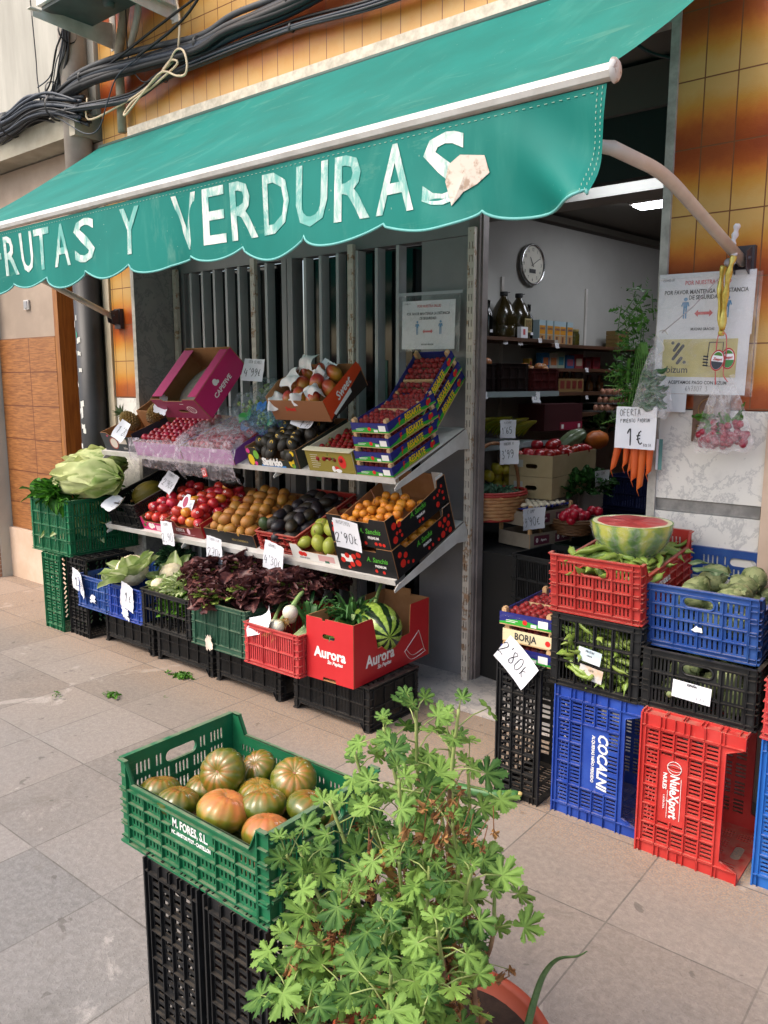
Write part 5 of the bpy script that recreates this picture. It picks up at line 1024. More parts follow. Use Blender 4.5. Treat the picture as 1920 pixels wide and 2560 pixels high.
sow('pear', prg, shp(-2.78, .04, L0, [(-.09, .05, .07), (-.01, .06, .075), (.07, .06, .07), (-.05, .12, .11), (.03, .13, .12), (.11, .12, .1), (-.02, .2, .11), (.07, .2, .13), (-.1, .2, .09), (.1, .28, .13)], lambda r_: RX(R(-40)+r_.uniform(-.7, .7)) @ RY(r_.uniform(-.9, .9))), 'yellow green pear in the white card tray', 'pear', 'green pears in the white tray')
LQM = fruitmat('loquat_skin', [(0, 'c8741c'), (.6, 'dc8f2a'), (1, 'c87a24')], scale=10, nz=.7, nsc=30, rough=.45, spots=('6a3c14', 70, .66, .6))
lq = [ball(.0215, lambda t, p, u: 1+.06*u.z, [LQM, M('calyx', '3a2818', .8)], 'loquat', sq=(1, 1, 1.08), stem=True), ball(.023, None, [LQM, M('calyx', '3a2818', .8)], 'loquat', stem=True)]
sow('loquat', lq, shp(0, 0, 0, [p for i, p in enumerate(pile(.33, .33, .0245, 2, .065, 12, .45)) if (i*7) % 10 < 7], True, 5, SH(-2.41, .04, .153, L0)), 'orange loquat in the open upper dotted carton', 'loquat', 'loquats in the upper dotted carton')
sow('loquat', lq, shp(0, 0, 0, [(.145+random.Random(i).uniform(-.01, .0), .1+i*.036, .08+(i % 2)*.02) for i in range(9)]+[(.1, .1+i*.04, .1) for i in range(7)], True, 6, SH(-2.405, .02, .001, L0)), 'orange loquat seen through the side of the lower dotted carton', 'loquat', 'loquats in the lower dotted carton')
mb = MB(); mb.tube(arc([(0, 0, 0), (.01, 0, .03), (-.012, .01, .07)]), .0025, 5); tag(mb.obj('twig', SCAR, None, SH(-2.47, .24, .26, L0)), 'thin brown twig sticking up among the orange loquats', 'twig')
# melon
MLM = fruitmat('melon_skin', [(0, '4a4a12'), (.5, '6e6414'), (1, '7a6a14')], scale=3, nz=.8, nsc=8, rough=.5, streak=.12, n_st=12, bs=.8, bsc=40)
mb = MB(); mb.blob((.075, .075, .115), lambda t, p, u: 1-.1*abs(u.z)**3+.03*math.cos(t*12), 40, 18); mb.tube([(0, 0, .107), (0, .004, .122)], .008, 8, 1)
tag(mb.obj('melon', [MLM, M('melon_stem', '9a6c2c', .8)], None, SH(-4.42, .24, .125, L0) @ RZ(R(-14)) @ RX(R(93))), 'ripe yellow green melon lying in the slatted black crate', 'melon')
# pineapples
def pineapple(M_, label, crown=True, col='6d5a2a'):
    t = thing('pineapple', label, 'pineapple', M_); mb = MB()
    for i in range(13):
        for j in range(14):
            th = 2*PI*(j+(i % 2)*.5)/14; ph = PI*(i+1.0)/14.5; u = Vector((math.sin(ph)*math.cos(th), math.sin(ph)*math.sin(th), math.cos(ph)))
            c = Vector((u.x*.05, u.y*.05, u.z*.075)); q = u.to_track_quat('Z', 'Y').to_matrix().to_4x4()
            mb.add([(-.011, 0, -.003), (0, -.011, -.003), (.011, 0, -.003), (0, .011, -.003), (0, 0, .008)], [(0, 1, 4), (1, 2, 4), (2, 3, 4), (3, 0, 4)], 0, T(*c) @ q)
    mb.blob((.047, .047, .07), None, 16, 10); mb.obj('fruit_body', fruitmat('pineapple_skin', [(0, '5d4420'), (.5, '8a6a2a'), (1, '7a6a30')], scale=6, nz=1, nsc=60, rough=.6), t)
    if crown:
        mb = MB(); r_ = random.Random(4)
        for k in range(26):
            a = k*2.4; l = r_.uniform(.05, .085); tl = .2+.028*k; B = T(0, 0, .066) @ RZ(a) @ RY(tl)
            mb.ct = r_.uniform(.1, 1); mb.add([(-.002, -.007, 0), (-.002, .007, 0), (.003, .006, l*.55), (.003, -.006, l*.55), (.012, 0, l)], [(0, 1, 2, 3), (3, 2, 4)], 0, B)
        mb.obj('crown', leafmat('pineapple_leaf', '3c5230', '7c9468', tl=.1), t)
pineapple(SH(-4.47, .17, .14) @ RY(R(-50)) @ RZ(.3), 'front pineapple lying in the dark carton, crown to the right')
pineapple(SH(-4.31, .27, .16) @ RX(R(-60)), 'second pineapple, golden, behind the crown of the front one')
pineapple(T(-4.33, 3.17, 1.47) @ RX(R(70)), 'pineapple showing above the brown box at the back left', False)
# --- film bags round the plum trays, green grape bags
def bag(label, M_, fn, nu=60, nv=40, mat=None, name='film_bag', cat='plastic film'):
    mb = MB(); mb.grid(fn, nu, nv); return tag(mb.obj(name, mat or FILM, None, M_), label, cat)
FILM2 = filmmat('milky_film', 'e9dde6', .32, .18, .9, 20)
def drape(w_, d, h, sag, seed, vm=1):
    def fn(u, v):
        v *= vm
        n = noise.noise(Vector((u*5, v*6, seed))); n2 = noise.noise(Vector((u*14, v*13, seed+9)))
        x = (u-.5)*w_*(1.08-.10*abs(v-.35)); 
        if v < .35:                      # front apron hanging over the tray and shelf lip
            q = v/.35; z = -sag+(h+sag)*q+.02*math.sin(u*PI)*(1-q)*-1; y = -.02-.03*math.sin(q*PI)-.018*abs(n)
        else:
            q = (v-.35)/.65; z = h+.02+.025*math.sin(q*PI)+.02*n; y = -.012+(d+.02)*q
        return (x+.012*n2, y+.012*n2, z+.008*n2-(.04 if abs(u-.5) > .48 else 0))
    return fn
bag('clear film stretched over the left plum tray and hanging over the shelf lip', SH(-4.0, -.005, 0), drape(.46, .42, .1, .055, 1, .36), mat=FILM2)
bag('crumpled clear film bag round the right plum tray, drooping below the shelf', SH(-3.53, -.015, 0), drape(.47, .40, .11, .075, 5, .8), mat=FILM2)
def roll(u, v):
    a = u*2*PI; r = .075+.02*math.sin(a*3+v*4)+.015*noise.noise(Vector((u*9, v*5, 2))); return (r*math.cos(a)*1.25, .02+r*math.sin(a)*.9+v*.02, .02+v*.055+.01*math.sin(a*5))
bag('torn neck of clear film standing open over the right plum tray', SH(-3.58, .12, .1), roll, 70, 10, FILM)
mb = MB(); mb.box(-.022, .022, -.002, 0, -.025, .025); lb = mb.obj('red_label', M('label_red', 'c8201c', .4), None, SH(-3.56, -.05, -.045) @ RZ(R(-4)) @ RX(R(-14)) @ RY(R(-14))); tag(lb, 'small red and white label stuck on the film under the upper shelf', 'label')
mb = MB(); mb.box(-.015, -.01, -.0026, -.0022, -.016, .012); mb.box(-.015, .008, -.0026, -.0022, .008, .013); mb.box(.005, .01, -.0026, -.0022, -.014, .008); mb.box(-.012, .012, -.0026, -.0022, -.018, -.014); mb.obj('label_print', WPR, lb)
GGM = fruitmat('green_grape_skin', [(0, '5c7a24'), (1, '8aa03c')], scale=20, nz=.5, rough=.25, coat=.2)
gb = [ball(.011, mats=GGM, name='grape', nu=8, nv=6, sq=(1, 1, 1.2))]
for k, (x, y, z, lb) in enumerate(((-3.40, 3.03, 1.45, 'bag of green grapes nearest the pink carton'), (-3.27, 3.12, 1.50, 'bag of green grapes behind, highest of the grape bags'), (-3.24, 3.0, 1.40, 'bag of green grapes next to the mango carton'), (-3.45, 3.2, 1.53, 'bag of grapes against the window fins'), (-3.5, 2.98, 1.37, 'loose clear bag bunched beside the pink carton'))):
    t = thing('grape_bag', lb, 'bag of grapes', T(x, y, z)); r_ = random.Random(k)
    if k < 4:
        mb = MB()
        for _ in range(60): p = Vector((r_.gauss(0, .035), r_.gauss(0, .03), r_.gauss(0, .022))); mb.blob((.011, .011, .013), None, 8, 6, T(*p))
        mb.obj('grapes', GGM, t)
    mb = MB(); mb.blob((.135, .1, .09), lambda th, ph, u: 1+.3*noise.noise(u*3+Vector((k, 0, 0)))+.12*noise.noise(u*9), 40, 24); mb.obj('bag_film', filmmat('grape_film', 'dfeff4', .15, .1, 1, 22) if k != 2 else filmmat('bluish_film', '7fb4d8', .25, .12, 1, 20), t)
for k, (x, z, s_) in enumerate(((-3.36, 1.42, .05), (-3.25, 1.47, .045), (-3.21, 1.39, .03), (-3.44, 1.36, .035))):
    mb = MB(); mb.grid(lambda u, v: ((u-.5)*s_*2, .01*math.sin(u*4+k), (v-.5)*s_+.01*math.sin(u*7)), 8, 4); tag(mb.obj('printed_film', M('film_green', '2f8a3c', .3) if k % 2 == 0 else M('film_blue', '2a6ab0', .3), None, T(x, 2.93+.02*k, z) @ RX(R(-20)) @ RY(R(25*k-30))), ('green printed patch on the front grape bag', 'blue printed patch on the back grape bag', 'green printed patch beside the mango carton', 'blue printed patch low by the pink carton')[k], 'bag print')
# ================================================================= LEAFY THINGS
def leafgrid(mb, L_, W_, M_, curl=.3, cup=.3, ruf=.15, seed=0, nu=8, nv=6, rib=.9, shape=None, fr=9):
    """one leaf: base at origin, along +x; tint is high at the midrib"""
    vs = []; tt = []
    for j in range(nv+1):
        v = j/nv*2-1
        for i in range(nu+1):
            u = i/nu; wd = (shape(u) if shape else math.sin(PI*(.12+.80*u))**.8)*W_/2
            e = abs(v); n = noise.noise(Vector((u*fr*.6, v*2.2, seed*3.7)))*ruf*L_*(.25+e)+math.sin(u*fr+seed+v*2)*ruf*.4*L_*e*e
            x = L_*u; z = curl*L_*u*u*-1+cup*W_*e*e*.5+n; vs.append((x-abs(v)*.06*L_, v*wd, z)); tt.append(max(0, rib*(1-e*3.2)) if e < .31 else .04+.3*noise.noise(Vector((u*4, v*4, seed)))+.15)
    fs = [(j*(nu+1)+i, j*(nu+1)+i+1, (j+1)*(nu+1)+i+1, (j+1)*(nu+1)+i) for j in range(nv) for i in range(nu)]
    mb.add(vs, fs, 0, M_, True); mb.tint[-len(vs):] = [max(.001, t_) for t_ in tt]
ROM = leafmat('romaine_leaf', '5f7f22', 'c6cc92', vs=8, tl=.3); CHA = leafmat('dark_leaf', '17400f', '4c8a24', vs=18, tl=.25); PALE = leafmat('pale_leaf', '86a04c', 'd4dcae', vs=20, tl=.35)
def romaine(M_, label, L_=.32, Rr=.085, seed=0):
    t = thing('lettuce', label, 'lettuce', M_); r_ = random.Random(seed); mb = MB()
    for k in range(15):
        a = k*2.4+seed; rr = Rr*(.45+.55*k/15)
        vs = []; tt = []; nu, nv = 18, 12; Lk = L_*(.86+.16*r_.random()); sp = R(62)+.02*k
        for j in range(nv+1):
            v = j/nv*2-1
            for i in range(nu+1):
                u = i/nu; pr = rr*(.26+.85*math.sin(PI*min(1, .05+.80*u))**.8)*(1 if u < .8 else 1-((u-.8)/.2)**2*.8); an = a+v*sp*(.35+.7*u); e = abs(v)
                n = noise.noise(Vector((u*5+k, v*2.4, seed)))*.03+math.sin(u*22+k+v*3)*.005*e+(.03 if k > 8 else .012)*e**3+abs(math.sin(v*9))*.010*(1-u*.4)
                tip = max(0, u-.86)*.12*e
                q = pr+n; vs.append((Lk*u*(1-.04*e*e), q*math.cos(an), q*math.sin(an))); tt.append(max(.001, 1.1-u*.5 if e < .14 else .95*(1-u)**1.1+.25*noise.noise(Vector((u*9, v*6, k)))+(.25 if int(v*9+9+u*2) % 2 else 0)+.05*(k % 4)-.1))
        fs = [(j*(nu+1)+i, j*(nu+1)+i+1, (j+1)*(nu+1)+i+1, (j+1)*(nu+1)+i) for j in range(nv) for i in range(nu)]
        mb.add(vs, fs, 0, None, True); mb.tint[-len(vs):] = tt
    mb.obj('foliage', ROM, t)
    mb = MB(); mb.lathe([(.001, -.012), (.02, -.012), (.026, .01), (.024, .04)], 14, M=RY(R(90))); mb.obj('stump', M('stump', 'c8a878', .7, 'a87850', 60), t)
romaine(T(-4.94, 2.70, .975) @ RZ(R(9)) @ RY(R(-4)), 'large pale romaine lettuce lying in front on the green crate', .60, .098, 1)
romaine(T(-5.10, 2.86, 1.03) @ RZ(R(10)) @ RY(R(-6)), 'second pale romaine lettuce lying behind the front one', .56, .095, 2)
def leafheap(name, label, cat, M_, n, ext, mat, Lr=(.06, .1), Wk=.7, seed=1, curl=.5, ruf=.12, out=.6, part='foliage', up=.5, kind=None, nu=6, nv=4, fr=9, group=None, shape=None):
    r_ = random.Random(seed); t = thing(name, label, cat, M_, group); mb = MB()
    for k in range(n):
        th = r_.uniform(0, 6.3); ph = math.acos(1-r_.random()*(1+.2)); u = Vector((math.sin(ph)*math.cos(th), math.sin(ph)*math.sin(th), math.cos(ph))); rr = r_.uniform(.3, 1)**.5
        p = Vector((u.x*ext[0]*rr, u.y*ext[1]*rr, u.z*ext[2]*rr)); d = (u*out+Vector((r_.gauss(0, .35), r_.gauss(0, .35), up+r_.gauss(0, .3)))).normalized()
        q = d.to_track_quat('X', 'Z').to_matrix().to_4x4(); L_ = r_.uniform(*Lr)
        leafgrid(mb, L_, L_*Wk, T(*p) @ q @ RX(r_.uniform(-.9, .9)), curl*r_.uniform(.3, 1.4), .4, ruf, k+seed*7, nu, nv, fr=fr, shape=shape)
    mb.obj(part, mat, t); return t
leafheap('leafy_greens', 'heap of dark green chard leaves under the romaine lettuces', 'greens', T(-4.95, 2.80, .87), 230, (.22, .25, .07), CHA, (.06, .115), .75, 3, .5, .1, .8, up=.35)
leafheap('leafy_greens', 'bunch of green leaves spilling over the front of the green crate', 'greens', T(-4.80, 2.60, .85), 46, (.06, .035, .05), CHA, (.05, .09), .7, 5, .6, .1, .8, up=-.5)
leafheap('leafy_greens', 'crushed greens filling the green crate seen through its slots', 'greens', T(-4.91, 2.85, .62), 120, (.2, .22, .14), PALE, (.08, .12), .7, 6)
# cauliflowers, endive, kale
def cauli(M_, label, s=1, seed=0, curd=True):
    t = thing('cauliflower', label, 'cauliflower', M_); r_ = random.Random(seed)
    if curd:
        mb = MB(); mb.blob((.075*s, .075*s, .07*s), lambda th, ph, u: 1+.10*abs(noise.noise(u*7+Vector((seed, 0, 0))))+.05*noise.noise(u*17), 60, 34); mb.obj('curd', M('curd', 'ddd0b4', .75, 'cfc09c', 40, .5, .003, 90), t)
    mb = MB()
    for k in range(13):
        a = k*2.4+seed; leafgrid(mb, .15*s*r_.uniform(.8, 1.1), .12*s, RZ(a) @ T(.035*s, 0, -.05*s) @ RY(R(-74+k*3.4)) , .35, .5, .08, k+seed, 10, 8, fr=7)
    mb.obj('foliage', PALE if curd else CHA, t)
cauli(T(-4.10, 2.66, .49) @ RX(R(12)) @ RY(R(-20)), 'big white cauliflower on the right blue crate', 1.25, 1)
cauli(T(-3.93, 2.82, .455) @ RX(R(25)), 'leafy cauliflower behind the big one, mostly leaves', 1.0, 2)
cauli(T(-4.33, 2.66, .375) @ RY(R(-40)), 'small pale cauliflower leaves in the left blue crate', .7, 3)
cauli(T(-3.83, 2.65, .445) @ RX(R(20)), 'small cauliflower low by the black crate of leaf bunches', .55, 4)
leafheap('kale', 'dark curly kale behind the cauliflowers', 'kale', T(-4.12, 2.98, .48), 200, (.13, .1, .09), leafmat('kale_leaf', '15301a', '3a6440', vs=20, tl=.15), (.025, .045), .9, 8, .5, .3, 1, fr=14)
leafheap('endive', 'pale curly endive heaped on the black crate', 'endive', T(-3.62, 2.74, .44), 230, (.19, .13, .05), PALE, (.04, .075), .45, 9, .7, .3, .9, fr=15)
leafheap('parsley_bunch', 'bright green leaf bunches packed inside the black crate', 'greens', T(-3.63, 2.72, .32), 620, (.21, .155, .11), leafmat('fresh_leaf', '2a5a12', '6a9c34', vs=20, tl=.2), (.02, .038), .8, 10, .4, .2, 1, nu=3, nv=2)
# dark red lettuces
RL = leafmat('red_lettuce_leaf', '381c22', '7c4c46', vs=16, tl=.18, rough=.4); GL = leafmat('lettuce_heart', '5a7a2c', 'a8b860', vs=16, tl=.3)
for k, (x, y, z, s_, lb) in enumerate(((-3.50, 2.73, .51, 1, 'leftmost dark red lettuce, over the corner of the black crate'), (-3.27, 2.64, .46, 1.05, 'dark red lettuce with a green heart hanging over the dull green crate'), (-3.28, 2.85, .56, 1.1, 'dark red lettuce highest at the back left of the heap'),
        (-3.06, 2.72, .50, 1.1, 'dark red lettuce in the middle with green showing'), (-3.03, 2.93, .57, 1.1, 'dark red lettuce at the back beneath the lower shelf'), (-2.86, 2.78, .54, 1.05, 'rightmost dark red lettuce beside the leeks'), (-2.83, 2.98, .54, 1.0, 'dark red lettuce at the back right behind the leeks'))):
    t = leafheap('red_lettuce', lb, 'lettuce', T(x, y, z), 95, (.105*s_, .10*s_, .085*s_), RL, (.05, .08), 1.25, 20+k, .55, .17, 1, up=.35, nu=9, nv=8, fr=19, shape=lambda u: min(1, .3+u*1.3)*(1 if u < .75 else math.sqrt(max(.05, 1-((u-.75)/.25)**2))), group='dark red lettuces heaped on the dull green crate')
    r_ = random.Random(k+50); mb = MB()
    for q in range(40): th = r_.uniform(0, 6.3); leafgrid(mb, r_.uniform(.07, .11), .06, T(.02*math.cos(th), .02*math.sin(th)-.05*(k in (1, 3)), .0) @ RZ(th) @ RY(R(-r_.uniform(20, 80))), .4, .3, .22, q, 6, 4, fr=14)
    mb.obj('heart_leaves', GL, t)
# onions and leeks
ONM = fruitmat('onion_skin', [(0, 'c8c0a0'), (.5, 'd8d4c4'), (1, 'cfc8a8')], scale=8, nz=.6, rough=.35, streak=.08, n_st=14)
for k, (x, y, z, r_o, az, lb) in enumerate(((-2.705, 2.61, .50, .038, 20, 'upper white spring onion in the faded red crate'), (-2.765, 2.58, .425, .034, 10, 'white spring onion hanging at the crate front, with roots'), (-2.86, 2.64, .40, .03, 30, 'small white onion low in the faded red crate'), (-2.80, 2.7, .44, .036, 0, 'white onion behind the crumpled paper'), (-2.42, 2.9, .50, .03, 30, 'white leek bulb behind the red melon carton'))):
    t = thing('onion', lb, 'onion', T(x, y, z) @ RZ(R(az)) @ RX(R(-58))); mb = MB()
    mb.blob((r_o, r_o, r_o*.95), lambda th, ph, u: (1+.35*max(0, u.z-.75), 0), 22, 14); mb.obj('bulb', ONM, t)
    mb = MB(); mb.tube(arc([(0, 0, r_o*.8), (0, .0, r_o*1.6), (.01, .01, .13), (.02, -.02, .22)]), [r_o*.42]+[r_o*.3]*30, 8) if False else mb.tube([(0, 0, r_o*.7), (0, 0, .07), (.005, .01, .15), (.01, .03, .24)], [r_o*.45, r_o*.33, r_o*.3, r_o*.25], 8); mb.obj('stalk', M('stalk_green', '9ab070', .5, '4c7a34', 10, stretch=(1, 1, .3)), t)
    mb = MB(); q = random.Random(k)
    for i in range(26):
        a = q.uniform(0, 6.3); l = q.uniform(.025, .06); mb.tube(arc([(0, 0, -r_o*.9), (.012*math.cos(a), .012*math.sin(a), -r_o*.9-l*.4), (.03*math.cos(a)+q.gauss(0, .01), .03*math.sin(a)-.012, -r_o*.9-l)], 3), .0007, 3)
    mb.obj('roots', M('roots', 'b08a50', .8), t)
def blades(mb, c, n, L_, sp, seed, wid=.011, az=(0, 6.3), el=(40, 85), droop=1):
    q = random.Random(seed)
    for k in range(n):
        a = q.uniform(*az); e = R(q.uniform(*el)); l = L_*q.uniform(.6, 1); d = Vector((math.cos(a)*math.cos(e), math.sin(a)*math.cos(e), math.sin(e))); sd_ = Vector((-d.y, d.x, 0)).normalized() if abs(d.z) < .99 else Vector((1, 0, 0))
        vs = []; N = 12; w0 = wid*q.uniform(.7, 1.3); o = Vector(c)+Vector((q.gauss(0, sp), q.gauss(0, sp), 0)); bend = q.uniform(.4, 1.6)*droop
        for i in range(N+1):
            u = i/N; p = o+d*l*u+Vector((0, 0, -bend*l*u*u*u*.7)); w_ = w0*(1-u**2.2)+.001
            vs += [p-sd_*w_, p+Vector((0, 0, -w_*.6)), p+sd_*w_]
        fs = []
        for i in range(N): fs += [(3*i, 3*i+1, 3*i+4, 3*i+3), (3*i+1, 3*i+2, 3*i+5, 3*i+4)]
        mb.ct = q.uniform(.05, .9); mb.add(vs, fs, 0, None, True)
    mb.ct = 0
LK = leafmat('leek_leaf', '1c4420', '5a8a4a', vs=10, tl=.2, rough=.45)
for k, (c, sd_, lb) in enumerate((((-2.66, 2.72, .42), 3, 'bunch of green leek tops rising behind the onions'), ((-2.50, 2.80, .42), 8, 'dark leek leaves bending over the back of the red carton'), ((-2.60, 2.95, .40), 12, 'leek leaves at the back against the window base'))):
    t = thing('leek_bunch', lb, 'leeks', T(*c)); mb = MB(); blades(mb, (0, 0, 0), 22, .34, .022, sd_, .012, (-.6, 3.6) if k == 0 else (-3, 1), (35, 80), 1.1); mb.obj('leaves', LK, t)
    mb = MB()
    for q in range(5): mb.tube([(-.05+q*.02, -.08, -.05), (-.03+q*.018, 0, .0), (-.02+q*.015, .03, .06)], .012, 8)
    mb.obj('stalks', M('leek_white', 'c6d2a0', .4, '7fa860', 12), t)
# watermelon whole and half
def wm_mat():
    m, t, b = newmat('watermelon_skin'); X, Y, Z = xyz(t); at = t.nodes.new('ShaderNodeMath'); at.operation = 'ARCTAN2'; t.links.new(Z.k, at.inputs[0]); t.links.new(Y.k, at.inputs[1])
    a = Nd(t, at.outputs[0]); f = ((a*9+(noi(t, 16, 5, .8)-.5)*4.2).cos()).sm(-.05, .3); f2 = noi(t, 60, 4).sm(.45, .6)
    c = mixc(t, f2, '7f9a3c', '9cb452'); c = mixc(t, f, c, '142a12'); t.links.new(c.k, b.inputs['Base Color']); b.inputs['Roughness'].default_value = .25; return m
WMM = wm_mat(); mb = MB(); mb.blob((.165, .12, .12), lambda t, p, u: 1, 48, 28); tag(mb.obj('watermelon', WMM, None, T(-2.405, 2.90, .415) @ RZ(R(-28))), 'whole striped green watermelon in the red carton', 'watermelon')
mb = MB(); mb.blob((.1, .09, .09), None, 30, 18); tag(mb.obj('watermelon', WMM, None, T(-2.50, 2.72, .37) @ RZ(1)), 'second watermelon low in the red carton, only its top showing', 'watermelon')
HW = thing('half_watermelon', 'half watermelon with red cut face up, wrapped in clear film', 'watermelon', T(-1.115, 2.82, .95) @ RX(R(1)))
rx_, ry_ = .145, .14; mb = MB()
mb.grid(lambda u, v: (rx_*math.sin(v*PI/2)*math.cos(u*2*PI), ry_*math.sin(v*PI/2)*math.sin(u*2*PI), .145-.15*math.cos(v*PI/2)), 60, 20); mb.obj('rind', fruitmat('half_rind', [(.38, '1a3210'), (.58, '2f5a1a'), (.72, '4f7a26'), (.88, '8a9c34'), (1, 'a8aa3c')], scale=3, nz=.6, nsc=14, rough=.2, streak=.16, n_st=11), HW)
for n in bpy.data.materials['half_rind'].node_tree.nodes:
    pass
fl_ = MB(); rings = [0, .3, .6, .8, .86, .88, .935, .97, 1.0]; N = 60
vs = [(0, 0, .1452)]+[(rx_*r*math.cos(2*PI*i/N), ry_*r*math.sin(2*PI*i/N), .145+(.0015*math.sin(i*.7) if r < .87 else 0)) for r in rings[1:] for i in range(N)]
fs = [(0, 1+i, 1+(i+1) % N) for i in range(N)]; mi = [0]*N
for j in range(len(rings)-2):
    for i in range(N): fs.append((1+j*N+i, 1+(j+1)*N+i, 1+(j+1)*N+(i+1) % N, 1+j*N+(i+1) % N)); mi.append(0 if rings[j+2] < .87 else 1 if rings[j+2] < .98 else 2)
fl_.add(vs, [f[::-1] if False else f for f in fs], mi, None, True); fl_.obj('cut_face', [M('melon_flesh', 'b8353a', .3, 'c95a55', 14, .2, .002, 60), M('melon_white', 'd8d2a8', .4), M('melon_green', '5a8a34', .4)], HW)
mb = MB(); mb.grid(lambda u, v: ((rx_+.006)*math.sin(.25+v*1.25)*math.cos(u*2*PI)*(1+.05*noise.noise(Vector((u*14, v*5, 1)))), (ry_+.006)*math.sin(.25+v*1.25)*math.sin(u*2*PI), .145-.158*math.cos(.25+v*1.32)), 70, 16); mb.obj('film', filmmat('wrap_film', 'ffffff', .13, .08, 1, 30), HW)
# broad beans and artichokes
BNM = fruitmat('bean_skin', [(0, '667c2e'), (1, '879c48')], scale=8, nz=.8, rough=.4, obvar=.15)
bn = []
for k in range(5):
    q = random.Random(k); N = 16; cv = q.uniform(.01, .05)*q.choice((1, -1)); L_ = .19; pts = [(L_*(i/N-.5), cv*(1-((i/N-.5)*2)**2), .004*math.sin(i*.9+k)) for i in range(N+1)]
    mb = MB(); mb.tube(pts, [.0125*(1 if 1 < i < N-1 else (.35 if i in (1, N-1) else .08))*(1+.16*math.sin(i*2.4)) for i in range(N+1)], 8, flat=.62); bn.append(mb.mesh('bean_pod', BNM))
q = random.Random(11); Ms = []
for i in range(80):
    x = q.uniform(-.11, .125); y = q.uniform(.05, .43); h = .15+.045*q.random()+.015*(y < .3); Ms.append(MR @ RZ(R(-90)) @ T(x*-1*-1, y-.25, 0) @ T(0, 0, h-.02) @ RZ(q.gauss(1.1, .55)) @ RX(q.uniform(-1, 1)) @ RY(q.gauss(0, .13)))
sow('broad_bean', bn, Ms, 'green broad bean pod heaped in the red crate around the half watermelon', 'bean', 'broad bean pods in the red crate')
Ms = []
for i in range(150):
    z = .53+.2*q.random(); Ms.append(T(-1.138+q.uniform(-.09, .09), 2.62+q.random()**2*.3, z) @ RZ(q.gauss(0, .5)) @ RX(q.uniform(-1, 1)) @ RY(q.gauss(.15, .3)))
sow('broad_bean', bn, Ms, 'green broad bean pod seen through the bars of the black crate', 'bean', 'broad bean pods in the black crate')
ARM = leafmat('artichoke_leaf', '57683c', '98a070', vs=30, tl=.05, rough=.6)
am_ = []
for k in range(2):
    mb = MB(); q = random.Random(k)
    for i in range(74):
        u = i/74; a = i*2.4; th = .25+u*1.75; r = .046*math.sin(min(th, PI/2+.4))*1.0; z = .052*math.cos(th)
        mb.ct = q.uniform(.05, .9); B = RZ(a) @ T(r*.86, 0, z-.018) @ RY(R(-8)-(PI/2-th)*.62); mb.add([(0, -.013, 0), (.004, 0, 0), (0, .013, 0), (.005, -.014, .018), (.009, 0, .018), (.005, .014, .018), (.003, -.006, .032), (.006, 0, .033), (.003, .006, .032), (.002, 0, .039)], [(0, 1, 4, 3), (1, 2, 5, 4), (3, 4, 7, 6), (4, 5, 8, 7), (6, 7, 9), (7, 8, 9)], 0, B, True)
    mb.ct = 0; mb.ct = .4; mb.blob((.04, .04, .045), None, 14, 10, T(0, 0, -.004)); mb.tube([(0, 0, -.04), (0, 0, -.075)], .012, 8); mb.ct = 0; am_.append(mb.mesh('artichoke', ARM))
Ms = []; q = random.Random(5)
for p in pile(.31, .42, .047, 2, .05, 14, .25): Ms.append(MBL @ RZ(R(-90)) @ T(p.x, p.y-.21, p.z+.035) @ RZ(q.uniform(0, 6)) @ RX(R(q.uniform(30, 100))) @ RZ(q.uniform(0, 6)))
sow('artichoke', am_, Ms, 'grey green artichoke heaped in the blue crate', 'artichoke', 'artichokes in the blue crate')
sow('artichoke', am_, [T(-.778+p.x, 2.60+p.y, .505+p.z) @ tumble(q) for p in pile(.3, .4, .047, 2, .06, 15)], 'artichoke inside the black crate under the blue one', 'artichoke', 'artichokes in the black crate')
for k, (dx, dy, L_) in enumerate(((-.06, .1, .13), (-.09, .16, .12), (.02, .08, .10))):
    mb = MB(); leafgrid(mb, L_, .05, MBL @ RZ(R(-90)) @ T(dx, dy-.22, .245) @ RZ(.5+k*.7), .2, .2, .05, k, 10, 6); tag(mb.obj('artichoke_leaf', leafmat('grey_leaf', '3d5a34', '8a9c78', tl=.2)), ('long grey green leaf lying over the artichokes', 'leaf tip at the left corner of the blue crate', 'short leaf at the front of the artichoke crate')[k], 'leaf')
# on the pavement
mb = MB(); mb.tube(arc([(-1.70, 2.42, .03), (-1.60, 2.46, .025), (-1.50, 2.49, .024), (-1.43, 2.525, .028), (-1.405, 2.55, .035)], 5), [.019]*14+[.02, .02, .018, .018, .015, .012, .01], 12)
mb.blob((.012, .012, .008), lambda t, p, u: 1+.3*math.sin(t*6), 12, 6, T(-1.40, 2.55, .035), 1); tag(mb.obj('courgette', [M('courgette_skin', '2f5a30', .4, '4a7a3c', 20, stretch=(1, 8, 1)), M('blossom_end', 'c8b070', .7)]), 'green courgette lying on the pavement by the black crate', 'courgette')
for k, (x, y, s_, n, lb) in enumerate(((-3.50, 2.55, .07, 30, 'largest scrap of green leaf on the pavement under the lettuces'), (-3.554, 2.153, .055, 22, 'green leaf scrap on the paving in the middle left'), (-3.779, 1.979, .035, 9, 'thin green leaf scrap farthest left on the paving'), (-3.312, 2.311, .018, 5, 'tiny green scrap between the leaf scraps and the crates'))):
    q = random.Random(k); t = thing('leaf_scrap', lb, 'leaf scrap', T(x, y, .002)); mb = MB()
    for i in range(n): leafgrid(mb, s_*q.uniform(.3, .7), s_*.25, T(q.gauss(0, s_*.5), q.gauss(0, s_*.22), .004+.012*q.random()) @ RZ(q.uniform(0, 6)) @ RX(q.uniform(-.5, .5)), .2, .3, .3, i, 5, 3)
    mb.obj('leaves', leafmat('fresh_leaf', '2a5a12', '6a9c34'), t)
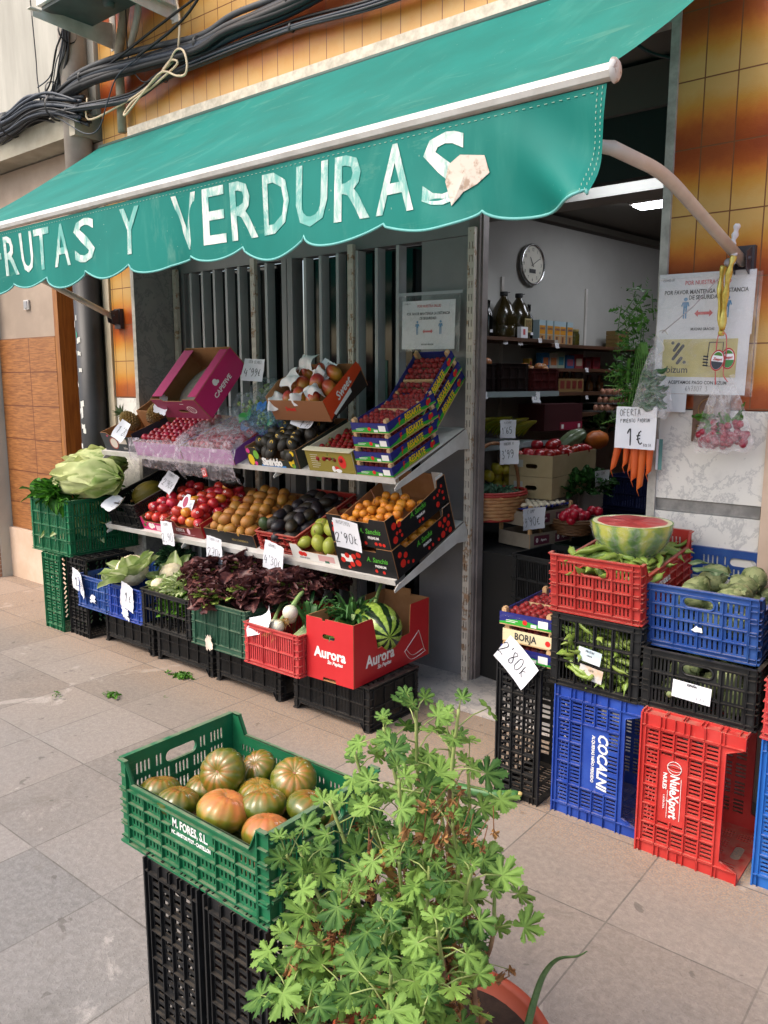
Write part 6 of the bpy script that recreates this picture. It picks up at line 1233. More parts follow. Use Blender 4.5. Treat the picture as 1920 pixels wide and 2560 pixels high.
# ================================================================= PRICE TAGS
INK2 = M('blue_ink', '2c2c52', .6)
def ptag(label, M_, w_, h, lines, curl=.12, jag=.02, seed=1, mat=None):
    k_ = 1.25 if w_ < .14 else 1.08; w_ *= k_; h *= k_; lines = [(a, b*k_, c*k_, d*k_, e) for a, b, c, d, e in lines]
    return sticker('price_tag', label, M_, w_, h, mat or PAPER, 'price tag', jag*.3, curl*.8, lines, seed=seed)
L_ = lambda t_, h, x, y, **k: (t_, h, x, y, k)
ptag('white card reading 4 99 standing between the pink carton and the grape bags', face(-3.40, 3.04, 1.665, 5, -12, -3), .145, .115, (L_('UVA BLANCA', .016, 0, .042, r=-.05, wd=.0007), L_("4'99e", .042, 0, -.012, wd=.0018, seed=4)), .1, .03, 2)
ptag('creased white card leaning on the front of the pineapple carton', face(-4.32, 2.79, 1.30, 0, -28, -18), .11, .10, (L_("1'80", .04, .0, 0, wd=.0013, seed=2),), .2, .03, 3)
ptag('blank folded white slip hanging from the front of the pink carton', face(-3.835, 2.745, 1.47, 0, -10, -14), .085, .085, (), .3, .16, 8)
ptag('card reading 1 79 stuck on the mangoes in the tilted carton', face(-2.86, 3.04, 1.655, 0, -30, -22), .095, .095, (L_('MANGO', .014, 0, .034, wd=.0007), L_("1'79", .036, 0, -.01, wd=.0016, seed=6, r=.2)), .1, .06, 5)
ptag('card reading 1 75 above the dark avocados on the upper shelf', face(-2.93, 2.965, 1.40, 0, -35, -6), .125, .065, (L_('AGUACATE', .012, -.02, .024, wd=.0007), L_("1'75", .030, .01, -.012, wd=.0014, seed=8)), .25, .05, 6)
ptag('white card bent over the front of the slatted melon crate', SH(-4.42, .0, .17, L0) @ RZ(R(-12)) @ RX(R(18)), .135, .10, (L_('MELON', .013, 0, .025, wd=.0005), L_("1,1", .022, 0, -.01, wd=.0005)), .22, .06, 7)
ptag('greyish card reading 2 90 behind the red tomatoes in the pink tray', face(-4.19, 3.02, .975, 0, -30, -16), .12, .10, (L_('TOMATE', .014, -.02, .034, wd=.0007), L_("2'90e", .034, 0, -.01, wd=.0012, seed=9)), .1, .05, 9)
ptag('white card reading 2 90 on the lower shelf lip beside the pink tray', face(-3.925, 2.80, .715, 0, 4, 2), .092, .115, (L_('KUMY', .014, -.01, .042, wd=.0006), L_('2,90', .04, 0, -.02, wd=.0012, seed=3)), .06, .05, 10)
ptag('white card reading 270 on the lower shelf lip below the russet pears', face(-3.49, 2.795, .675, 0, 4, -6), .105, .118, (L_('TOMATE KUM', .012, 0, .045, wd=.0005), L_('270k', .04, 0, -.015, wd=.0012, seed=5)), .06, .05, 11)
ptag('white card reading 4 30 on the lower shelf lip below the avocados', face(-3.005, 2.79, .70, 0, 4, -12), .115, .125, (L_('GRANEL', .013, -.015, .046, wd=.0006), L_("4'30e", .036, 0, -.02, wd=.0012, seed=6)), .06, .03, 12)
ptag('white card reading 2 90 NISPEROS on the front of the dotted cartons', SH(-2.46, .006, .215, L0) @ T(0, -.006, 0) @ RX(R(88)) @ RZ(R(-5)), .125, .125, (L_('NISPEROS', .0155, -.012, .047, wd=.0007, r=-.04), L_("2'90k", .042, 0, -.015, wd=.0017, seed=7)), .05, .02, 13)
ptag('torn white card reading 1 40 hanging on the left blue crate', face(-4.48, 2.535, .375, -12, 6, -14), .165, .135, (L_("1'40", .055, 0, -.01, wd=.0022, seed=2),), .12, .07, 14)
ptag('white card with a folded corner hanging on the right blue crate', face(-3.965, 2.535, .375, 0, 6, -14), .095, .13, (L_("1e", .045, 0, -.005, wd=.0016, seed=4),), .1, .07, 15)
ptag('crumpled white paper stuck in behind the white onions', face(-2.845, 2.56, .435, -12, -30, 35), .13, .085, (), .3, .06, 16)
sticker('paper_scrap', 'faded white sticker on the front of the left blue crate', face(-4.34, 2.535, .295, 0, 0, 0), .05, .045, PAPER, cat='label', jag=.2, seed=22)
sticker('paper_scrap', 'torn white sticker on the front of the right blue crate', face(-4.0, 2.535, .268, 0, 0, -10), .06, .06, PAPER, cat='label', jag=.25, seed=23)
ptag('large white card reading 2 80 held over the pale strawberry tray', face(-1.42, 2.535, .563, -6, 0, -38), .155, .115, (L_("2'80k", .052, -.005, 0, wd=.0016, seed=3, r=0),), .06, .01, 17)
cd = thing('leaflet', 'glossy leaflet with a pink fruit standing in the pink tomato tray', 'leaflet', face(-3.875, 2.895, .885, 0, -25, 4))
mb = MB(); mb.plate([(-.075, -.04), (.075, -.04), (.08, .025), (.035, .025), (.03, .055), (.0, .062), (-.025, .045), (-.035, .018), (-.055, .018)], (), .0015); mb.obj('card', PAPER, cd)
mb = MB(); mb.add([(.0+.022*math.cos(a*.4), .012+.034*math.sin(a*.4), .0015) for a in range(16)], [tuple(range(16))]); mb.obj('fruit_print', M('pink_fruit', 'a83a5c', .5), cd)
mb = MB()
for k in range(5): mb.add([(.042, .008-k*.009, .0015), (.066, .008-k*.009, .0015), (.066, .004-k*.009, .0015), (.042, .004-k*.009, .0015)], [(0, 1, 2, 3)][0:1])
mb.obj('print_lines', M('grey_print', '8a90a0'), cd)
# ================================================================= POSTERS AND THINGS ON THE RIGHT PILLAR
RPT = M('poster_red', 'c4545a', .6); BPT = M('poster_blue', '3a7fb0', .6); DPT = M('poster_dark', '35353c', .6)
def person_print(mb, x, y, s_, Mt):
    mb.add([(x+.13*s_*math.cos(a*.52), y+.87*s_+.13*s_*math.sin(a*.52), .0012) for a in range(12)], [tuple(range(12))], 0, Mt)
    for q in ([(-.2, .7), (.2, .7), (.12, .3), (-.12, .3)], [(-.12, .3), (-.02, .3), (-.04, -.4), (-.12, -.4)], [(.02, .3), (.12, .3), (.12, -.4), (.04, -.4)], [(-.2, .7), (-.15, .7), (-.2, .4), (-.28, .42)], [(.15, .7), (.2, .7), (.28, .42), (.2, .4)]):
        mb.add([(x+a*s_, y+b*s_, .0012) for a, b in q], [(3, 2, 1, 0)], 0, Mt)
def covid(root, w_, h, s_):
    for txt, size, x, y, m, b in (('COVID-19', .011, -.4, .46, DPT, 0), ('POR NUESTRA SALUD', .0195, .02, .40, RPT, .0003), ('POR FAVOR MANTENGA LA DISTANCIA', .0195, 0, .24, DPT, .0004), ('DE SEGURIDAD', .0195, 0, .14, DPT, .0004), ('MUCHAS GRACIAS', .012, 0, -.42, DPT, .0003)):
        mb = MB(); mb.text(txt, size*s_, T(x*w_, y*h, .0009), sx=.78, bold=b*s_, t=.0004); mb.obj('printed_line', m, root)
    mb = MB(); person_print(mb, -.2*w_, -.12*h, .05*s_, None); mb.obj('figure_print', BPT, root); mb = MB(); person_print(mb, .24*w_, -.12*h, .05*s_, None); mb.obj('figure_print', BPT, root)
    mb = MB(); a = .075*w_*1.3; y = -.14*h; k = .012*s_; mb.add([(-a, y, .0012), (-a+k, y+k, .0012), (-a+k, y+k*.4, .0012), (a-k, y+k*.4, .0012), (a-k, y+k, .0012), (a, y, .0012), (a-k, y-k, .0012), (a-k, y-k*.4, .0012), (-a+k, y-k*.4, .0012), (-a+k, y-k, .0012)][::-1], [tuple(range(10))]); mb.obj('arrow_print', RPT, root)
def sheet(name, label, M_, w_, h, cat='notice', y0=0):
    t = thing(name, label, cat, M_); mb = MB(); mb.box(-w_/2, w_/2, -h/2, h/2, -.0015, 0); mb.obj('sheet', M('poster_paper', 'dcdbe0', .5, 'd2d1d8', 3), t); return t
p1 = sheet('notice', 'safety distance notice taped to the window panel above the strawberry trays', face(-2.482, 3.412, 1.89, 0, 0, -1), .335, .245); covid(p1, .335, .235, 1)
mb = MB(); mb.box(-.19, .2, -.135, .165, .0022, .0026); mb.obj('plastic_sleeve', filmmat('sleeve_film', 'ffffff', .08, .1, .3, 8), p1); mb = MB(); mb.box(-.2, .21, .15, .165, .003, .004); mb.obj('sleeve_strip', M('sleeve_strip', 'a3a6aa', .4), p1)
p2 = sheet('notice', 'safety distance notice with mobile payment sign on the tiled pillar', face(-.995, 3.10, 1.88, 0, 0, -1), .345, .215)
N2 = MB(); N2.box(-.17, .168, -.325, -.107, -.0015, -.0002); N2.box(-.168, -.04, -.395, -.326, -.0025, -.0012); N2.obj('lower_sheet', M('poster_paper2', 'd3d3d8', .5), p2)
covid(p2, .345, .205, 1.1)
YB = M('yellow_panel', 'b5a76c', .6, 'c4b77c', 14); mb = MB(); mb.box(-.142, .13, -.262, -.122, .0002, .0012); mb.obj('yellow_panel', YB, p2)
mb = MB()
for (x0, y0, x1, y1, r) in ((-.105, -.135, -.105, -.136, .006), (-.083, -.14, -.098, -.163, .006), (-.066, -.147, -.1, -.195, .006), (-.07, -.192, -.083, -.21, .006), (-.057, -.207, -.0575, -.2075, .006)):
    d = Vector((x1-x0, y1-y0, 0)); n = d.normalized(); p = Vector((-n.y, n.x, 0)); pts = []
    for k in range(7): a = PI*k/6; pts.append(Vector((x0, y0, .0018))+(p*math.cos(a)-n*math.sin(a))*r)
    for k in range(7): a = PI*k/6; pts.append(Vector((x1, y1, .0018))+(-p*math.cos(a)+n*math.sin(a))*r)
    mb.add(pts, [tuple(range(14))])
mb.obj('logo_bars', DPT, p2)
mb = MB(); mb.text('bizum', .036, T(-.083, -.236, .0016), sx=.95, bold=.0004, t=.0004); mb.obj('printed_line', DPT, p2)
mb = MB(); 
for q in ([(.03, -.135), (.08, -.135), (.08, -.222), (.025, -.222)],):
    P = q+[q[0]]; mb.tube([(x, y, .0018) for x, y in P], .0015, 4)
for k in range(4): mb.tube([(.012, -.185-k*.011, .0018), (.03, -.187-k*.011, .0018)], .0028, 4)
mb.obj('phone_print', DPT, p2)
mb = MB(); mb.text('ACEPTAMOS PAGO CON BIZUM', .0172, T(-.005, -.283, .0006), sx=.86, bold=.0004, t=.0004); mb.obj('printed_line', DPT, p2)
mb = MB(); write(mb, "647807 3", .018, T(-.005, -.305, 0), wd=.0006, seed=4); mb.obj('handwriting', INK, p2)
mb = MB(); mb.box(-.173, .173, .1, .118, .0004, .002); mb.obj('tape', M('tape_white', 'cfcfd4', .35), p2)
mb = MB(); mb.box(-.175, .195, -.33, .11, .0024, .0028); mb.obj('plastic_sleeve', filmmat('sleeve_film', 'ffffff', .08, .1, .3, 8), p2)
mp = thing('meter_plate', 'rusty brown metal plate with a circle motif behind the radish bags', 'plate', face(-.955, 3.122, 1.465))
mb = MB(); mb.box(-.065, .07, -.09, .09, -.006, 0); mb.obj('plate', M('plate_brown', '4a2c1e', .45, '6a4630', 30), mp)
mb = MB(); mb.tube([(.0+.045*math.cos(a*.35), .03+.045*math.sin(a*.35), .001) for a in range(19)], .003, 5)
for k in range(4): mb.tube([(-.035+.0*k, -.03-k*.013, .001), (-.05, -.03-k*.013, .001)], .004, 5)
mb.text('B', .05, T(.0, .03, .001), bold=.001); mb.obj('relief', M('relief', '8a6a48', .4, metal=.4), mp)
# radish bags, wire bag ring, hanging ribbons and tags
BAGF = filmmat('bag_clear', 'f2eef2', .2, .1, 1, 16); RAD = M('radish_skin', '7c0c2a', .35, '961632', 20)
def hangbag(label, M_, w_, h, fill, fillname, seed, dep=.35):
    t = thing('hanging_bag', label, 'bag', M_); mb = MB()
    def fn(u, v):
        a = u*2*PI; k = min(1, (v*1.15)**.8) if v < .87 else 1-(v-.87)*1.6; r = w_/2*(.08+.92*k); pl = 1+.10*math.cos(a*9+seed)*(1-v)**.5+.09*noise.noise(Vector((u*8, v*5, seed)))
        return (r*pl*math.cos(a), r*dep*pl*math.sin(a), -h*v+(.004*math.sin(a*5) if v > .9 else 0))
    mb.grid(fn, 64, 24); mb.tube([(0, 0, .03), (.003, 0, .012), (0, 0, -.004)], [.012, .005, .008], 8); mb.obj('bag_film', BAGF, t)
    fill(t); return t
def radf(w_, h, n, sd_):
    def f(t):
        r_ = random.Random(sd_); mb = MB()
        for k in range(n):
            x = r_.uniform(-.36, .36)*w_; z = -h*r_.uniform(.74, .91) if k < n*.75 else -h*r_.uniform(.58, .8)
            mb.blob((.014, .013, .014), lambda a, p, u: 1+.5*max(0, -u.z-.8), 12, 9, T(x, r_.uniform(-.012, .012), z) @ tumble(r_))
        mb.obj('radishes', RAD, t); mb = MB()
        for k in range(7): leafgrid(mb, .05, .025, T(r_.uniform(-.3, .3)*w_, 0, -h*r_.uniform(.45, .7)) @ tumble(r_), .2, .2, .2, k, 5, 3)
        mb.obj('leaves', leafmat('fresh_leaf', '2a5a12', '6a9c34'), t)
    return f
hangbag('left clear bag of red radishes hanging below the notice', T(-.903, 3.0, 1.585), .14, .24, radf(.13, .235, 46, 1), 'r', 1)
hangbag('right clear bag of red radishes hanging below the notice', T(-.848, 2.985, 1.595), .18, .24, radf(.17, .235, 52, 2), 'r', 2)
PEP = fruitmat('green_pepper_skin', [(0, '1f4a1c'), (1, '4a7a3a')], scale=10, nz=.8, rough=.3)
def pepf(t):
    r_ = random.Random(4); mb = MB()
    for k in range(22): mb.tube(arc([(0, 0, 0), (.02, .004, .01), (.045, 0, .0), (.07, .0, .01)], 3), [.004]+[.013]*6+[.01, .006, .003], 8, M=T(r_.uniform(-.05, .01), r_.uniform(-.012, .012), -r_.uniform(.10, .23)) @ RY(r_.uniform(-.6, .6)+(PI/2 if k % 2 else 0)*0) @ SCL(.8, .8, .8))
    mb.obj('peppers', PEP, t)
hangbag('clear bag of small green peppers hanging on a white hook at the pillar edge', T(-1.135, 3.0, 1.735), .155, .27, pepf, 'p', 5, .5)
mb = MB(); mb.tube(arc([(-1.118, 3.0, 1.70), (-1.10, 2.995, 1.715), (-1.10, 2.99, 1.735), (-1.12, 2.99, 1.765), (-1.12, 3.0, 1.785), (-1.108, 3.01, 1.79), (-1.095, 3.02, 1.775)], 6), .0022, 6); tag(mb.obj('hook', WHM), 'white wire hook holding the bag of green peppers', 'hook')
mb = MB(); mb.tube([(-1.11, 3.0, 1.78), (-1.0, 3.0, 1.87), (-.905, 3.03, 1.99)], .004, 6, flat=.3); tag(mb.obj('strap', M('strap', 'b8b4c0', .4)), 'pale strap running from the hook up across the notice to the awning arm', 'strap')
GOLD = M('gold_foil', 'b89c3c', .25, 'e0d27a', 30, .6, .004, 60, metal=.5)
for k, (P, lb, m_) in enumerate((([(-.868, 2.985, 2.03), (-.878, 2.975, 1.97), (-.885, 2.975, 1.88), (-.887, 2.975, 1.78)], 'gold foil ribbon hanging from the end of the awning arm', GOLD), ([(-.90, 2.985, 2.0), (-.905, 2.98, 1.92), (-.895, 2.98, 1.80), (-.89, 2.98, 1.76)], 'second, flatter gold ribbon left of the first', GOLD), ([(-.868, 2.99, 2.03), (-.875, 2.985, 2.07), (-.868, 2.985, 2.105), (-.862, 2.98, 2.135)], 'white tape end sticking up above the awning bracket', M('tape_white', 'cfcfd4', .35)),
                                ([(-.898, 2.975, 1.77), (-.904, 2.975, 1.73), (-.903, 2.975, 1.65), (-.902, 2.985, 1.59)], 'thin red cord down to the left radish bag', RPT), ([(-.885, 2.97, 1.77), (-.872, 2.97, 1.76), (-.868, 2.97, 1.70), (-.875, 2.975, 1.63), (-.857, 2.975, 1.6)], 'thin red cord down to the right radish bag', RPT))):
    mb = MB(); mb.tube(arc(P, 6), [(.011 if k < 3 else .0018)*(1+.25*math.sin(i*1.3)) for i in range((len(P)-1)*6+1)], 8, flat=.35 if k < 3 else 1); tag(mb.obj('ribbon' if k < 3 else 'cord', m_), lb, 'ribbon' if k < 3 else 'cord')
mb = MB(); mb.blob((.02, .018, .014), lambda t, p, u: 1+.2*noise.noise(u*4), 14, 10); tag(mb.obj('knot', M('strap', 'b8b4c0'), None, T(-.885, 3.0, 2.012)), 'grey knotted plastic at the lower end of the awning arm', 'knot')
for k, (x, z, y, lb, c) in enumerate(((-.895, 1.675, 2.965, 'front oval fruit tag, red and navy, hanging on a red cord', M('tag_navy', '1f2a3c', .4)), (-.862, 1.681, 2.975, 'rear round fruit tag with green, hanging on a red cord', M('tag_green', '2f7a3c', .4)))):
    t = thing('fruit_tag', lb, 'tag', face(x, y, z, 0, 0, -8*(1-k))); ov = lambda s_, zz, lo=-1, hi=1: [(.024*s_*math.cos(a*PI/14), max(lo*.037, min(hi*.037, .037*s_*math.sin(a*PI/14))), zz) for a in range(28)]
    mb = MB(); mb.add(ov(1, 0), [tuple(range(28))]); mb.obj('card', M('tag_red', 'b0202c', .4), t); mb = MB(); mb.add(ov(.86, .0008), [tuple(range(28))]); mb.obj('inner_oval', PAPER, t)
    mb = MB(); mb.add(ov(.84, .0014, -1, -.12), [tuple(range(28))]); mb.obj('lower_colour', c, t); mb = MB(); mb.add(ov(.8, .0014, .45, 1), [tuple(range(28))]); mb.obj('upper_colour', M('leaf_print', '3f7a2c'), t)
    mb = MB(); mb.text('Zespri', .013, T(0, .004, .002), sx=.85, bold=.0004, shear=.2); mb.obj('lettering', M('tag_red', 'b0202c'), t)
# carrots
CAR = fruitmat('carrot_skin', [(0, 'c4581c'), (.5, 'd0661f'), (1, 'c8641e')], scale=4, nz=.8, nsc=40, rough=.5, streak=0, obvar=.06); ct = thing('carrot_bunch', 'bunch of orange carrots with feathery tops hung in the doorway', 'carrots', T(-1.2, 3.05, 1.95))
for k, (x0, x1, zt, zb, r, dy) in enumerate(((-1.262, -1.296, 1.42, 1.27, .017, 0), (-1.243, -1.252, 1.42, 1.285, .015, .01), (-1.225, -1.236, 1.40, 1.265, .014, .025), (-1.205, -1.208, 1.42, 1.235, .0185, -.005), (-1.178, -1.187, 1.41, 1.20, .018, .005), (-1.155, -1.155, 1.42, 1.26, .016, .01), (-1.225, -1.23, 1.41, 1.30, .017, .03))):
    mb = MB(); N = 12; mb.tube([(x0+(x1-x0)*i/N+1.2, dy, zt-(zt-zb)*i/N-1.95) for i in range(N+1)]+[(x1+1.2-.01, dy, zb-.02-1.95), (x1+1.2+.0, dy, zb-.045-1.95)], [r*(.7 if i == 0 else 1-.35*(i/N)**1.6)*(1+.03*math.sin(i*4+k)) for i in range(N+1)]+[.0018, .0008], 12); mb.obj('carrot', CAR, ct)
FE = leafmat('carrot_top', '1f4414', '4f8030', vs=14, tl=.3); mb = MB(); q = random.Random(3)
def frond(mb, p0, d, l, n):
    d = d.normalized(); s1 = d.orthogonal().normalized(); s2 = d.cross(s1)
    for i in range(n):
        u = (i+1)/n; a = i*2.4; sdv = s1*math.cos(a)+s2*math.sin(a); c = p0+d*l*u; w_ = l*.32*(1.15-u)
        for k in range(3):
            v = c+sdv*w_*(k+1)/3; t_ = sdv.cross(d)*w_*.26; e = (sdv*.8+d*.6)*w_*.3; mb.ct = q.uniform(.05, .9); mb.add([v-t_, v+t_, v+e+t_*.6, v+e*1.4, v+e-t_*.6], [(0, 1, 2, 3, 4)])
stems = MB()
for k in range(62):
    x = q.gauss(-.02, .024); z0 = q.uniform(-.48, .0); a = q.uniform(-1, 1); d = Vector((q.gauss(-.5, .4), q.gauss(0, .4), q.uniform(-1, .2))); p = Vector((x*1.2-.005, q.gauss(.05, .02), z0))
    frond(mb, p, d, q.uniform(.07, .12), 12); stems.tube([p, p+d.normalized()*.1], .0018, 4)
for s_ in ((-.07, -.30), (-.09, -.33), (-.10, -.36)): frond(mb, Vector((-.04, 0, s_[1]+.05)), Vector((-1, 0, -.35)), .12, 14)
mb.ct = 0; mb.obj('foliage', FE, ct)
for k in range(7): stems.tube(arc([(-.05+k*.013, .0, -.53), (-.03+k*.008, 0, -.3), (-.01+k*.004, 0, -.2), (.0+k*.004, 0, -.25)], 4), .0016, 5)
stems.obj('stalks', M('carrot_stalk', '4c7a2c', .5), ct)
ptag('white card reading OFERTA 1 e hanging over the carrots', face(-1.192, 3.0, 1.425, 0, 0, -1), .128, .128, (L_('OFERTA', .019, -.02, .047, wd=.0009), L_('PIMIENTO PADRON', .0115, .0, .023, wd=.0007), L_('1e', .05, 0, -.027, wd=.0026, seed=3), L_('BOLSA', .0085, .04, -.05, wd=.0005)), .03, .01, 19)
mb = MB(); mb.box(-.004, .004, -.002, 0, -.06, .06); mb.box(.006, .02, -.002, 0, -.06, .06, 1); tag(mb.obj('paper_strip', [PAPER, M('teal_strip', '5a8f8c', .5)], None, T(-1.14, 3.1, 1.32)), 'white and teal paper strip at the pillar edge beside the carrots', 'strip')
# ================================================================= INSIDE THE SHOP (o = out from the wall, s = along it)
def WI(o, s_, z, rz=0): return WM @ T(o, s_, z) @ RZ(R(90+rz))      # local -y looks out from the wall, local x runs back along it
ck = thing('wall_clock', 'round silver rimmed wall clock showing ten past ten', 'clock', WM @ T(.0, 1.33, 2.373) @ RY(R(90)) @ RZ(R(90)))
mb = MB(); mb.lathe([(.001, 0), (.125, 0), (.135, .01), (.135, .028), (.128, .034), (.120, .03), (.118, .022)], 48); mb.obj('rim', M('chrome', 'b5b5b5', .2, metal=.9), ck)
mb = MB(); mb.add([(.119*math.cos(a*PI/24), .119*math.sin(a*PI/24), .021) for a in range(48)], [tuple(range(48))]); mb.obj('face', M('clock_face', 'd8d4c6', .5), ck)
mb = MB()
for n in range(1, 13): a = PI/2-n*PI/6; mb.text(str(n), .030, T(.096*math.cos(a), .096*math.sin(a), .0225), sx=.85)
mb.obj('numerals', M('numeral', '3a3a38', .5), ck)
for a, l, w_ in ((R(122), .055, .0045), (R(30), .085, .0035)): mb = MB(); mb.box(-.015, l, -w_/2, w_/2, .0235, .025, M=RZ(a)); mb.obj('hand', BLK, ck)
mb = MB(); mb.box(-.035, .035, -.055, -.028, .0222, .023); mb.obj('display', DARK, ck)
wf = M('wood_shelf', '5a3a28', .5, '48301f', 4)
for lb, o1, s0, s1, z in (('top wooden shelf carrying the wine bottles and oil jugs', .27, .1, 1.25, 1.87), ('top wooden shelf continuing behind the orange cartons', .25, 1.25, 3.4, 1.848), ('second wooden shelf with the small food packets', .3, .1, 3.4, 1.69), ('third wooden shelf carrying the bottle pack and jars', .38, .9, 3.4, 1.535), ('fourth wooden shelf behind the egg trays', .42, 1.3, 3.4, 1.40)):
    mb = MB(); mb.box(.001, o1, s0, s1, z-.022, z-.001, M=WM); tag(mb.obj('wall_shelf', wf), lb, 'shelf')
    if z > 1.84:
        mb = MB()
for s_ in (1.03, 2.02):
    mb = MB(); mb.box(.001, .012, s_-.012, s_+.012, .2, 2.27, M=WM); tag(mb.obj('slotted_upright', WHM), 'pale slotted upright on the shop wall '+('behind the oil jugs' if s_ < 1.5 else 'right of the jar'), 'upright')
GLB = M('bottle_glass', '08090a', .12, spec=.8)
for k, (s_, h) in enumerate(((.55, .22), (.635, .225), (.678, .215), (.737, .225), (1.155, .225))):
    t = thing('wine_bottle', ('wine bottle nearest the door post, partly hidden', 'second dark wine bottle from the door post', 'third dark wine bottle from the door post', 'fourth dark wine bottle, left of the big oil jugs', 'single dark wine bottle right of the oil jugs')[k], 'bottle', WI(.13+.04*(k == 2)*-1, s_, 1.871))
    mb = MB(); mb.lathe([(.001, 0), (.028, .001), (.029, .01), (.029, h*.55), (.024, h*.66), (.011, h*.76), (.0105, h*.95), (.012, h*.96), (.012, h), (.001, h)], 20); mb.obj('glass_body', GLB, t)
    if k: mb = MB(); mb.add([(.0295*math.cos(a), .0295*math.sin(a), z) for z in (.03, .048) for a in [-2.0+i*.2 for i in range(8)]], [(i, i+1, i+9, i+8) for i in range(7)]); mb.obj('label', PAPER, t)
for k, s_ in enumerate((.875, 1.03)):
    t = thing('oil_jug', ('left', 'right')[k]+' large plastic jug of dark oil with a black cap', 'jug', WI(.14, s_, 1.871)); mb = MB()
    mb.lathe([(.001, 0), (.072, .002), (.076, .015), (.076, .07), (.073, .075), (.076, .08), (.076, .13), (.072, .165), (.045, .215), (.02, .25), (.018, .262)], 26); mb.obj('jug_body', M('oil_plastic', '2a2410', .2, '3a3014', 3, spec=.7), t)
    mb = MB(); mb.lathe([(.024, .258), (.025, .262), (.025, .283), (.001, .285)], 18); mb.tube([(.02, 0, .275), (.06, 0, .285)], .003, 5); mb.obj('cap', BLK, t)
    if k: mb = MB(); mb.box(-.036, .036, -.079, -.0765, .04, .125); lb_ = mb.obj('label', M('label_cream', 'a89c6c', .6), t); mb = MB(); mb.box(-.03, .03, -.0803, -.0793, .05, .115); mb.obj('picture', M('field_print', '4c4a1c', .6, '8a6a3c', 60), lb_)
def pk(name, lb, cat, o, s_, z, w_, d, h, cols, group=None, rz=0):
    t = thing(name, lb, cat, WI(o, s_, z, rz), group); mb = MB(); mb.box(-w_/2, w_/2, -d/2, d/2, 0, h); mb.obj('packet', cols[0], t)
    for i, (c, x0, x1, z0, z1) in enumerate(cols[1:]): mb = MB(); mb.box(x0*w_-w_/2, x1*w_-w_/2, -d/2-.0012-.0004*i, -d/2-.0003, z0*h, z1*h); mb.obj('print', c, t)
    return t
for k, s_ in enumerate((1.285, 1.372, 1.455, 1.525, 1.61)):
    t = pk('juice_carton', ('first', 'second', 'third', 'fourth', 'last')[k]+' white and orange drink carton in the row on the top shelf', 'carton', .12, s_, 1.849, .07, .055, .155, (M('carton_white', '9fb4bc', .5), (M('carton_orange', 'c98a1c', .5), .05, .95, .42, .78), (M('carton_tan', 'b08858', .5), .05, .95, 0, .4), (M('carton_brown', '6a3a1c', .5), .3, .6, .08, .34)), group='drink cartons on the top shelf')
    mb = MB(); mb.text('COCO', .018, T(0, -.0305, .1) @ ZUP, sx=.9, bold=.0005); mb.obj('lettering', M('navy', '1a2a6a'), t)
t = thing('glass_jar', 'glass jar of olives at the end of the row of cartons', 'jar', WI(.12, 1.71, 1.849)); mb = MB(); mb.lathe([(.001, 0), (.032, 0), (.035, .01), (.035, .075), (.028, .09), (.028, .1)], 20); mb.obj('jar_glass', M('jar_glass', '3a3818', .15, '5a5420', 60, spec=.8), t); mb = MB(); mb.lathe([(.03, .098), (.031, .113), (.001, .115)], 18); mb.obj('lid', M('lid_gold', '8a7a3c', .3), t)
for k in range(4): pk('food_box', ('lowest', 'second', 'third', 'topmost')[k]+' of the small yellowish boxes stacked on the far end of the top shelf', 'box', .12, 2.29, 1.849+k*.032, .16, .1, .03, (M('tin_yellow', '7a6234', .5), (DKP, .1, .9, .2, .5)), rz=0)
pk('food_box', 'white folded leaflet and box in front of the jugs on the top shelf', 'box', .22, .97, 1.871, .07, .03, .07, (PAPER, (RPT, .3, .6, .3, .8)))
pk('food_box', 'long flat packet with blue print lying on the top shelf edge', 'box', .2, 1.22, 1.849, .28, .05, .025, (M('pk_white', 'a8a8a4'), (M('pk_blue', '2a4a9a'), .55, .8, .1, .95)))
for k, (s_, w_, h, a, b, lb) in enumerate(((1.14, .03, .06, 'a8842c', '7a2c1c', 'small yellow bottle shaped packet on the second shelf'), (1.31, .08, .10, '2c6a9a', 'b0602c', 'blue cereal packet on the second shelf'), (1.40, .09, .10, 'a8a49a', 'b06a3c', 'white packet with orange print on the second shelf'), (1.49, .08, .11, '9aa894', '3a7a8a', 'white packet with blue and green print on the second shelf'), (1.60, .10, .09, '2a5a8a', '9a4a5c', 'blue packet with pink print on the second shelf'), (1.71, .10, .10, '8a3038', 'b8a894', 'pink and red biscuit packet on the second shelf'), (1.83, .07, .08, '6a1420', '3a0c14', 'dark red packet at the right of the second shelf'), (1.94, .09, .085, '7a1c28', '4c1018', 'red packet farthest right on the second shelf'))):
    pk('food_packet', lb, 'packet', .14, s_, 1.691, w_, .05, h, (M('pk%d' % k, a, .5), (M('pkb%d' % k, b, .5), .15, .85, .2, .7)))
JARM = M('preserve', '4a2c18', .2, '6a4420', 40, spec=.7)
for k in range(7):
    t = thing('preserve_jar', ('jar of preserves behind the bottle pack' if k < 5 else 'short jar of preserves on the right of the third shelf'), 'jar', WI(.24 if k < 5 else .2, (1.24, 1.31, 1.38, 1.45, 1.52, 1.79, 1.93)[k], 1.536), 'jars of preserves on the third shelf'); h = .125 if k < 5 else .1
    mb = MB(); mb.lathe([(.001, 0), (.026, 0), (.028, .01), (.028, h*.6), (.014, h*.8), (.014, h)], 16); mb.obj('jar_glass', JARM, t); mb = MB(); mb.lathe([(.016, h-.004), (.016, h+.012), (.001, h+.012)], 12); mb.obj('lid', M('lid_red', '5a2018', .3), t)
